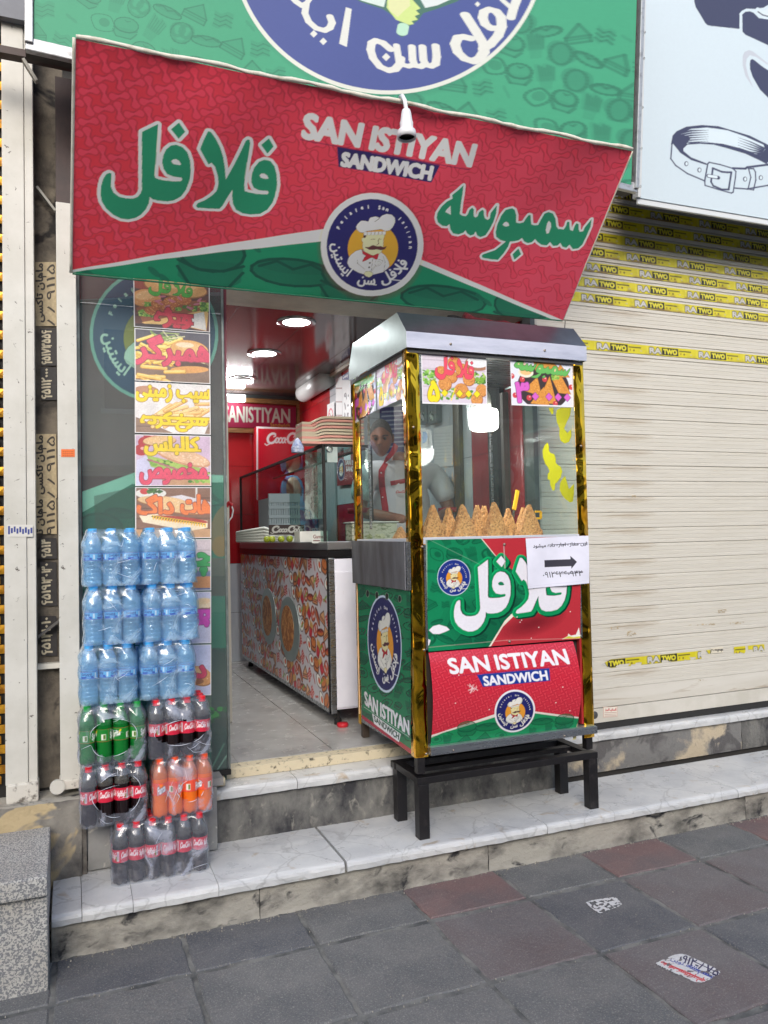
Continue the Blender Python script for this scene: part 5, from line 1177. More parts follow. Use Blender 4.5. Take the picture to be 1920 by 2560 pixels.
def mesh_only(mb, name, mats, smooth=True):
    o = mb.build(name, mats, None, smooth); me = o.data; bpy.data.objects.remove(o); return me
R_ = .0312
def soda_meshes(liq, clr, capm, kind):
    z = lambda f: f*.238
    prof = [(.0, .006), (.012, .004), (.020, .0), (.027, .002), (.0305, .012), (R_, .03), (.0300, .055), (R_-.001, .085), (R_, .092), (R_, .146), (.0305, .150), (.0306, .158), (.0306, .1585), (.0285, .175), (.022, .195), (.015, .208), (.0125, .214), (.0125, .222)]
    mb = MB(); mb.lathe(prof, (0, 0, 0), 18, mf=lambda i: 0 if i < 12 else 1)
    # dimples of the petal foot
    for i, v in enumerate(mb.v):
        if v[2] < .013 and abs(v[0])+abs(v[1]) > .02:
            a = atan2(v[1], v[0]); mb.v[i] = (v[0], v[1], v[2]+.004*(1+cos(5*a)))
    body = mesh_only(mb, 'bottle', [liq, clr])
    mb = MB(); mb.lathe([(.0125, .216), (.0150, .216), (.0150, .219), (.0138, .2195), (.0138, .2365), (.0125, .2385), (0, .2385)], (0, 0, 0), 16); cap = mesh_only(mb, 'cap', capm, False)
    return body, cap, label_mesh(kind, R_+.0008, .093, .143)
SODA = {'cola': soda_meshes(M_cola, M_clr, M_capr, 'cola'), 'orange': soda_meshes(M_oran, M_orclr, M_capo, 'orange'), 'green': soda_meshes(M_gre, M_greclr, M_capg, 'green')}
def water_mesh():
    R = .0365; prof = [(0, .004), (.026, .0), (.033, .004), (R, .012)]
    for i in range(5): z = .016+i*.0165; prof += [(R, z), (R-.0012, z+.005), (R-.0026, z+.008), (R-.0012, z+.011)]
    prof += [(R, .100), (R, .104), (R-.0015, .106), (R-.0015, .136), (R, .138), (R-.001, .148), (R-.001, .156), (R-.003, .160), (R-.001, .168), (.0325, .180), (.027, .196), (.019, .210), (.0150, .218), (.0145, .226)]
    mb = MB(); mb.lathe(prof, (0, 0, 0), 20); body = mesh_only(mb, 'bottle', M_wat)
    mb = MB(); mb.lathe([(.0145, .220), (.0175, .220), (.0175, .236), (.016, .238), (0, .238)], (0, 0, 0), 16); cap = mesh_only(mb, 'cap', M_capb, False)
    return body, cap, label_mesh('water', R-.0008, .107, .135)
WATER = water_mesh()
M_film = glassy('shrink film', tint=(244, 246, 250), ior=1.62, rough=.07, haze=.09, streak=.42, hazecol=(206, 212, 230), wob=.012, wscale=13, sscale=7, stretch=(1, 1, 1.0))  # white streaks and part of the haze paint glare into the film
M_filmw = glassy('water shrink film', tint=(236, 246, 252), ior=1.62, rough=.07, haze=.10, streak=.36, hazecol=(196, 224, 246), wob=.012, wscale=13, sscale=9)  # bluish white streaks and haze here hold painted glare too
M_ridge = mat('film crease', (226, 232, 244), .25, spec=.8)
def pack(x0, yf, z0, nx, ny, d, meshes, name, label, group, film, h=.238, hole=None, rot=0.0, jitter=.0, seed=1):
    rs = random.Random(seed); W, D = nx*d, ny*d; t = thing(name, label, 'drink pack', (x0+W/2, yf+D/2, z0), group)
    for j in range(ny):
        for i in range(nx):
            p = (-W/2+(i+.5)*d, -D/2+(j+.5)*d, 0)
            b = link_mesh('bottle', meshes[0], t, p); lb = link_mesh('label', meshes[2], b, (0, 0, 0)); lb.rotation_euler.z = rs.uniform(0, 2*pi); link_mesh('cap', meshes[1], b, (0, 0, 0))
            if jitter: b.location.z += rs.uniform(0, jitter)
    # film: hugs the outline of the rows, ribbed by the bottles, drawn in at the shoulders
    nz = 22; per = []
    segs = [('f', nx), ('r', ny), ('b', nx), ('l', ny)]; e = .0035
    for s_, n in segs:
        m = n*8
        for q in range(m):
            u = q/m; bulge = e + (.0 if True else 0); sag = -.010*(0.5+0.5*cos(2*pi*u*n))**2*(1 if 0.04 < u < .96 else .1)
            if s_ == 'f': p = (-W/2+W*u, -D/2, 0, -1)
            elif s_ == 'r': p = (W/2, -D/2+D*u, 1, 0)
            elif s_ == 'b': p = (W/2-W*u, D/2, 0, 1)
            else: p = (-W/2, D/2-D*u, -1, 0)
            # round the corners
            k = max(abs(p[0])/(W/2), .001), max(abs(p[1])/(D/2), .001)
            ex = max(0, abs(p[0])-(W/2-d/2))/(d/2); ey = max(0, abs(p[1])-(D/2-d/2))/(d/2)
            cx_ = math.copysign(W/2-d/2, p[0]) if ex > 0 else p[0]; cy_ = math.copysign(D/2-d/2, p[1]) if ey > 0 else p[1]
            if ex > 0 and ey > 0:
                a = math.hypot(ex, ey); P2 = (cx_+math.copysign(ex/a*(d/2+e), p[0]), cy_+math.copysign(ey/a*(d/2+e), p[1])); sag = 0
            else: P2 = (p[0]+p[2]*e, p[1]+p[3]*e)
            per.append((P2, (p[2], p[3]), sag))
    V = []; n = len(per); ph = rs.uniform(0, 6)
    for j in range(nz+1):
        z = h*1.0*j/nz; f = z/h; sh_ = max(0, (f-.74)/.26); dr = .021*sh_**1.4
        for q, ((x, y), (nx_, ny_), sag) in enumerate(per):
            w = .0022*sin(q*.7+ph+j*.9)+.0015*rs.uniform(-1, 1)
            kx = 1-dr*2/W*1.0; ky = 1-dr*2/D
            V.append((t.location.x+(x+nx_*(sag*(1-sh_)+w))*kx, t.location.y+(y+ny_*(sag*(1-sh_)+w))*ky, z0+z-(.006*sh_*abs(sin(q*.21+ph)))))
    F = []
    for j in range(nz):
        for q in range(n):
            if hole is not None:
                px = (q+.5)/(nx*8); pz = (j+.5)/nz
                if q < nx*8 and ((px-hole[0])/hole[2])**2+((pz-hole[1])/hole[3])**2 < 1: continue
            F.append((j*n+q, j*n+(q+1) % n, (j+1)*n+(q+1) % n, (j+1)*n+q))
    # loose top skin
    c = len(V); V.append((t.location.x, t.location.y, z0+h-.004)); F += [(nz*n+q, nz*n+(q+1) % n, c) for q in range(n)]
    obj('shrink_wrap', V, F, film, t, smooth=True)
    # creases of film catching light
    mb = MB()
    def fp(u, v, o=.004): return (t.location.x-W/2+W*u, yf-o-.003+.021*max(0, (v-.74)/.26)**1.4, z0+h*v)
    if hole is not None:
        a0 = rs.uniform(0, 6)
        for q in range(5):
            b0 = a0+q*1.3; L_ = rs.uniform(.5, 1.0); T_ = np.linspace(b0, b0+L_, 12)
            mb.tube([fp(hole[0]+hole[2]*1.02*cos(a)*(1+.05*sin(3*a+a0)), hole[1]+hole[3]*1.02*sin(a)*(1+.07*sin(2*a+a0)), .006) for a in T_], [.0002+.0009*sin(pi*i/11) for i in range(12)], 4)
            u_, v_ = hole[0]+hole[2]*cos(b0), hole[1]+hole[3]*sin(b0)
            if q == 2: mb.tube([fp(min(.97, max(.03, u_+.16*s_*cos(b0))), min(.93, max(.04, v_+.22*s_*sin(b0))), .005) for s_ in np.linspace(0, 1, 5)], [.0009, .0007, .0005, .0003, .0001], 4)
    for q in range(3):
        u, v = rs.uniform(.05, .8), rs.uniform(.08, .9); L = rs.uniform(.12, .4); a = rs.choice([-.35, .25, .5, -.8, 1.2]); cv_ = rs.uniform(-.03, .03)
        mb.tube([fp(min(.98, max(.02, u+L*s_*cos(a))), min(.93, max(.05, v+L*s_*sin(a)+cv_*sin(pi*s_))), .005) for s_ in np.linspace(0, 1, 8)], [.0001+.0006*sin(pi*s_) for s_ in np.linspace(0, 1, 8)], 4)
    tag(mb.build('wrap_crease', M_ridge, t, smooth=True), kind='stuff')
    return t
GS = 'shrink wrapped soft drink packs stacked by the window'; GW = 'shrink wrapped packs of blue water bottles stacked by the window'
d6 = .0635
pack(.148, 3.372, .1725, 6, 3, d6, SODA['cola'], 'soda_pack', 'six bottle wide pack of dark cola standing on the marble step, lowest of the stack', GS, M_film, seed=3)
pack(.030, 3.395, .413, 4, 3, .0640, SODA['cola'], 'soda_pack', 'dark cola pack under the green bottles and left of the orange ones', GS, M_film, hole=(.55, .5, .36, .34), seed=4)
pack(.310, 3.385, .413, 4, 3, .0610, SODA['orange'], 'soda_pack', 'pack of orange soda bottles with orange caps', GS, M_film, hole=(.62, .42, .22, .18), seed=5)
pack(.026, 3.402, .655, 4, 3, .0650, SODA['green'], 'soda_pack', 'pack of green lemon soda bottles with green caps', GS, M_film, hole=(.5, .45, .34, .32), seed=6)
pack(.298, 3.392, .655, 4, 3, .0630, SODA['cola'], 'soda_pack', 'dark cola pack above the orange bottles and right of the green ones', GS, M_film, hole=(.5, .42, .40, .2), seed=7)
wl_ = [('lowest', .897), ('middle', 1.137), ('topmost', 1.377)]
for i, (nm, z) in enumerate(wl_):
    pack((.030, .050, .048)[i], 3.41, z, 3, 3, .0750, WATER, 'water_pack', 'left water pack, %s of its column of three' % nm, GW, M_filmw, seed=10+i)
    pack((.268, .283, .278)[i], 3.405, z, 3, 3, .0750, WATER, 'water_pack', 'right water pack, %s of its column of three' % nm, GW, M_filmw, seed=20+i)
# ============================================================ THE CART
CX0, CX1, CY0, CY1 = 1.452, 2.428, 3.29, 4.05
M_gold2 = mat('crinkled gold foil', (240, 184, 48), .06, 1.0, c2=(176, 120, 30), scale=4, lo=.46, hi=.6, bump=.030, bscale=4.5)
for _n in M_gold2.node_tree.nodes:
    if _n.type == 'TEX_NOISE': _n.inputs['Detail'].default_value = 1.6; _n.inputs['Distortion'].default_value = .8
M_steel = mat('brushed steel', (176, 180, 184), .28, .9, c2=(150, 154, 158), scale=2.5, stretch=(1, 8, 8), rvar=.06)
M_steelp = mat('pale reflective steel', (190, 204, 202), .34, .75, c2=(164, 180, 178), scale=2, bump=.001, bscale=4)
M_steeld = mat('dark smeared steel plate', (150, 150, 156), .38, .7, c2=(112, 108, 112), scale=1.6, lo=.4, hi=.62, stretch=(3, 3, .8), bump=.0015, bscale=5)
M_screw = mat('screw head', (150, 140, 128), .3, .9)
M_cg = glassy('cart glass', tint=(246, 250, 248), ior=1.42, haze=.012)
ct = thing('food_cart', 'gold edged glass snack cart with steel roof and green and red printed panels', 'food cart', ((CX0+CX1)/2, (CY0+CY1)/2, .54))
def post(x0, x1, y0, y1, z0, z1, wallt=.004, fx=1, fy=1):
    """angle-section corner post wrapped in foil, slightly dented"""
    nz = 70; P = []
    for j in range(nz+1):
        z = z0+(z1-z0)*j/nz; e = lambda: random.uniform(-.0007, .0007)
        cx, cy = (x0, y0) if fx > 0 else (x1, y0)
        ox = x1 if fx > 0 else x0
        yb = y1
        if fy < 0: cy, yb = y1, y0
        P += [(cx+e()*.3, yb, z), (cx+e(), (cy*2+yb)/3+e(), z), (cx, cy, z), ((cx*2+ox)/3, cy+e(), z), ((cx+ox*2)/3, cy+e(), z), (ox, cy+e()*.5, z)]
    F = [(j*6+i, j*6+i+1, (j+1)*6+i+1, (j+1)*6+i) for j in range(nz) for i in range(5)]
    o = obj('corner_post', P, F, M_gold2, ct, loc=((x0+x1)/2, (y0+y1)/2, z0), smooth=False)
    o.data.polygons.foreach_set('use_smooth', [i % 5 not in (1,) for i in range(len(o.data.polygons))])
    md = o.modifiers.new('s', 'SOLIDIFY'); md.thickness = .003; md.offset = 0
    return o
post(CX0, CX0+.062, CY0, CY0+.05, .545, 2.425); post(CX1-.055, CX1+.004, CY0, CY0+.05, .53, 2.425, fx=-1)
post(CX0, CX0+.05, CY1-.04, CY1, .545, 2.40, fy=-1); box('rear_post', CX1-.04, CX1, CY1-.035, CY1, .545, 2.40, mat('dull dark steel', (84, 80, 76), .45, .6), ct, bev=.003)
for px, py in ((1056, 1367), (1034, 1068), (1061, 1625), (1066, 1885), (1452, 1590), (1453, 1115)):
    p = onY(px, py, CY0-.004); MB().lathe([(.0, -.004), (.005, -.003), (.007, 0), (.007, .003)], p, 10, axis='y').build('screw', M_screw, ct, smooth=True)
# roof
sx = CX0-.006
A = [onX(x, y, sx) for x, y in ((1019, 868), (1019, 831), (993, 784), (886, 859), (873, 925), (873, 952))]
zr, ze, zbm = 2.615, 2.50, 2.425
yr0, yr1 = A[2][1], A[3][1]
prof = [(CY0-.02, zbm), (CY0-.02, ze), (yr0, zr), (CY1-.05, zr), (CY1+.02, ze-.01), (CY1+.02, zbm)]
def ext(name, pr, x0, x1, m, bev=.0): 
    k = len(pr); V = [(x, y, z) for x in (x0, x1) for y, z in pr]
    return V
xr = CX1+.012
slab('roof_side', [(sx, y, z) for y, z in prof], (-1, 0, 0), .002, M_steelp, ct); slab('roof_side', [(xr, y, z) for y, z in prof], (1, 0, 0), .002, M_steelp, ct)
def quadp(name, a, b, c, d, n, t, m): return slab(name, [a, b, c, d], n, t, m, ct, bev=.0008)
quadp('roof_fascia', (sx-.002, CY0-.02, zbm), (xr+.002, CY0-.02, zbm), (xr+.002, CY0-.02, ze), (sx-.002, CY0-.02, ze), (0, -1, 0), .002, mat('sky toned fascia steel', (214, 216, 230), .42, .35, c2=(186, 190, 206), scale=3, stretch=(1, 6, 6)))  # sky reflection is put into the fascia's pale bluish base colour
quadp('roof_slope', (sx-.002, CY0-.0195, ze+.0005), (xr+.002, CY0-.0195, ze+.0005), (xr+.002, yr0, zr), (sx-.002, yr0, zr), (0, -.6, .8), .002, mat('blue grey roof steel', (120, 126, 140), .3, .8, c2=(96, 100, 112), scale=2, bump=.0006, bscale=5))
quadp('roof_top', (sx, yr0+.001, zr), (xr, yr0+.001, zr), (xr, CY1-.05, zr), (sx, CY1-.05, zr), (0, 0, 1), .002, M_steel); quadp('roof_slope', (sx, CY1-.049, zr), (xr, CY1-.049, zr), (xr, CY1+.02, ze-.01), (sx, CY1+.02, ze-.01), (0, .6, .8), .002, M_steel)
box('eave_channel', CX0+.004, CX1, CY0-.004, CY0+.02, zbm-.018, zbm-.001, mat('grey channel', (96, 94, 94), .5, .5), ct); box('eave_channel', CX0+.002, CX0+.02, CY0+.02, CY1, zbm-.02, zbm-.001, mat('grey channel', (96, 94, 94), .5, .5), ct)
box('inner_ceiling', CX0+.01, CX1-.01, CY0+.02, CY1-.01, zbm+.002, zbm+.006, M_steel, ct)
for px, py in ((1127, 860), (1362, 876)):
    p = onY(px, py, CY0-.024); MB().lathe([(.0, -.004), (.005, -.003), (.0065, 0), (.0065, .003)], p, 10, axis='y').build('screw', M_screw, ct, smooth=True)
# glazing
zg0, zg1 = 1.545, 2.41
box('glass_front', CX0+.055, CX1-.05, CY0+.012, CY0+.016, zg0, zg1, M_cg, ct); box('glass_side', CX0+.010, CX0+.014, CY0+.05, CY1-.03, zg0, zg1, M_cg, ct); box('glass_side', CX1-.018, CX1-.014, CY0+.05, CY1-.03, zg0, zg1, M_cg, ct)
box('glass_back', CX0+.30, CX0+.90, CY1-.02, CY1-.016, zg0, zg1, M_cg, ct)
box('sill_strip', CX0+.062, CX1-.052, CY0-.004, CY0+.03, 1.518, 1.548, mat('bright aluminium strip', (214, 218, 226), .35, .3), ct, bev=.002); box('sill_strip', CX0-.002, CX0+.02, CY0+.05, CY1-.04, 1.52, 1.546, mat('bright aluminium strip', (214, 218, 226), .35, .3), ct, bev=.002)
box('counter_tray', CX0+.02, CX1-.02, CY0+.03, CY1-.02, 1.495, 1.505, M_steel, ct)
for i in range(8):
    x = CX0+.08+i*.11; box('vent_bar', x, x+.012, CY1-.03, CY1-.022, 1.60, 2.35, M_steel, ct) if i in (0, 7) else None
# lower carcass
box('carcass', CX0+.012, CX1-.012, CY0+.03, CY1-.01, .56, 1.49, mat('unpainted inner carcass', (60, 52, 48), .7), ct)
# upper front print
Q = [(1064, 1350), (1452, 1341), (1451, 1597), (1071, 1629)]
cv = Cv(330, 236, (22, 128, 84), Q)
z6 = lambda P: zc(P, 1060, 1340, 3.950)
rr = random.Random(8)
for i in range(9):
    for j in range(7): doodle(cv, KINDS[(i*3+j*5) % 8], 1070+i*44+(j % 2)*22, 1345+j*42, 40 if (i+j) % 5 else 26, rr.uniform(-.6, .6), (14, 84, 58), (18, 96, 66), .6)
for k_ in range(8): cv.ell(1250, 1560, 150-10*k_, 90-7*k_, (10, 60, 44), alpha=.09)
RD = (182, 50, 60)
cv.fill(z6([(510, 0), (560, 20), (700, 195), (1130, 520), (800, 840), (650, 1080), (620, 1110), (610, 1120), (1600, 1040), (1700, -40)]), (232, 222, 206)); cv.fill(z6([(555, 0), (570, 20), (712, 200), (1130, 560), (780, 900), (665, 1085), (650, 1130), (1700, 1080), (1700, -60)]), RD)
cv.fill(z6([(700, 700), (900, 800), (1000, 600), (600, 480), (500, 800), (560, 1100), (640, 1090)]), (16, 96, 64), .0)
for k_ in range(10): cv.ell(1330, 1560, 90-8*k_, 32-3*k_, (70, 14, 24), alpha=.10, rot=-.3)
s_src = [(230+563/3.386, 280+92/3.386), (230+310/3.386, 280+907/3.386), (230+1575/3.386, 280+600/3.386)]
s_dst = [z6([(632, 238)])[0], z6([(485, 945)])[0], z6([(1412, 500)])[0]]
AW = warp(s_src, s_dst)
for dx, dy, col, ow in ((4, 5, (10, 50, 40), 15), (0, 1.5, (20, 168, 100), 14.5), (1.5, 3, (14, 140, 84), 12)):
    A2 = AW.copy(); A2[0][2] += dx; A2[1][2] += dy; cv.sub = A2; cv.fill(FL, col, grow=ow); cv.sub = None
cv.sub = AW + np.array([[0, 0, 2.6], [0, 0, -1.5]]); cv.fill(FL, (12, 78, 56)); cv.sub = AW; cv.fill(FL, (226, 224, 232)); cv.fill(FLE, (20, 120, 80)); cv.sub = None
emblem(cv, circ(1060+296/3.95, 1340+415/3.95, 41.5, 46, .05), navy=(34, 52, 130), white=(206, 220, 236), rim=.965)
cv.fill(z6([(48, 935), (90, 895), (150, 880), (220, 900), (255, 930), (210, 950), (150, 972), (90, 970)]), (232, 230, 236)); cv.fill(z6([(40, 1020), (65, 1030), (50, 1080), (38, 1090)]), (226, 226, 232))
cv.fill(z6([(1425, 965), (1450, 985), (1500, 975), (1530, 905), (1545, 1000), (1360, 1020), (1420, 990)]), (232, 228, 220)); cv.fill(z6([(1370, 1015), (1430, 990), (1480, 1000), (1540, 990), (1545, 1010)]), (206, 200, 60))
for p in ((860, 785), (920, 805), (965, 835), (950, 855), (1445, 752), (1135, 905), (1060, 1010), (688, 520)): cv.ell(1060+p[0]/3.95, 1340+p[1]/3.95, 1.4, 1.2, (226, 220, 214))
cv.line(z6([(790, 100), (800, 320)]), 3, (206, 196, 196), .5); cv.line(z6([(60, 40), (640, 330)]), .9, (160, 200, 180), .5); cv.line(z6([(0, 1105), (820, 1030), (1540, 1010)]), 1.6, (220, 200, 190), .35)
cv.rect(1060, 1340, 1068, 1640, (206, 206, 206), .4); cv.grain(.05, 3); cv.shade(.06, 60)
yq = CY0-.006
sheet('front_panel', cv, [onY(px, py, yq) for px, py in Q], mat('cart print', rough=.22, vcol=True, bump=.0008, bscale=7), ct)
box('panel_back', CX0+.063, CX1-.05, yq+.002, yq+.010, onY(1260, 1610, yq)[2], 1.515, M_steel, ct)
for px, py in ((1261, 1361), (1274, 1604)):
    p = onY(px, py, yq-.002); MB().lathe([(.0, -.005), (.005, -.004), (.0075, 0), (.0075, .003)], p, 10, axis='y').build('screw', M_screw, ct, smooth=True)
# lower bulged print
Q2 = [(1071, 1632), (1432, 1603), (1434, 1830), (1075, 1866)]
cv = Cv(320, 220, (196, 44, 62), Q2)
dumbbells(cv, 1060, 1590, 1480, 1900, 13, None, (214, 60, 78), (168, 30, 46), ax=(1, -.08), ay=(0, 1))
z7 = lambda P: zc(P, 1100, 1600, 4.366)
cv.fill(z7([(-140, 1040), (0, 990), (540, 795), (960, 765), (1300, 810), (1500, 838), (1560, 1300), (-200, 1300)]), (226, 218, 208)); cv.fill(z7([(-140, 1075), (0, 1005), (540, 830), (960, 785), (1300, 832), (1500, 852), (1560, 1300), (-200, 1300)]), (24, 136, 84))
for x, y, s, kd in ((255, 960, 200, 'burger'), (480, 930, 220, 'dog'), (1060, 870, 190, 'dog'), (1310, 880, 200, 'burger'), (80, 1010, 90, 'bits'), (1170, 870, 90, 'bits'), (60, 1090, 130, 'fries'), (250, 1090, 150, 'wedge'), (450, 1060, 150, 'wedge'), (980, 1010, 120, 'fries'), (640, 1040, 120, 'egg'), (1150, 960, 120, 'fries'), (1300, 960, 130, 'wedge'), (-60, 1080, 120, 'egg')):
    doodle(cv, kd, 1100+x/4.366, 1600+y/4.366, s/4.366, -.1, (14, 86, 58), (18, 100, 66), .6)
cv.line(z7([(75, 388), (1375, 270)]), 1.0, (120, 20, 70)); cv.fill(z7([(347, 370), (1132, 298), (1128, 432), (405, 500)]), (30, 56, 140))
WL = (228, 226, 232)
cv.text('SAN', z7([(55, 205), (475, 165), (492, 325), (80, 362)]), WL, grow=1.7); cv.text('ISTIYAN', z7([(555, 165), (1335, 98), (1355, 250), (575, 315)]), WL, grow=1.7)
cv.text('SANDWICH', z7([(410, 390), (1095, 325), (1105, 422), (425, 488)]), WL, grow=1.2)
emblem(cv, circ(1100+752/4.366, 1600+766/4.366, 50.5, 54.5, -.08), navy=(34, 36, 100), white=(228, 226, 232), rim=.915)
for p in ((115, 675), (475, 745), (1260, 500), (1350, 760), (1190, 670), (160, 375)): cv.ell(1100+p[0]/4.366, 1600+p[1]/4.366, 1.6, 1.2, (232, 220, 216))
for i in range(16): cv.line([(1168+random.uniform(-14, 14), 1720+random.uniform(-14, 12)), (1168+random.uniform(-12, 12), 1722+random.uniform(-12, 12))], 1.2, (230, 214, 212), .6)
cv.grain(.04, 3, 5)
C4 = [onY(px, py, CY0-.004) for px, py in Q2]
def bulge(u, v):
    P = C4[0]*(1-u)*(1-v)+C4[1]*u*(1-v)+C4[2]*u*v+C4[3]*(1-u)*v
    return P + np.array([0, -1, 0])*(.040*np.sin(pi*np.clip(v, 0, 1))**.8 + .010*u*np.sin(pi*v)) + np.array([.012, 0, 0])*(u**6)*np.sin(2.6*v)
sheet('bulged_panel', cv, None, mat('glossy curved print', rough=.2, vcol=True, bump=.0005, bscale=10), ct, pos=bulge)
box('panel_return', CX1-.066, CX1-.05, CY0+.002, CY0+.025, .60, 1.12, mat('red side return', (170, 44, 48), .4), ct)
slab('peeling_vinyl', [onY(x, y, CY0-.002) for x, y in ((1442, 1745), (1447, 1760), (1440, 1848), (1432, 1850), (1436, 1790))], (0, -1, 0), .001, mat('peeling vinyl edge', (214, 206, 150), .5), ct)
bl, br = onY(1076, 1871, CY0-.03), onY(1476, 1832, CY0-.03)
box('front_ledge', CX0+.06, CX1+.0, CY0-.035, CY0+.03, .555, .590, M_steel, ct, bev=.003); box('front_ledge_top', CX0+.06, CX1-.01, CY0-.034, CY0+.03, .591, .594, M_steelp, ct)
for px, py in ((1134, 1882), (1412, 1846)):
    p = onY(px, py-6, CY0-.037); MB().lathe([(.0, -.004), (.004, -.003), (.0055, 0), (.0055, .003)], p, 10, axis='y').build('screw', M_screw, ct, smooth=True)
# side (left) print
SXp = CX0-.004
Q3 = [(893, 1440), (1026, 1470), (1028, 1886), (905, 1796)]
cv = Cv(150, 330, (20, 118, 78), Q3)
for i in range(5):
    for j in range(14): doodle(cv, KINDS[(i*3+j*5+2) % 8], 905+i*30, 1450+j*34+i*5, 32 if (i+j) % 4 else 20, rr.uniform(-.6, .6), (10, 66, 48), (14, 84, 60), .65)
cv.fill([(880, 1770), (1030, 1876), (1030, 1900), (880, 1800)], (166, 30, 60))
emblem(cv, [[42.5*1.0, 4, 961.5], [4, 124, 1615]], navy=(34, 34, 92), white=(206, 220, 236), rim=.955)
cv.text('SAN', [(911, 1733), (944, 1757), (944, 1792), (913, 1764)], WL, grow=1.3); cv.text('ISTIYAN', [(951, 1762), (1022, 1808), (1023, 1841), (951, 1794)], WL, grow=1.3)
cv.fill([(930, 1786), (1002, 1838), (997, 1856), (935, 1810)], WL); cv.text('SANDWICH', [(934, 1791), (998, 1837), (996, 1851), (936, 1804)], (20, 80, 60), grow=.7); cv.line([(910, 1770), (1023, 1846)], 1.0, (190, 210, 200))
for x, y in ((919, 1487), (942, 1491), (967, 1494), (999, 1500)): cv.ell(x, y, 3.6, 9, (20, 30, 24), out=(150, 170, 150), outw=.8)
cv.grain(.05, 3); cv.shade(.07, 60)
sheet('side_panel', cv, [onX(px, py, SXp) for px, py in Q3], mat('cart side print', rough=.25, vcol=True, bump=.0006, bscale=7), ct)
box('side_panel_back', CX0+.000, CX0+.004, CY0+.05, CY1-.02, .56, 1.50, M_steel, ct)
box('side_trim', CX0-.006, CX0+.004, CY1-.03, CY1-.022, .60, 1.50, mat('cream side trim', (206, 176, 140), .5), ct)
slab('side_plate', [onX(x, y, SXp-.010) for x, y in ((881, 1352), (1013, 1354), (1016, 1475), (884, 1457))], (-1, 0, 0), .006, M_steeld, ct, bev=.001)
slab('side_plate_edge', [onX(x, y, SXp-.004) for x, y in ((1009, 1353), (1026, 1355), (1028, 1476), (1012, 1476))], (-1, 0, 0), .004, M_steel, ct, bev=.001)
bar('rear_leg', (CX0+.03, CY1-.02, .472), (CX0+.03, CY1-.02, .56), .035, .035, mat('dull foot steel', (96, 84, 74), .5, .6), ct)
for x, y in ((CX0+.028, CY0+.022), (CX1-.022, CY0+.022)): bar('stub_leg', (x, y, .470), (x, y, .556), .036, .036, mat('black painted steel', (24, 22, 24), .45, c2=(46, 42, 42), scale=20, lo=.55, hi=.7, bump=.0008), ct)
# ghost lettering brushed on the right-hand glass in yellow
M_yel = glassy('yellow brushed lettering', tint=(220, 214, 90), ior=1.3, body=(206, 200, 30), bodyf=.7)
gx = CX1-.0185
zY = lambda P: zc(P, 1340, 1000, 3.629)
for P in ([(190,90),(230,70),(320,70),(310,140),(280,200),(255,260),(285,300),(320,265),(322,330),(300,380),(260,395),(225,370),(212,320),(215,260),(190,200),(182,140)],
  [(105,385),(120,420),(118,460),(132,480),(165,490),(180,530),(180,570),(200,590),(225,605),(240,650),(225,700),(195,745),(175,760),(170,820),(150,820),(130,770),(128,725),(105,720),(108,670),(125,650),(110,610),(85,580),(65,520),(60,460),(80,410)],
  [(265,690),(280,740),(300,810),(345,760),(345,850),(335,920),(310,930),(270,900),(235,860),(215,810),(220,750),(245,710)], [(115,70),(160,70),(158,120),(148,135),(125,100)]):
    slab('painted_letter', [onX(x, y, gx) for x, y in zY(P)], (-1, 0, 0), .001, M_yel, ct)
# LED bulb inside
lb = thing('led_bulb', 'lit white cylinder bulb hanging inside the snack cart', 'bulb', onY(1210, 1050, 3.62))
bc = onY(1210, 1078, 3.62); s_ = 3.62/1955*.96
M_bulb = mat('lit bulb', (255, 255, 255), .4, emit=(255, 252, 246), es=3.2)
MB().lathe([(0, 0), (.060, .004), (.074, .014), (.078, .03), (.078, .095), (.072, .112), (.05, .118)], bc, 32).build('globe', M_bulb, lb, smooth=True)
MB().lathe([(.040, .119), (.042, .14), (.038, .19), (.024, .215), (.020, .23), (.012, .25), (0, .25)], bc, 24).build('holder', mat('ivory lamp base', (196, 196, 190), .4), lb, smooth=True)
MB().tube([bc+np.array([0, 0, .25]), bc+np.array([.005, 0, .34]), (bc[0]+.01, bc[1], 2.43)], .004, 8).build('cable', M_wp, lb)
pl_ = bpy.data.lights.new('bulb_light', 'POINT'); pl_.energy = 4.5; pl_.shadow_soft_size = .09; pl_.color = (1, .98, .94); po = bpy.data.objects.new('bulb_light', pl_); COL.objects.link(po); po.parent = lb; po.location = (0, 0, -.08)
# posters on the cart glass
def q1(c):
    wood(c, (216, 206, 218), (190, 178, 190), 6); c.ell(.86, .2, .2, .14, (170, 120, 90)); c.ell(.86, .17, .17, .11, (232, 234, 236)); lettuce(c, .12, .5, .1, .12, 60, ((120, 180, 70), (160, 206, 100), (80, 140, 50))); lettuce(c, .5, .8, .36, .1, 60, ((120, 170, 80), (80, 140, 50))); lettuce(c, .88, .48, .1, .1, 50)
    for x, y, q in ((.5, .22, .13), (.3, .42, .13), (.62, .35, .13), (.45, .48, .12), (.72, .52, .12), (.35, .62, .13), (.92, .72, .12), (.6, .74, .14), (.84, .9, .12)): crisp(c, x, y, q*.8, q*1.05, (214, 144, 74))
    fword(c, FL, FLE, .20, .08, .60, .46, (230, 76, 98), (130, 40, 50)); DG = lambda x: c.fill([(x, .72), (x+.05, .79), (x, .86), (x-.05, .79)], (250, 220, 30), out=(130, 110, 30), outw=.008)
    c.text('۵', (.10, .58, .15, .36), (250, 220, 30), grow=.02, out=(130, 110, 30), outw=.01); c.line([(.50, .7), (.44, .92)], .016, (250, 220, 30)); [DG(x) for x in (.34, .57, .71, .84)]
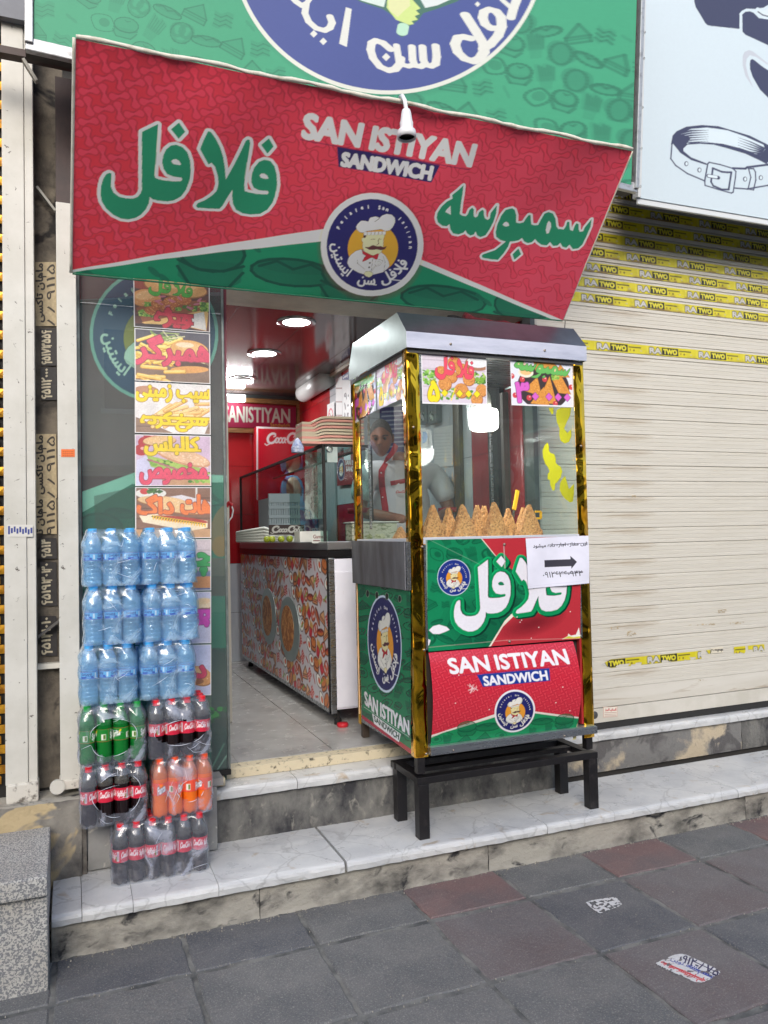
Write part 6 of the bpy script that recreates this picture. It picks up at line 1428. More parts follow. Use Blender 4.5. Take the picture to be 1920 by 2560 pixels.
def q2(c):
    c.rect(-.1, -.1, 1.1, 1.1, (222, 226, 236)); c.ell(.52, .62, .42, .46, (56, 44, 46)); c.fill([(.0, .0), (.12, .02), (.3, .22), (.22, .24)], (226, 190, 170)); c.ell(.24, .34, .12, .10, (236, 226, 206)); c.ell(.24, .33, .09, .06, (232, 190, 130))
    for pts in ([(.36, .06), (.6, .02), (.84, .3), (.4, .3)], [(.2, .7), (.42, .42), (.48, .8)], [(.42, .92), (.62, .4), (.72, .95)], [(.66, .45), (.8, .36), (.96, .74), (.76, .72)], [(.3, .95), (.52, .62), (.6, .98)], [(.8, .15), (.95, .4), (.7, .4)]):
        c.fill(pts, (216, 146, 60), out=(150, 86, 34), outw=.006); A_ = np.array(pts)
        for i in range(50):
            w = RNG.dirichlet(np.ones(len(pts))); p = w @ A_; c.ell(p[0], p[1], .008, .007, random.choice([(240, 190, 100), (176, 104, 44), (230, 170, 80)]), alpha=.8)
    for x, y in ((.02, .42), (.06, .8), (.18, .48), (.54, .46), (.28, .84), (.7, .94), (.97, .6)): c.ell(x, y, .04, .055, (206, 60, 70)); c.ell(x+.01, y-.02, .012, .012, (244, 190, 180))
    lettuce(c, .72, .42, .05, .03, 20); fword(c, SM, SME, .06, .04, .90, .40, (100, 180, 90), (60, 100, 50)); c.text('۳', (.08, .55, .19, .38), (214, 96, 196), grow=.02, out=(120, 50, 110), outw=.01)
    for x in (.38, .60, .75, .90): c.fill([(x, .73), (x+.055, .81), (x, .89), (x-.055, .81)], (214, 96, 196), out=(120, 50, 110), outw=.008)
GP = 'price posters on the snack cart glass'
for i, (fn, q, lbl) in enumerate(((q1, [(1052, 874), (1216, 885), (1218, 1013), (1056, 1009)], 'falafel price poster with pink word and yellow price on the front glass of the cart'), (q2, [(1275, 887), (1430, 894), (1434, 1018), (1279, 1013)], 'samosa price poster with green word and magenta price on the front glass of the cart'))):
    random.seed(70+i); c = Cv(140, 112, (226, 226, 230)); fn(c); c.grain(.08, 2, i)
    for r_ in ((-.02, -.02, .014, 1.02), (.986, -.02, 1.02, 1.02), (-.02, -.02, 1.02, .018), (-.02, .97, 1.02, 1.02)): c.rect(*r_, (232, 232, 236))
    o = sheet('price_poster', c, [onY(px, py, CY0+.009) for px, py in q], M_paper, None); tag(o, lbl, 'poster', GP)
M_crk = mat('crinkled laminated print', rough=.07, vcol=True, bump=.010, bscale=14)
for i, (fn, q, lbl) in enumerate(((q2, [(878, 935), (938, 903), (940, 1026), (882, 1062)], 'crinkled glossy samosa poster on the left side glass of the cart, the farther one'), (q1, [(941, 902), (1006, 872), (1008, 995), (943, 1025)], 'crinkled glossy falafel poster on the left side glass of the cart, the nearer one'))):
    random.seed(80+i); c = Cv(80, 112, (226, 226, 230)); fn(c); c.grain(.1, 2, i)
    o = sheet('price_poster', c, [onX(px, py, CX0+.006) for px, py in q], M_crk, None); tag(o, lbl, 'poster', GP)
# rental notice
Q4 = [(1314, 1346), (1470, 1339), (1472, 1458), (1320, 1472)]
cv = Cv(260, 190, (222, 222, 236), Q4); z6b = z6
cv.text(fa('این مغازه اجاره داده میشود'), z6([(1072, 82), (1602, 58), (1604, 100), (1076, 128)]), (50, 50, 62), grow=.45)
cv.fill(z6([(1192, 242), (1448, 232), (1446, 198), (1506, 258), (1453, 326), (1452, 300), (1196, 312)]), (52, 50, 62))
cv.text('۰۹۱۲۶۳۶۰۹۴۲', z6([(1178, 360), (1552, 342), (1556, 394), (1182, 416)]), (50, 50, 60), grow=.25)
cv.shade(.05, 30); cv.line(z6([(1040, 500), (1600, 440)]), .8, (190, 190, 206), .6)
C5 = [onY(px, py, CY0-.014) for px, py in Q4]
o = sheet('rental_notice', cv, None, M_paper, None, pos=lambda u, v: C5[0]*(1-u)*(1-v)+C5[1]*u*(1-v)+C5[2]*u*v+C5[3]*(1-u)*v + np.array([0, -1, 0])*(.004*np.sin(u*7+v*3)+.006*u*v)); tag(o, 'white rental notice with black arrow taped to the right side of the cart front', 'notice')
# samosas
M_sam = mat('golden fried crust', (206, 150, 92), .7, c2=(176, 118, 68), scale=14, lo=.42, hi=.62, c3=(214, 164, 108), s3=40, lo3=.55, hi3=.66)
def waffle(m):
    nt = m.node_tree; N, Lk = nt.nodes.new, nt.links.new; b = nt.nodes['Principled BSDF']; tc = N('ShaderNodeTexCoord'); v = N('ShaderNodeTexVoronoi'); v.inputs['Scale'].default_value = 78; Lk(tc.outputs['Object'], v.inputs['Vector'])
    bp = N('ShaderNodeBump'); bp.inputs['Distance'].default_value = .005; Lk(v.outputs['Distance'], bp.inputs['Height']); Lk(bp.outputs[0], b.inputs['Normal'])
    r = N('ShaderNodeMapRange'); r.inputs['From Min'].default_value = .1; r.inputs['From Max'].default_value = .5; r.inputs['To Min'].default_value = .55; r.inputs['To Max'].default_value = 1.1; Lk(v.outputs['Distance'], r.inputs['Value'])
    x = N('ShaderNodeMix'); x.data_type = 'RGBA'; x.blend_type = 'MULTIPLY'; x.inputs[0].default_value = 1; Lk(b.inputs['Base Color'].links[0].from_socket, x.inputs[6]); Lk(r.outputs[0], x.inputs[7]); Lk(x.outputs[2], b.inputs['Base Color'])
waffle(M_sam)
def samosa(cx, y, px_ap, py_ap, half, rot, label):
    """folded waffle pastry: broad flat front and back tapering to a ragged narrow top"""
    ap = onY(px_ap, py_ap, y); z0 = 1.506; H_ = ap[2]-z0; hw = half*(1.22 if y < 3.45 else 1.05); V = []; F = []; n = 16; nf = 9
    R = Matrix.Rotation(rot*.5, 3, 'Z'); rs = random.Random(int(px_ap)); lean = rs.uniform(-.006, .006)
    ring = [(-1+2*i/nf, -1) for i in range(nf+1)] + [(1, 0)] + [(1-2*i/nf, 1) for i in range(nf+1)] + [(-1, 0)]; k = len(ring)
    for j in range(n+1):
        f = j/n; wx = hw*(1-.90*f)*(1+.03*sin(j*1.7+px_ap)); wy = .034*(1-.78*f)
        for (a, b) in ring:
            bulge = 1+.15*(1-a*a); v = R @ Vector((a*wx+lean*f, b*wy*(bulge if abs(b) == 1 else 1.15), 0)); dz = rs.uniform(-.009, .004) if j == n else rs.uniform(-.001, .001)
            V.append((ap[0]+v.x+rs.uniform(-.0011, .0011), y+.02+v.y+rs.uniform(-.0011, .0011), z0+H_*f+dz))
    for j in range(n):
        for q in range(k): F.append((j*k+q, j*k+(q+1) % k, (j+1)*k+(q+1) % k, (j+1)*k+q))
    F.append(tuple(n*k+q for q in range(k)))
    o = obj('samosa', V, F, M_sam, None, loc=(ap[0], y+.02, z0), smooth=False); tag(o, label, 'samosa', 'fried samosas lined up in the cart window'); return o
SL = [(1085, 1262, 3.42, .062, .1, 'samosa nearest the left gold post, front row'), (1163, 1262, 3.40, .066, -.1, 'second samosa from the left in the front row'), (1242, 1256, 3.40, .066, .15, 'third samosa from the left in the front row, under the bulb'), (1325, 1262, 3.40, .070, -.05, 'rightmost samosa of the front row'),
      (1126, 1270, 3.56, .060, .5, 'samosa leaning in the back row between the first two front ones'), (1198, 1263, 3.56, .062, .3, 'samosa in the back row between the second and third front ones'), (1215, 1264, 3.62, .062, .9, 'samosa standing farthest back in the middle'), (1276, 1272, 3.56, .060, .2, 'samosa in the back row beside the yellow handled tongs'), (1005, 1318, 3.55, .055, .4, 'samosa seen through the left side glass, lowest at the corner'), (1310, 1268, 3.58, .058, 0, 'samosa half hidden behind the rightmost front one')]
for px, py, y, h_, r_, l_ in SL: samosa(0, y, px, py, h_, r_, l_)
M_yh = mat('yellow plastic handle', (236, 178, 20), .35)
kn = thing('tongs', 'tongs with upright yellow handle behind the samosas', 'tongs', onY(1290, 1270, 3.68)); bar('handle', onY(1285, 1275, 3.68), onY(1294, 1226, 3.70), .022, .012, M_yh, kn, bev=.003); bar('blade', onY(1285, 1276, 3.68), onY(1278, 1330, 3.68), .012, .004, M_steel, kn)
kn = thing('scoop', 'scoop with short yellow loop handle at the right end of the samosas', 'scoop', onY(1345, 1290, 3.60)); 
for a, b in (((1338, 1279), (1352, 1279)), ((1352, 1279), (1352, 1296)), ((1352, 1296), (1338, 1296))): bar('handle', onY(*a, 3.58), onY(*b, 3.58), .010, .010, M_yh, kn)
bar('blade', onY(1338, 1296, 3.58), onY(1340, 1330, 3.58), .03, .006, M_steel, kn)

# ============================================================ STAND UNDER THE CART
M_bp = mat('black painted steel', (24, 22, 24), .45)
sd = thing('cart_stand', 'low black square tube stand carrying the cart on the marble step', 'stand', (1.95, 3.44, .1725))
zr_ = onY(1062, 1945, CY0)[2]
lw = .052
fl = [onZ(1056, 2096, .1725), onZ(1480, 2020, .1725), onZ(1004, 2045, .1725), onZ(1398, 1980, .1725)]
LX0, LX1, LYf, LYb = fl[0][0]+.005, fl[1][0]+.004, 3.318, 3.575
zt_ = .452
for x, y, top in ((LX0, LYf, zt_-.032), (LX1, LYf, zt_-.032), (LX0, LYb, zt_-.032), (LX1, LYb, zt_-.032)): bar('leg', (x, y, .1725), (x, y, top), lw, lw, M_bp, sd, bev=.003)
yb_ = min(3.62, onX(957, 1878, 1.46)[1])
bar('rail', (LX0-.03, LYf, zt_-.016), (LX1+.03, LYf, zt_-.016), .05, .032, M_bp, sd, bev=.003); bar('rail', (LX0-.03, 3.595, zt_-.016), (LX1+.03, 3.595, zt_-.016), .05, .032, M_bp, sd, bev=.003)
bar('rail', (LX0, LYf+.026, zt_-.016), (LX0, 3.569, zt_-.016), .05, .032, M_bp, sd, bev=.003); bar('rail', (LX1, LYf+.026, zt_-.016), (LX1, 3.569, zt_-.016), .05, .032, M_bp, sd, bev=.003)
bar('cross_bar', (LX0+.03, 3.46, zt_-.012), (LX1-.03, 3.46, zt_-.012), .045, .02, M_bp, sd, bev=.002)
# loose red fabric and odds and ends above the cart roof, under the banner
ju = thing('cloth_bundle', 'bundle of folded red cloth and wire on top of the cart roof', 'cloth bundle', onY(1250, 820, 3.72))
for a, b, m, w in (((1160, 800), (1400, 838), mat('dusty red cloth', (120, 34, 44), .8, c2=(70, 24, 30), scale=8), .05), ((1120, 796), (1250, 815), M_blk, .03), ((1290, 826), (1415, 845), M_blk, .035)):
    pa_, pb_ = onY(*a, 3.80), onY(*b, 3.80); n_ = 10
    MB().tube([pa_+(pb_-pa_)*i/n_+np.array([0, 0, random.uniform(-.008, .008)]) for i in range(n_+1)], [w*random.uniform(.5, .8) for i in range(n_+1)], 8).build('fold', m, ju, smooth=True)
MB().tube([onY(1413, 802, 3.45), onY(1412, 818, 3.45), onY(1413, 842, 3.42)], .002, 5).build('wire', M_blk, ju)
# handbill stuck on a paving stone and an old scrap
def floor_bill(name, lbl, Pq, paint, holes, seed):
    c = Cv(220, 150, (206, 206, 206), Pq); paint(c); n = vnoise(c.w, c.h, 16, 5, seed); x = np.linspace(-1, 1, c.w)[None, :]; y = np.linspace(-1, 1, c.h)[:, None]
    keep = (n > holes) & ((x**6+y**6) < .8+.6*(n-.5))
    o = sheet(name, c, [onZ(px, py, .0035) for px, py in Pq], M_paper, None, keep=keep); tag(o, lbl, 'handbill'); return o
def fb1(c):
    zq = lambda P: zc(P, 960, 1900, 1.728)
    c.grain(.2, 3); c.text('۰۹۱۲-۸۷۵', zq([(1290, 838), (1455, 905), (1440, 935), (1280, 868)]), (40, 36, 80), grow=.7); c.text(fa('بسم الله نوین'), zq([(1250, 850), (1430, 925), (1415, 950), (1240, 870)]), (40, 60, 150), grow=.3)
    c.text(fa('ام ارزونتر مواجه'), zq([(1205, 862), (1390, 940), (1370, 965), (1195, 885)]), (196, 50, 60), grow=.5); c.text('۳۴۴۷۷۱', zq([(1180, 880), (1320, 950), (1300, 965), (1170, 895)]), (50, 50, 60), grow=.4)
z3 = lambda P: zc(P, 960, 1900, 1.728)
floor_bill('handbill', 'trampled white handbill with red and blue writing on the paving at lower right', z3([(1285, 828), (1470, 915), (1370, 972), (1150, 880)]), fb1, .33, 3)
floor_bill('handbill', 'faded torn scrap of paper on the paving in front of the cart', z3([(860, 612), (1000, 588), (1035, 625), (930, 668)]), lambda c: (c.rect(0, 0, 9999, 9999, (150, 142, 128)), c.grain(.15, 4)), .44, 9)

# outer wall of the building above and behind the signs, and grit along the step
fw_ = box('facade_wall', -3.5, 9, 4.12, 4.3, 2.99, 7.5, mat('grey facade wall', (150, 146, 138), .85, c2=(128, 124, 118), scale=3, bump=.004), None); tag(fw_, 'plain grey building wall above and behind the shop signs', 'wall')
mb = MB(); rg = random.Random(12)
for i in range(900):
    if i < 500: x, y = rg.uniform(-.05, 4.6), 3.232-abs(rg.gauss(0, .022))
    elif i < 760:
        j = rg.choice([2.93, 2.445, 1.96, 1.475]); x, y = rg.uniform(-.3, 4), j+rg.gauss(0, .007)
    else: x, y = rg.uniform(-.2, 3.6), rg.uniform(1.2, 3.2)
    r = rg.uniform(.0012, .0042 if i < 500 else .003); t0 = rg.uniform(0, 6); z = 0.0 if i >= 500 and i < 760 else .001
    P = [(x+r*cos(t0+a), y+r*sin(t0+a)*rg.uniform(.6, 1.1), z-.003) for a in (0, 1.6, 3.1, 4.6)]; T = [(x+(p[0]-x)*.6, y+(p[1]-y)*.6, z+r*rg.uniform(.5, .9)) for p in P]
    mb.add(P+T, [(0, 1, 5, 4), (1, 2, 6, 5), (2, 3, 7, 6), (3, 0, 4, 7), (4, 5, 6, 7)])
o = mb.build('grit', mat('pale grit', (170, 164, 152), .9, c2=(96, 92, 88), scale=60), None); tag(o, 'small stone grit and crumbs lying on the paving and along the step', None, None, 'stuff')
# ============================================================ INSIDE THE SHOP
CXC, CYN, CYF = 1.392, 4.33, 6.85
k = thing('counter', 'refrigerated counter with fast food patterned front and steel edges', 'counter', (1.6, 5.5, .50))
M_cw = mat('white enamel panel', (222, 222, 232), .35, c2=(206, 206, 218), scale=2, c3=(150, 130, 110), s3=18, lo3=.7, hi3=.76)
cx1 = 1.69
P = [onX(x, y, CXC) for x, y in ((590, 1400), (815, 1400), (838, 1800), (597, 1655))]
zt = 1.44
Q = [(590, 1400), (815, 1400), (838, 1800), (597, 1655)]
cz0, cz1 = .565, 1.435
y1q = 6.85
c = Cv(430, 180, (206, 204, 212), [(0, 0), (2.52, 0), (2.52, .87), (0, .87)])
cols = {'b': (206, 120, 60), 's': (190, 60, 50), 'f': (236, 180, 60), 'r': (206, 40, 60), 'w': (222, 170, 120), 'y': (230, 100, 40), 'p': (206, 90, 50), 'm': (190, 40, 50), 'l': (240, 200, 190)}
rr = random.Random(2)
for i in range(26):
    for j in range(9):
        kd = KINDS[(i*3+j*5) % 8]; s_ = .105 if kd != 'bits' else .07; doodle(c, kd, .03+i*.1+(j % 2)*.05, .04+j*.1+rr.uniform(-.01, .01), s_, rr.uniform(-.9, .9), (90, 40, 30), (190, 50, 50), 1.0 if kd != 'bits' else .9, cols)
        if rr.random() < .2: c.line([(.03+i*.1-.02, .05+j*.1), (.03+i*.1+.03, .02+j*.1)], .014, (130, 170, 50))
for i, (u, w) in enumerate(((1.02, .05), (.0, .0))): pass
sheet('patterned_front', c, [(CXC-.003, y1q, cz1), (CXC-.003, CYN, cz1), (CXC-.003, CYN, cz0), (CXC-.003, y1q, cz0)], mat('counter print', rough=.3, vcol=True), k)
box('body', CXC, cx1, CYN+.004, CYF, cz0, cz1, M_cw, k)
box('end_panel', CXC+.03, cx1, CYN-.004, CYN+.003, .575, 1.36, M_cw, k, bev=.003)
box('corner_edge', CXC-.006, CXC+.028, CYN-.008, CYN+.002, .545, 1.44, M_steel, k, bev=.003); box('corner_edge', CXC-.008, CXC-.004, CYN-.004, CYN+.03, .545, 1.44, M_blk, k)
box('bottom_edge', CXC-.008, CXC+.003, CYN, CYF, .545, .566, M_steel, k)
box('top_band', CXC-.010, cx1, CYN-.006, CYF, 1.442, 1.485, mat('black top band', (20, 20, 22), .3), k); box('top_plate', CXC-.012, cx1+.02, CYN-.012, CYF, 1.487, 1.535, mat('plain worktop steel', (150, 154, 158), .3, .8), k, bev=.004)
for y in (CYN+.05, CYF-.1):
    for x in (CXC+.05, cx1-.05): MB().lathe([(.022, 0), (.022, .03), (.012, .035), (.012, .075)], (x, y, .471), 12).build('castor', M_blk, k)
MB().lathe([(.03, 0), (.034, .01), (.03, .022), (0, .024)], (CXC+.055, CYN-.02, .471), 16).build('red_foot', mat('red rubber foot', (190, 30, 44), .5), k, smooth=True)
# leaf shaped hatch handles with printed picture inside
def leafshape(px, py, hw, hh, name):
    cen = onX(px, py, CXC-.004); top = onX(px, py-hh, CXC-.004); L_ = top[2]-cen[2]; Wd = abs(onX(px-hw, py, CXC)[1]-cen[1])
    n = 18; A = [(CXC-.006, cen[1]+Wd*cos(t)*1.0, cen[2]+L_*sin(t)) for t in np.linspace(0, 2*pi, 28, endpoint=False)]
    slab(name, A, (-1, 0, 0), .003, M_steelp, k)
    A = [(CXC-.0095, cen[1]+Wd*.15+Wd*.62*cos(t), cen[2]+L_*.72*sin(t)) for t in np.linspace(0, 2*pi, 24, endpoint=False)]
    slab('handle_recess', A, (-1, 0, 0), .001, mat('hot dog picture', (150, 84, 40), .4, c2=(206, 150, 90), scale=30, lo=.45, hi=.55), k)
leafshape(672, 1540, 17, 70, 'hatch_plate'); leafshape(724, 1572, 23, 80, 'hatch_plate')
# glass case
gc_ = thing('display_case', 'black framed glass display case on top of the counter', 'display case', (1.6, 5.5, 1.537))
gx0, gx1, gy0, gy1, gz0, gz1 = CXC+.0, cx1+.0, CYN+.07, 6.82, 1.537, 2.105
M_dg = glassy('case glass', tint=(214, 232, 228), ior=1.5)
for a, b in (((gx0, gy0, gz0), (gx0, gy0, gz1)), ((gx1, gy0, gz0), (gx1, gy0, gz1)), ((gx0, gy1, gz0), (gx0, gy1, gz1)), ((gx0, gy0, gz1), (gx1, gy0, gz1)), ((gx0, gy0, gz1), (gx0, gy1, gz1)), ((gx1, gy0, gz1), (gx1, gy1, gz1))): bar('frame_bar', a, b, .016, .016, M_blk, gc_)
box('glass_pane', gx0+.001, gx0+.004, gy0+.01, gy1-.01, gz0, gz1-.01, M_dg, gc_); box('glass_pane', gx0+.01, gx1-.01, gy0+.001, gy0+.004, gz0, gz1-.01, M_dg, gc_); box('glass_pane', gx0+.01, gx1-.01, gy0+.01, gy1-.01, gz1-.004, gz1-.001, M_dg, gc_)
MB().lathe([(.016, -.006), (.02, -.004), (.02, .004)], onY(824, 1123, gy0-.01), 16, axis='y').build('lock', M_steel, gc_); box('lock_plate', gx0+.02, gx0+.085, gy0-.006, gy0-.002, gz1-.10, gz1-.01, M_steelp, gc_)
# trays on the case
M_tp = mat('pink plastic tray', (222, 160, 148), .4); M_tc = mat('cream plastic tray', (206, 194, 170), .4)
for i in range(9):
    t = onY(745, 1126-7*i, 4.42); mb = MB(); nxx = 20; V = []
    xa, xb = t[0]+.025, 1.66; 
    for q in range(nxx+1):
        u = q/nxx; x = xa+(xb-xa)*u; s_ = 1/(1+math.exp(-(u-.22)*22)); z = 2.118+.019*i-.045*(1-s_)+.06*0
        for y, dz in ((4.42, 0), (4.42, .013), (4.56, .013), (4.56, 0)): V.append((x, y, max(2.116+.019*i*.75, z)+dz))
    F = [(q*4+j, q*4+(j+1) % 4, (q+1)*4+(j+1) % 4, (q+1)*4+j) for q in range(nxx) for j in range(4)] + [(0, 1, 2, 3), tuple(nxx*4+j for j in (3, 2, 1, 0))]
    o = obj('serving_tray', V, F, M_tp if i in (0, 2, 5, 7) else M_tc, None, loc=(1.64, 4.57, 2.118+.019*i), smooth=False); tag(o, ['lowest', 'second', 'third', 'fourth', 'fifth', 'sixth', 'seventh', 'eighth', 'topmost'][i]+' tray in the stack of pink and cream serving trays on the display case', 'tray', 'serving trays stacked on the display case')
bg = thing('napkin_bag', 'white and blue plastic bag hanging at the left end of the tray stack', 'bag', onY(745, 1110, 4.40))
MB().lathe([(.0, 0), (.036, .004), (.038, .03), (.026, .06), (.009, .085), (0, .09)], onY(744, 1133, 4.385), 14).build('bag_body', mat('crumpled plastic', (196, 206, 226), .25, c2=(120, 140, 196), scale=14, bump=.02, bscale=30), bg, smooth=False)
# inside the case
hb = thing('hanging_bag', 'clear plastic bag hanging inside the display case', 'bag', onY(785, 1220, 4.6)); 
V = []; 
for q in range(9):
    for j in range(13):
        p = onY(762+q*5.2, 1130+j*14, 4.62); V.append((p[0], 4.62+random.uniform(-.010, .010), p[2]))
obj('bag_film', V, [(q*13+j, q*13+j+1, (q+1)*13+j+1, (q+1)*13+j) for q in range(8) for j in range(12)], glassy('milky bag', tint=(214, 226, 220), haze=.30, streak=.3, hazecol=(186, 200, 194), rough=.15, wob=.01), hb, smooth=True)
cr = thing('plastic_crate', 'grey slotted plastic basket inside the display case', 'basket', onY(712, 1300, 5.2))
Mcr = mat('grey crate plastic', (142, 154, 160), .45)
a, b = onY(675, 1245, 5.2), onY(748, 1314, 5.2)
for i in range(13):
    x = a[0]+(b[0]-a[0])*i/12; box('upright', x-.006, x+.006, 5.2, 5.212, b[2], a[2], Mcr, cr)
for z, h_ in zip(np.linspace(b[2], a[2], 4), (.012, .010, .010, .03)): box('rib', a[0]-.01, b[0]+.01, 5.197, 5.215, z-h_, z+h_, Mcr, cr)
box('side_wall', a[0]-.01, a[0], 5.21, 5.5, b[2], a[2], Mcr, cr); box('back_wall', a[0]-.01, b[0]+.01, 5.5, 5.51, b[2], a[2], Mcr, cr)
def panel(name, Pq, plane, val, c, m=M_paper, parent=None, off=0): return sheet(name, c, [(onY if plane == 'Y' else onX)(px, py, val) for px, py in Pq], m, parent)
Pq = [(672, 1312), (760, 1312), (760, 1337), (672, 1337)]; c = Cv(80, 26, (50, 40, 40), Pq); c.rect(600, 1300, 800, 1400, (52, 40, 40)); script_logo(c, 678, 1314, 78, 22, (176, 176, 172), .13)
o = panel('logo_plate', Pq, 'Y', 4.95, c); tag(o, 'dark plate with chrome script lettering inside the display case', 'plate')
for i, (x, y) in enumerate(((667, 1341), (680, 1342), (703, 1340), (724, 1339))):
    p = onY(x, y, 4.6); mb = MB(); mb.lathe([(0, -.020), (.012, -.018), (.020, -.008), (.021, .0), (.019, .010), (.011, .018), (0, .020)], (p[0], p[1], 1.557), 14)
    o = mb.build('lime', mat('lime skin', (150, 160, 40), .4, c2=(110, 130, 30), scale=30), None, smooth=True); tag(o, ['leftmost lime on the counter inside the display case', 'second lime from the left in the display case', 'third lime from the left in the display case', 'rightmost lime in the display case'][i], 'lime', 'limes in the display case')
gl = thing('glove_box', 'white carton with dark printing at the near end of the display case', 'carton', onY(780, 1350, 4.5)); p = onY(750, 1358, 4.5); p2_ = onY(808, 1358, 4.5)
box('carton', p[0], p2_[0]+.03, 4.5, 4.62, 1.537, 1.60, mat('white carton', (206, 208, 204), .6, c2=(186, 190, 188), scale=8), gl); Pq = [(780, 1333), (812, 1333), (812, 1358), (780, 1358)]; c = Cv(50, 30, (204, 206, 202), Pq); c.text('Game box', (783, 1337, 44, 9), (120, 50, 50), grow=.3); c.rect(783, 1350, 800, 1353, (110, 60, 60)); panel('carton_print', Pq, 'Y', 4.4985, c, parent=gl)
fm = thing('foam_plates', 'loose pile of white foam plates at the far end of the display case', 'plates', onY(630, 1350, 5.4))
for i in range(5): a_, b_ = onY(592, 1352-i*5, 5.4), onY(735, 1352-i*2, 5.0); MB().tube([a_, (a_+b_)/2+np.array([0, 0, .012*i]), b_], .010, 8).build('plate', mat('white foam', (214, 218, 210), .6), fm, smooth=True)
tr = thing('salad_tub', 'clear rectangular tub of shredded salad on the counter in front of the man', 'tub', onY(935, 1350, 4.36)); p, p2_ = onY(872, 1365, 4.36), onY(985, 1365, 4.36)
box('tub', p[0], p2_[0], 4.30, 4.42, 1.537, 1.64, mat('greenish tub', (176, 178, 160), .4, c2=(110, 120, 90), scale=26, lo=.5, hi=.6, stretch=(1, 1, 3), bump=.003), tr, bev=.008); box('tub_rim', p[0]-.008, p2_[0]+.008, 4.292, 4.428, 1.641, 1.648, mat('clear rim', (200, 204, 196), .3), tr, bev=.002)
ex = thing('side_shelf', 'steel work shelf between the counter and the right wall', 'shelf', (2.1, 4.4, 1.5)); box('shelf_top', cx1+.022, 2.44, 4.26, 4.60, 1.50, 1.535, M_steel, ex, bev=.003); box('shelf_front', cx1+.022, 2.44, 4.27, 4.28, .49, 1.50, M_cw, ex)
# fridges
fr_ = thing('drinks_fridge', 'red drinks fridge with white script lettering near the back wall', 'fridge', (1.6, 6.9, .47)); yf_ = 6.90
a, b = onY(641, 1066, yf_), onY(790, 1070, yf_)
box('cabinet', a[0], b[0]+.1, yf_+.003, 7.04, .48, a[2], mat('fridge red', (186, 24, 42), .3), fr_, bev=.004)
Pq = [(641, 1066), (790, 1072), (790, 1250), (641, 1250)]; c = Cv(110, 130, (196, 26, 46), Pq); c.rect(600, 1060, 645, 1300, (224, 220, 220)); c.fill([(600, 1050), (800, 1056), (800, 1075), (600, 1070)], (226, 220, 220)); script_logo(c, 664, 1081, 98, 36, (232, 226, 226), .12); panel('header_print', Pq, 'Y', yf_-.001, c, M_gloss, fr_)
f2 = thing('side_fridge', 'tall glass door fridge with curved red header along the left wall', 'fridge', (.7, 6.2, .47)); XF = .93
zz_ = lambda px, py: onX(px, py, XF)
hy0, hy1 = 5.5, 6.85
V = []; n = 10
for y in (hy0, hy1):
    for q in range(n+1): t = pi*q/n; V.append((XF-.02+.07*sin(t), y, 2.33+.15*(-cos(t))))
F = [(q, q+1, n+2+q, n+1+q) for q in range(n)] + [tuple(range(n+1)), tuple(range(2*n+1, n, -1))]
obj('header', V, F, mat('header red', (196, 30, 40), .25), f2, smooth=False)
box('cabinet', .30, XF-.03, hy0, hy1, .49, 2.5, mat('fridge grey side', (176, 182, 184), .4), f2, bev=.004)
for i in range(2):
    y = hy0+.03+i*.66; d = box('door', XF-.029, XF-.01, y, y+.62, .56, 2.14, mat('fridge door frame', (160, 168, 170), .35, .4), f2, bev=.003); box('door_glass', XF-.0095, XF-.006, y+.05, y+.57, .62, 2.08, mat('fridge door glass', (70, 90, 92), .05), d)
ice = thing('white_column', 'cream rounded column just inside the door on the left', 'column', (.7, 4.6, .47)); p = onY(563, 1100, 4.7)
box('column', p[0]-.09, p[0]+.02, 4.7, 4.85, .471, onY(563, 985, 4.7)[2], mat('cream enamel', (200, 196, 184), .4), ice, bev=.012)
pg = thing('power_cord', 'red plug on a white cord at the window edge', 'plug', onY(571, 1263, 4.1)); MB().tube([onY(x, y, 4.1) for x, y in ((578, 1262), (583, 1275), (580, 1292), (568, 1308), (560, 1316))], .004, 7).build('cord', M_wp, pg, smooth=True); MB().tube([onY(x, y, 4.1) for x, y in ((566, 1266), (572, 1258), (580, 1264))], .012, 8).build('plug', mat('red plug', (190, 30, 40), .4), pg)
# back wall sign
bs = thing('inner_sign', 'magenta sign with pale block lettering in a wooden frame on the back wall', 'sign', onY(660, 1035, 7.03)); Y_ = 7.035
Pq = [(560, 1006), (740, 1018), (740, 1072), (560, 1068)]; c = Cv(140, 46, (160, 24, 70), Pq); c.text('SANISTIYAN', [(560, 1014), (726, 1023), (726, 1057), (560, 1055)], (206, 214, 200), grow=1.0); c.text('Sandwich', [(680, 1057), (726, 1059), (726, 1069), (680, 1067)], (206, 160, 60), grow=.3); panel('sign_face', Pq, 'Y', Y_-.012, c, M_paper, bs)
Mwd = mat('honey wood frame', (170, 130, 80), .5, c2=(130, 92, 50), scale=8, stretch=(1, 1, 6))
for a, b in (((540, 997), (750, 1008)), ((540, 1075), (750, 1080)), ((746, 1004), (744, 1080))): bar('frame_bar', onY(*a, Y_), onY(*b, Y_), .03, .04, Mwd, bs)
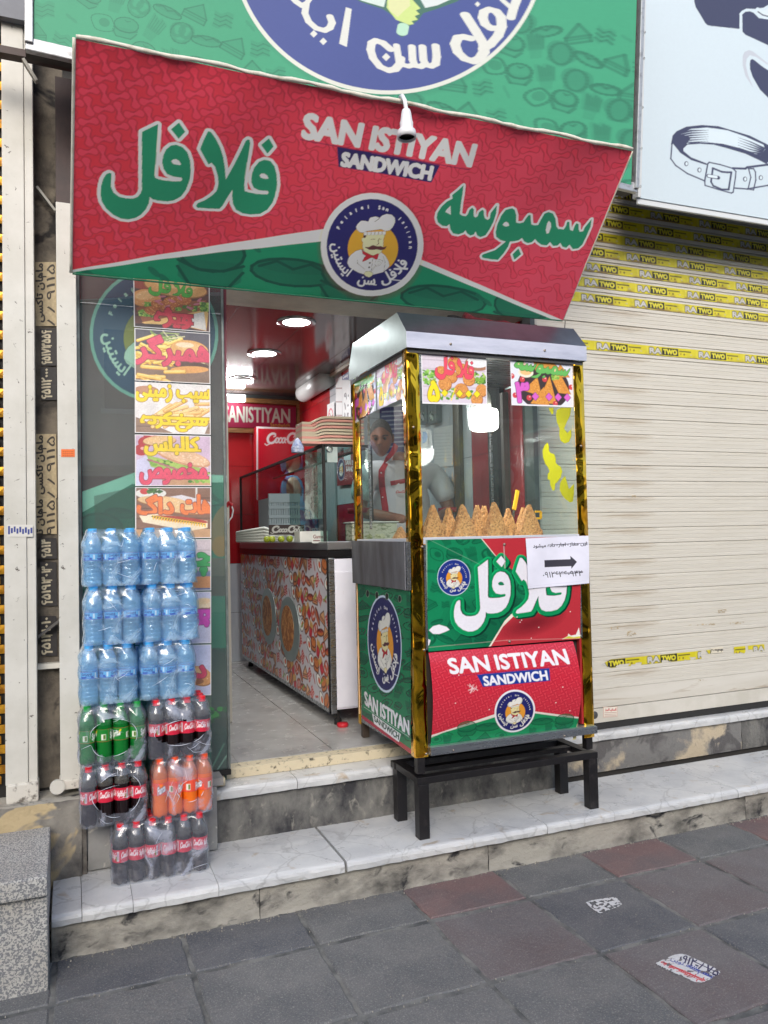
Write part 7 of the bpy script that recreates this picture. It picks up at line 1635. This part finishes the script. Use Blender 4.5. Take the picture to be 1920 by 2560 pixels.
# lamps
def spot(px, py, lit, lbl):
    c = onZ(px, py, ZC-.002); t = thing('ceiling_spotlight', lbl, 'ceiling light', c, 'round recessed ceiling lights of the shop')
    MB().lathe([(.085, -.002), (.118, -.006), (.122, .0), (.122, .004)], c, 28).build('ring', mat('chrome ring', (170, 172, 174), .2, .8), t, smooth=True)
    MB().lathe([(.0, -.012), (.05, -.010), (.084, -.002), (.086, .0)], c, 28).build('lens', mat('lit lens', (255, 255, 255), .4, emit=(255, 255, 252), es=5.0) if lit else mat('dark lens', (90, 84, 80), .3), t, smooth=True)
    if lit:
        l = bpy.data.lights.new('spot_glow', 'AREA'); l.shape = 'DISK'; l.size = .16; l.energy = 3.2; l.color = (.97, .99, 1.0); o = bpy.data.objects.new('spot_glow', l); COL.objects.link(o); o.parent = t; o.location = (0, 0, -.03)
spot(741, 806, True, 'lit round ceiling light nearest the door'); spot(661, 884, True, 'lit round ceiling light in the middle of the row'); spot(606, 947, False, 'unlit round ceiling light farthest from the door')
tl = thing('tube_lamp', 'lit white tube lamp box at the top of the back wall', 'tube lamp', onY(585, 995, 6.9)); a, b = onY(540, 986, 6.9), onY(612, 1005, 6.9)
box('diffuser', a[0], b[0], 6.86, 6.93, b[2], a[2], mat('lit tube', (255, 255, 255), .4, emit=(250, 255, 255), es=5.0), tl, bev=.006)
l = bpy.data.lights.new('tube_glow', 'AREA'); l.size = .3; l.size_y = .08; l.shape = 'RECTANGLE'; l.energy = 5; o = bpy.data.objects.new('tube_glow', l); COL.objects.link(o); o.parent = tl; o.location = (0, -.08, -.05); o.rotation_euler = (radians(-50), 0, 0)
# right wall fittings
XR = 1.993
ac = thing('air_conditioner', 'white split air conditioner high on the right wall above the folding door', 'air conditioner', onX(805, 970, XR)); a, b = onX(775, 985, XR), onX(836, 945, XR)
MB().tube([(XR-.06, a[1], a[2]), (XR-.06, b[1], (a[2]+b[2])/2)], .075, 16).build('casing', mat('air conditioner casing', (190, 192, 190), .4), ac, smooth=True)
fd = thing('folding_door', 'grey ribbed folding door on the right wall', 'door', onX(812, 1060, XR)); a, b = onX(794, 1000, XR), onX(838, 1000, XR); n_ = 9; zt_2 = 2.56
for i in range(n_):
    y0_ = a[1]+(b[1]-a[1])*i/n_; y1_ = a[1]+(b[1]-a[1])*(i+1)/n_; box('door_slat', XR-.016, XR-.001, min(y0_, y1_)+.004, max(y0_, y1_)-.004, .48, zt_2, mat('grey pvc', (168, 172, 176), .4), fd, bev=.003)
def wsign(name, lbl, cat, Pq, paint, par=None, X=XR-.018, w=60, h=80):
    c = Cv(w, h, (210, 210, 210), Pq); paint(c); o = panel(name, Pq, 'X', X, c, M_paper, par); 
    if par is None: tag(o, lbl, cat)
    return o
def ns(c): c.ell(827, 1042, 6.5, 22, (196, 40, 70)); c.ell(827, 1042, 4.6, 17, (206, 206, 200)); c.line([(822, 1030), (832, 1055)], 2, (196, 40, 70)); c.line([(824, 1048), (831, 1038)], 2.2, (60, 50, 50))
wsign('no_smoking_sign', 'no smoking sign with red ring on the grey folding door', 'sign', [(818, 1012), (836, 1003), (836, 1068), (818, 1072)], ns)
def menu(c):
    c.rect(800, 900, 900, 950, (34, 40, 110)); c.text(fa('لیست'), [(857, 935), (870, 928), (870, 942), (857, 950)], (220, 220, 230), grow=.5)
    for i, t in enumerate(('۹۰', '۱۰', '۵ چ', '۷۰')): c.text(t, [(860, 985+i*24), (872, 980+i*24), (872, 996+i*24), (860, 1000+i*24)], (70, 60, 70), grow=.5)
wsign('price_list', 'blue headed white price list on the right wall beside the cart', 'price list', [(855, 940), (876, 926), (878, 1075), (857, 1078)], menu)
def grid(c):
    for i in range(4): c.rect(838, 935+i*34, 856, 938+i*34, (120, 60, 50))
wsign('wall_papers', 'column of white sheets between the folding door and the price list', 'papers', [(839, 948), (855, 940), (856, 1060), (840, 1068)], grid)
def red_s(c): c.rect(800, 1100, 900, 1300, (140, 34, 44)); c.rect(858, 1115, 876, 1150, (206, 212, 222)); c.text('۷۰', (862, 1122, 12, 16), (60, 50, 60)); emblem(c, [[9, 0, 852], [0, 28, 1174]], white=(150, 150, 170), letters=False); c.text('SAN IS', (862, 1150, 22, 12), (222, 220, 220), grow=.4); c.text('SAND', (864, 1166, 20, 12), (222, 220, 220), grow=.4)
wsign('red_wall_sign', 'dark red wall sign with small round emblem seen above the display case', 'sign', [(842, 1126), (882, 1104), (884, 1210), (843, 1215)], red_s)
# things on the wall seen through the cart: phones, papers
XA = 2.445
for i, (x, l_) in enumerate(((1068, 'left grey telephone hanging high on the wall behind the cart glass'), (1092, 'right grey telephone hanging high on the wall behind the cart glass'))):
    t = thing('wall_phone', l_, 'telephone', onX(x, 1020, XA), 'grey telephones on the wall'); a, b = onX(x-8, 1005, XA), onX(x+14, 1056, XA)
    box('phone_body', XA-.05, XA, min(a[1], b[1]), max(a[1], b[1]), min(a[2], b[2]), max(a[2], b[2]), mat('grey phone plastic', (112, 118, 120), .5), t, bev=.01)
    box('keypad', XA-.054, XA-.051, min(a[1], b[1])+.04, max(a[1], b[1])-.04, min(a[2], b[2])+.02, min(a[2], b[2])+.09, mat('key rows', (190, 194, 190), .5, c2=(60, 66, 66), scale=40, lo=.48, hi=.52), t)
def paper(c):
    for i in range(9): c.line([(1085, 1085+i*8), (1125, 1083+i*8)], .8, (140, 146, 152), .6)
o = wsign('wall_notice', 'framed white licence sheet on the tiled wall behind the cart', 'notice', [(1084, 1072), (1132, 1062), (1132, 1165), (1086, 1168)], paper, X=XA-.008)
o = wsign('blue_badge_sheet', 'white sheet with blue half disc behind the cart post', 'notice', [(1056, 1080), (1070, 1078), (1070, 1115), (1056, 1118)], lambda c: c.ell(1058, 1092, 11, 16, (30, 130, 200)), X=XA-.008)
bb = thing('blue_menu_board', 'navy blue menu board with white rows behind the man', 'menu board', onY(1000, 1090, 5.43)); Pq = [(950, 1020), (1030, 1012), (1030, 1130), (950, 1134)]; c = Cv(80, 100, (34, 44, 110), Pq)
for i in range(9): c.line([(955, 1030+i*11), (1026, 1026+i*11)], 3.2, (200, 206, 220), .7)
panel('board_face', Pq, 'Y', 5.430, c, M_paper, bb); slab('board_back', [onY(x, y, 5.432) for x, y in Pq], (0, 1, 0), .008, M_blk, bb)
# two dark uprights on the wall seen right of the bulb
for i, (xa, xb, m) in enumerate(((1143, 1158, mat('bronze upright', (84, 74, 56), .4, .4)), (1230, 1262, M_blk), (1325, 1345, mat('grey upright', (76, 80, 80), .4, .4)))):
    a, b = onX(xa, 1100, XA), onX(xb, 1100, XA); o = box('door_upright', XA-.03, XA-.0, min(a[1], b[1]), max(a[1], b[1]), .475, 2.86, m, None); tag(o, ['bronze coloured upright on the wall left of the red tiles', 'black upright in the middle of the red tiled wall', 'grey upright at the front end of the red tiled wall'][i], 'upright')

# ============================================================ THE MAN
def skinmesh(nodes, edges, root=0, sub=2):
    """nodes: (x,y,z,rx,ry) -> grown surface (arrays)"""
    me = bpy.data.meshes.new('k'); me.from_pydata([n[:3] for n in nodes], edges, []); o = bpy.data.objects.new('k', me); COL.objects.link(o)
    md = o.modifiers.new('sk', 'SKIN'); md.use_smooth_shade = True
    for i, n in enumerate(nodes): me.skin_vertices[0].data[i].radius = (n[3], n[4] if len(n) > 4 else n[3]); me.skin_vertices[0].data[i].use_root = (i == root)
    s = o.modifiers.new('ss', 'SUBSURF'); s.levels = sub; s.render_levels = sub
    bpy.context.view_layer.update(); m2 = bpy.data.meshes.new_from_object(o.evaluated_get(bpy.context.evaluated_depsgraph_get()))
    V = [tuple(v.co) for v in m2.vertices]; F = [tuple(p.vertices) for p in m2.polygons]; bpy.data.objects.remove(o); bpy.data.meshes.remove(me); bpy.data.meshes.remove(m2); return V, F
MY = 4.86
hc = onY(952, 1096, MY-.06)               # head centre
sc0 = onY(905, 1190, MY); sc1 = onY(1095, 1190, MY)
sxm = (sc0[0]+sc1[0])/2; shz = onY(1000, 1170, MY)[2]
man = thing('person', 'man in white shirt with red collar and placket looking down behind the cart', 'person', (sxm, MY, .471))
M_skin = mat('skin', (150, 100, 80), .5, c2=(132, 84, 66), scale=9)
hw_ = (sc1[0]-sc0[0])/2
el0 = (sxm-hw_-.06, MY-.10, shz-.30); el1 = (sxm+hw_+.05, MY-.08, shz-.30); wr0 = (sxm-.12, MY-.36, shz-.36); wr1 = (sxm+.06, MY-.38, shz-.36)
N_ = [(sxm, MY, 1.36, .15, .11), (sxm, MY, 1.15, .16, .12), (sxm, MY, shz-.22, .16, .11), (sxm, MY, shz-.05, .15, .09), (sxm-.01, MY-.01, shz+.05, .06, .06), (sxm-.02, MY-.03, shz+.11, .055, .055),
      (sxm-hw_+.04, MY, shz-.03, .065), (el0[0], el0[1], el0[2], .045), (wr0[0], wr0[1], wr0[2], .030), (sxm+hw_-.04, MY, shz-.03, .065), (el1[0], el1[1], el1[2], .045), (wr1[0], wr1[1], wr1[2], .030),
      (sxm-.10, MY, 1.30, .10), (sxm-.11, MY, .93, .07), (sxm-.11, MY+.02, .55, .045), (sxm-.11, MY-.10, .50, .035), (sxm+.10, MY, 1.30, .10), (sxm+.11, MY, .93, .07), (sxm+.11, MY+.02, .55, .045), (sxm+.11, MY-.10, .50, .035)]
E_ = [(1, 0), (1, 2), (2, 3), (3, 4), (4, 5), (3, 6), (6, 7), (7, 8), (3, 9), (9, 10), (10, 11), (0, 12), (12, 13), (13, 14), (14, 15), (0, 16), (16, 17), (17, 18), (18, 19)]
V, F = skinmesh(N_, E_, 1)
# fingers of both hands
def hand(w, d):
    global V, F
    w = np.array(w); d = np.array(d, float); d /= np.linalg.norm(d); s_ = np.cross(d, (0, 0, 1)); s_ /= np.linalg.norm(s_)
    nodes = [tuple(w)+(.028, .02), tuple(w+d*.05)+(.034, .016), tuple(w+d*.085)+(.032, .014)]; ed = [(0, 1), (1, 2)]
    for i, (o_, L_) in enumerate(((-.028, .062), (-.010, .072), (.009, .068), (.027, .055))):
        b = w+d*.085+s_*o_; n = len(nodes); nodes += [tuple(b)+(.0095,), tuple(b+d*L_*.5+np.array([0, 0, -.008]))+(.0088,), tuple(b+d*L_*.85+np.array([0, 0, -.03]))+(.0078,)]; ed += [(2, n), (n, n+1), (n+1, n+2)]
    b = w+d*.03-s_*.03; n = len(nodes); nodes += [tuple(b)+(.012,), tuple(b-s_*.02+d*.03+np.array([0, 0, -.01]))+(.010,), tuple(b-s_*.022+d*.055+np.array([0, 0, -.02]))+(.009,)]; ed += [(1, n), (n, n+1), (n+1, n+2)]
    v, f = skinmesh(nodes, ed, 0, 1); k_ = len(V); V += v; F += [tuple(i+k_ for i in q) for q in f]
hand(wr0, (.2, -.9, -.2)); hand(wr1, (-.3, -.9, -.2))
# head: a formed egg with brow, nose, mouth, chin and ears, bowed a little
def head(c, yaw, nod):
    n, m = 40, 30; V2 = []
    g = lambda a, b, s: math.exp(-((a-b)/s)**2)
    for j in range(m+1):
        ph = pi*j/m
        for i in range(n):
            th = 2*pi*i/n; x = sin(ph)*sin(th); y = -sin(ph)*cos(th); z = cos(ph)
            X = x*.076; Y = y*.096; Z = z*.122
            if z < 0: X *= 1-.30*(-z)**1.6; Y *= 1-.12*(-z)**2
            if y < 0:
                fx = X/.076
                Y -= .026*g(fx, 0, .16)*g(Z, -.012, .022)*1.0 + .014*g(fx, 0, .12)*g(Z, .012, .03)
                Y -= .007*g(Z, .034, .012)*g(abs(fx), .32, .4)
                Y += .012*g(abs(fx), .38, .18)*g(Z, .016, .014)
                Y -= .007*g(Z, -.050, .007)*g(fx, 0, .35); Y -= .006*g(Z, -.064, .007)*g(fx, 0, .3); Y += .005*g(Z, -.057, .004)*g(fx, 0, .35)
                Y -= .010*g(Z, -.098, .018)*g(fx, 0, .4)
            V2.append((X, Y, Z))
    F2 = [(j*n+i, j*n+(i+1) % n, (j+1)*n+(i+1) % n, (j+1)*n+i) for j in range(m) for i in range(n)]
    for s_ in (-1, 1):
        k_ = len(V2)
        for a in range(12):
            t = 2*pi*a/12
            for rr_, xo in ((.5, .012), (1.0, .006), (1.0, -.004)): V2.append((s_*(.076+xo), .012+.018*cos(t)*rr_, -.004+.032*sin(t)*rr_))
        for a in range(12):
            b = (a+1) % 12
            for q in (0, 1): F2.append((k_+a*3+q, k_+b*3+q, k_+b*3+q+1, k_+a*3+q+1))
        F2.append(tuple(k_+a*3 for a in range(12)))
    R = Matrix.Rotation(yaw, 3, 'Z') @ Matrix.Rotation(nod, 3, 'X')
    return [tuple(np.array(R @ Vector(v))+c) for v in V2], F2, R
hv, hf, HR = head(hc, radians(-24), radians(18))
k_ = len(V); V += hv; F += [tuple(i+k_ for i in q) for q in hf]
obj('body', V, F, M_skin, man, smooth=True)
# short greying hair cap
hv2 = []; hf2 = []; n, m = 40, 14
for j in range(m+1):
    ph = pi*.56*j/m
    for i in range(n):
        th = 2*pi*i/n; fr = max(0, cos(th)); p_ = ph*(1-.54*fr); v = Vector((sin(p_)*sin(th)*.080, -sin(p_)*cos(th)*.101+.004, cos(p_)*.128)); hv2.append(tuple(np.array(HR @ v)+hc+np.array([0, 0, random.uniform(-.001, .002)])))
hf2 = [(j*n+i, j*n+(i+1) % n, (j+1)*n+(i+1) % n, (j+1)*n+i) for j in range(m) for i in range(n)]
obj('hair', hv2, hf2, mat('short grey hair', (62, 56, 54), .9, c2=(90, 86, 84), scale=60, bump=.004, bscale=120), man, smooth=True)
for s_ in (-1, 1):
    e = np.array(HR @ Vector((s_*.030, -.086, .016)))+hc; MB().lathe([(0, .011), (.008, .008), (.011, 0), (.008, -.008), (0, -.011)], e, 12).build('eye', mat('eye', (54, 42, 38), .3), man, smooth=True)
    MB().tube([np.array(HR @ Vector((s_*.014, -.104, .034)))+hc, np.array(HR @ Vector((s_*.032, -.100, .040)))+hc, np.array(HR @ Vector((s_*.050, -.086, .034)))+hc], .004, 6).build('eyebrow', mat('eyebrow', (50, 42, 40), .9), man)
# shirt
M_sh = mat('white work shirt', (214, 214, 220), .8, c2=(198, 198, 208), scale=6, bump=.012, bscale=7); M_rd = mat('red shirt trim', (176, 24, 44), .7, bump=.003, bscale=20)
N2 = [(sxm, MY, 1.25, .23, .155), (sxm, MY, shz-.36, .228, .155), (sxm, MY, shz-.18, .222, .15), (sxm, MY, shz-.03, .17, .11), (sxm-.01, MY, shz+.03, .085, .08), (sxm-hw_+.03, MY, shz-.04, .095), (el0[0]+.005, el0[1], el0[2]+.06, .075), (sxm+hw_-.03, MY, shz-.04, .095), (el1[0]-.005, el1[1], el1[2]+.06, .078)]
v, f = skinmesh(N2, [(0, 1), (1, 2), (2, 3), (3, 4), (3, 5), (5, 6), (3, 7), (7, 8)], 1)
so2 = obj('shirt', v, f, M_sh, man, smooth=True)
def on_shirt(px, py, off=.006):
    d = Vector(ray(px, py)); d.normalize(); o_ = Vector(CP) - Vector(wloc(so2)); hit, loc, nor, idx = so2.ray_cast(o_, d)
    return (np.array(loc)+wloc(so2)+np.array(nor)*off) if hit else onY(px, py, MY-.15)
def ribbon(name, L_, R_p, m):
    n = len(L_); A = [on_shirt(*p) for p in L_]; B = [on_shirt(*p) for p in R_p]; mb = MB()
    for i in range(n-1): mb.quad(A[i], B[i], B[i+1], A[i+1])
    o = obj(name, mb.v, mb.f, m, man); md = o.modifiers.new('s', 'SOLIDIFY'); md.thickness = .004; md.offset = 1
zM = lambda P: zc(P, 870, 1000, 5.977)
ribbon('placket', zM([(530, 940), (455, 1050), (455, 1150), (470, 1300), (490, 1450), (510, 1600), (525, 1740)]), zM([(600, 960), (550, 1060), (545, 1150), (560, 1300), (580, 1450), (600, 1600), (612, 1740)]), M_rd)
ribbon('pocket_flap', zM([(630, 1210), (640, 1280)]), zM([(900, 1165), (900, 1232)]), M_rd)
ribbon('collar', zM([(690, 640), (640, 760), (560, 860), (530, 940)]), zM([(750, 690), (730, 760), (640, 870), (545, 960)]), M_rd)
for p in zM([(493, 1088), (530, 1458)]): MB().lathe([(0, -.003), (.005, -.002), (.005, .002)], on_shirt(*p, .012), 10, axis='y').build('button', M_wp, man)
for e_, s_ in ((el0, -1), (el1, 1)):
    p = np.array([e_[0]+.005*-s_, e_[1]-.002, e_[2]+.005]); MB().tube([p+np.array([0, 0, .02]), p+np.array([0, 0, -.012])], [.082, .083], 20).build('cuff', M_rd, man, smooth=True)
P = zM([(715, 1350), (880, 1340), (880, 1400), (715, 1415)]); c = Cv(40, 16, (206, 206, 212), P); c.rect(0, 0, 4000, 4000, (206, 206, 212)); script_logo(c, P[0][0], P[0][1]+1, 27, 8, (190, 40, 50), .13)
cs = [on_shirt(*p, .010) for p in P]; sheet('logo_print', c, cs, M_paper, man)

# second person: in a blue and purple headscarf, half hidden behind the basket
wm = thing('person', 'person in a blue and purple headscarf seen through the display case behind the grey basket', 'person', (1.80, 6.58, .471))
bx, by = 1.80, 6.58; hz = onY(716, 1228, 6.6)[2]
V, F = skinmesh([(bx, by, 1.30, .12, .10), (bx, by, 1.52, .10, .07), (bx-.01, by+.02, hz-.24, .10, .06), (bx-.02, by-.02, hz-.12, .05), (bx-.02, by-.03, hz, .075, .085), (bx-.13, by-.02, hz-.27, .05), (bx-.16, by-.06, hz-.50, .036), (bx-.10, by-.26, hz-.55, .026), (bx+.11, by, hz-.27, .05), (bx+.13, by-.06, hz-.50, .036), (bx+.08, by-.26, hz-.55, .026), (bx-.07, by, 1.22, .08), (bx-.07, by, .85, .055), (bx-.07, by, .52, .035), (bx+.07, by, 1.22, .08), (bx+.07, by, .85, .055), (bx+.07, by, .52, .035)],
    [(0, 1), (1, 2), (2, 3), (3, 4), (2, 5), (5, 6), (6, 7), (2, 8), (8, 9), (9, 10), (0, 11), (11, 12), (12, 13), (0, 14), (14, 15), (15, 16)], 1)
hand((bx-.10, by-.26, hz-.55), (.1, -.9, -.3)); hand((bx+.08, by-.26, hz-.55), (-.1, -.9, -.3))
hv, hf, _R = head(np.array([bx-.02, by-.05, hz]), radians(-10), radians(20)); k_ = len(V); V += hv; F += [tuple(i+k_ for i in q) for q in hf]
obj('body', V, F, mat('light skin', (206, 168, 146), .5), wm, smooth=True)
M_scarf = mat('blue purple printed cloth', (84, 160, 214), .8, c2=(120, 66, 130), scale=6, lo=.46, hi=.54, bump=.012, bscale=12)
prof = [(.0, .135), (.05, .125), (.088, .08), (.104, .02), (.104, -.05), (.11, -.10), (.16, -.17), (.21, -.24), (.225, -.34), (.21, -.46), (.20, -.62)]
V, F = [], []; n = 36
for j, (r_, h_) in enumerate(prof):
    for i in range(n):
        t = 2*pi*i/n; face = 1.0
        if -.07 < h_ < .06 and cos(t) > .78: face = .72
        w_ = 1+.05*sin(5*t+j)*(j > 4); V.append((bx-.02+r_*sin(t)*w_, by-.04-r_*cos(t)*.82*w_*face, hz+h_))
for j in range(len(prof)-1):
    for i in range(n):
        t = 2*pi*(i+.5)/n
        if -.08 < prof[j][1] < .07 and cos(t) > .8 and prof[j+1][1] > -.07: continue
        F.append((j*n+i, j*n+(i+1) % n, (j+1)*n+(i+1) % n, (j+1)*n+i))
obj('headscarf', V, F, M_scarf, wm, smooth=True)
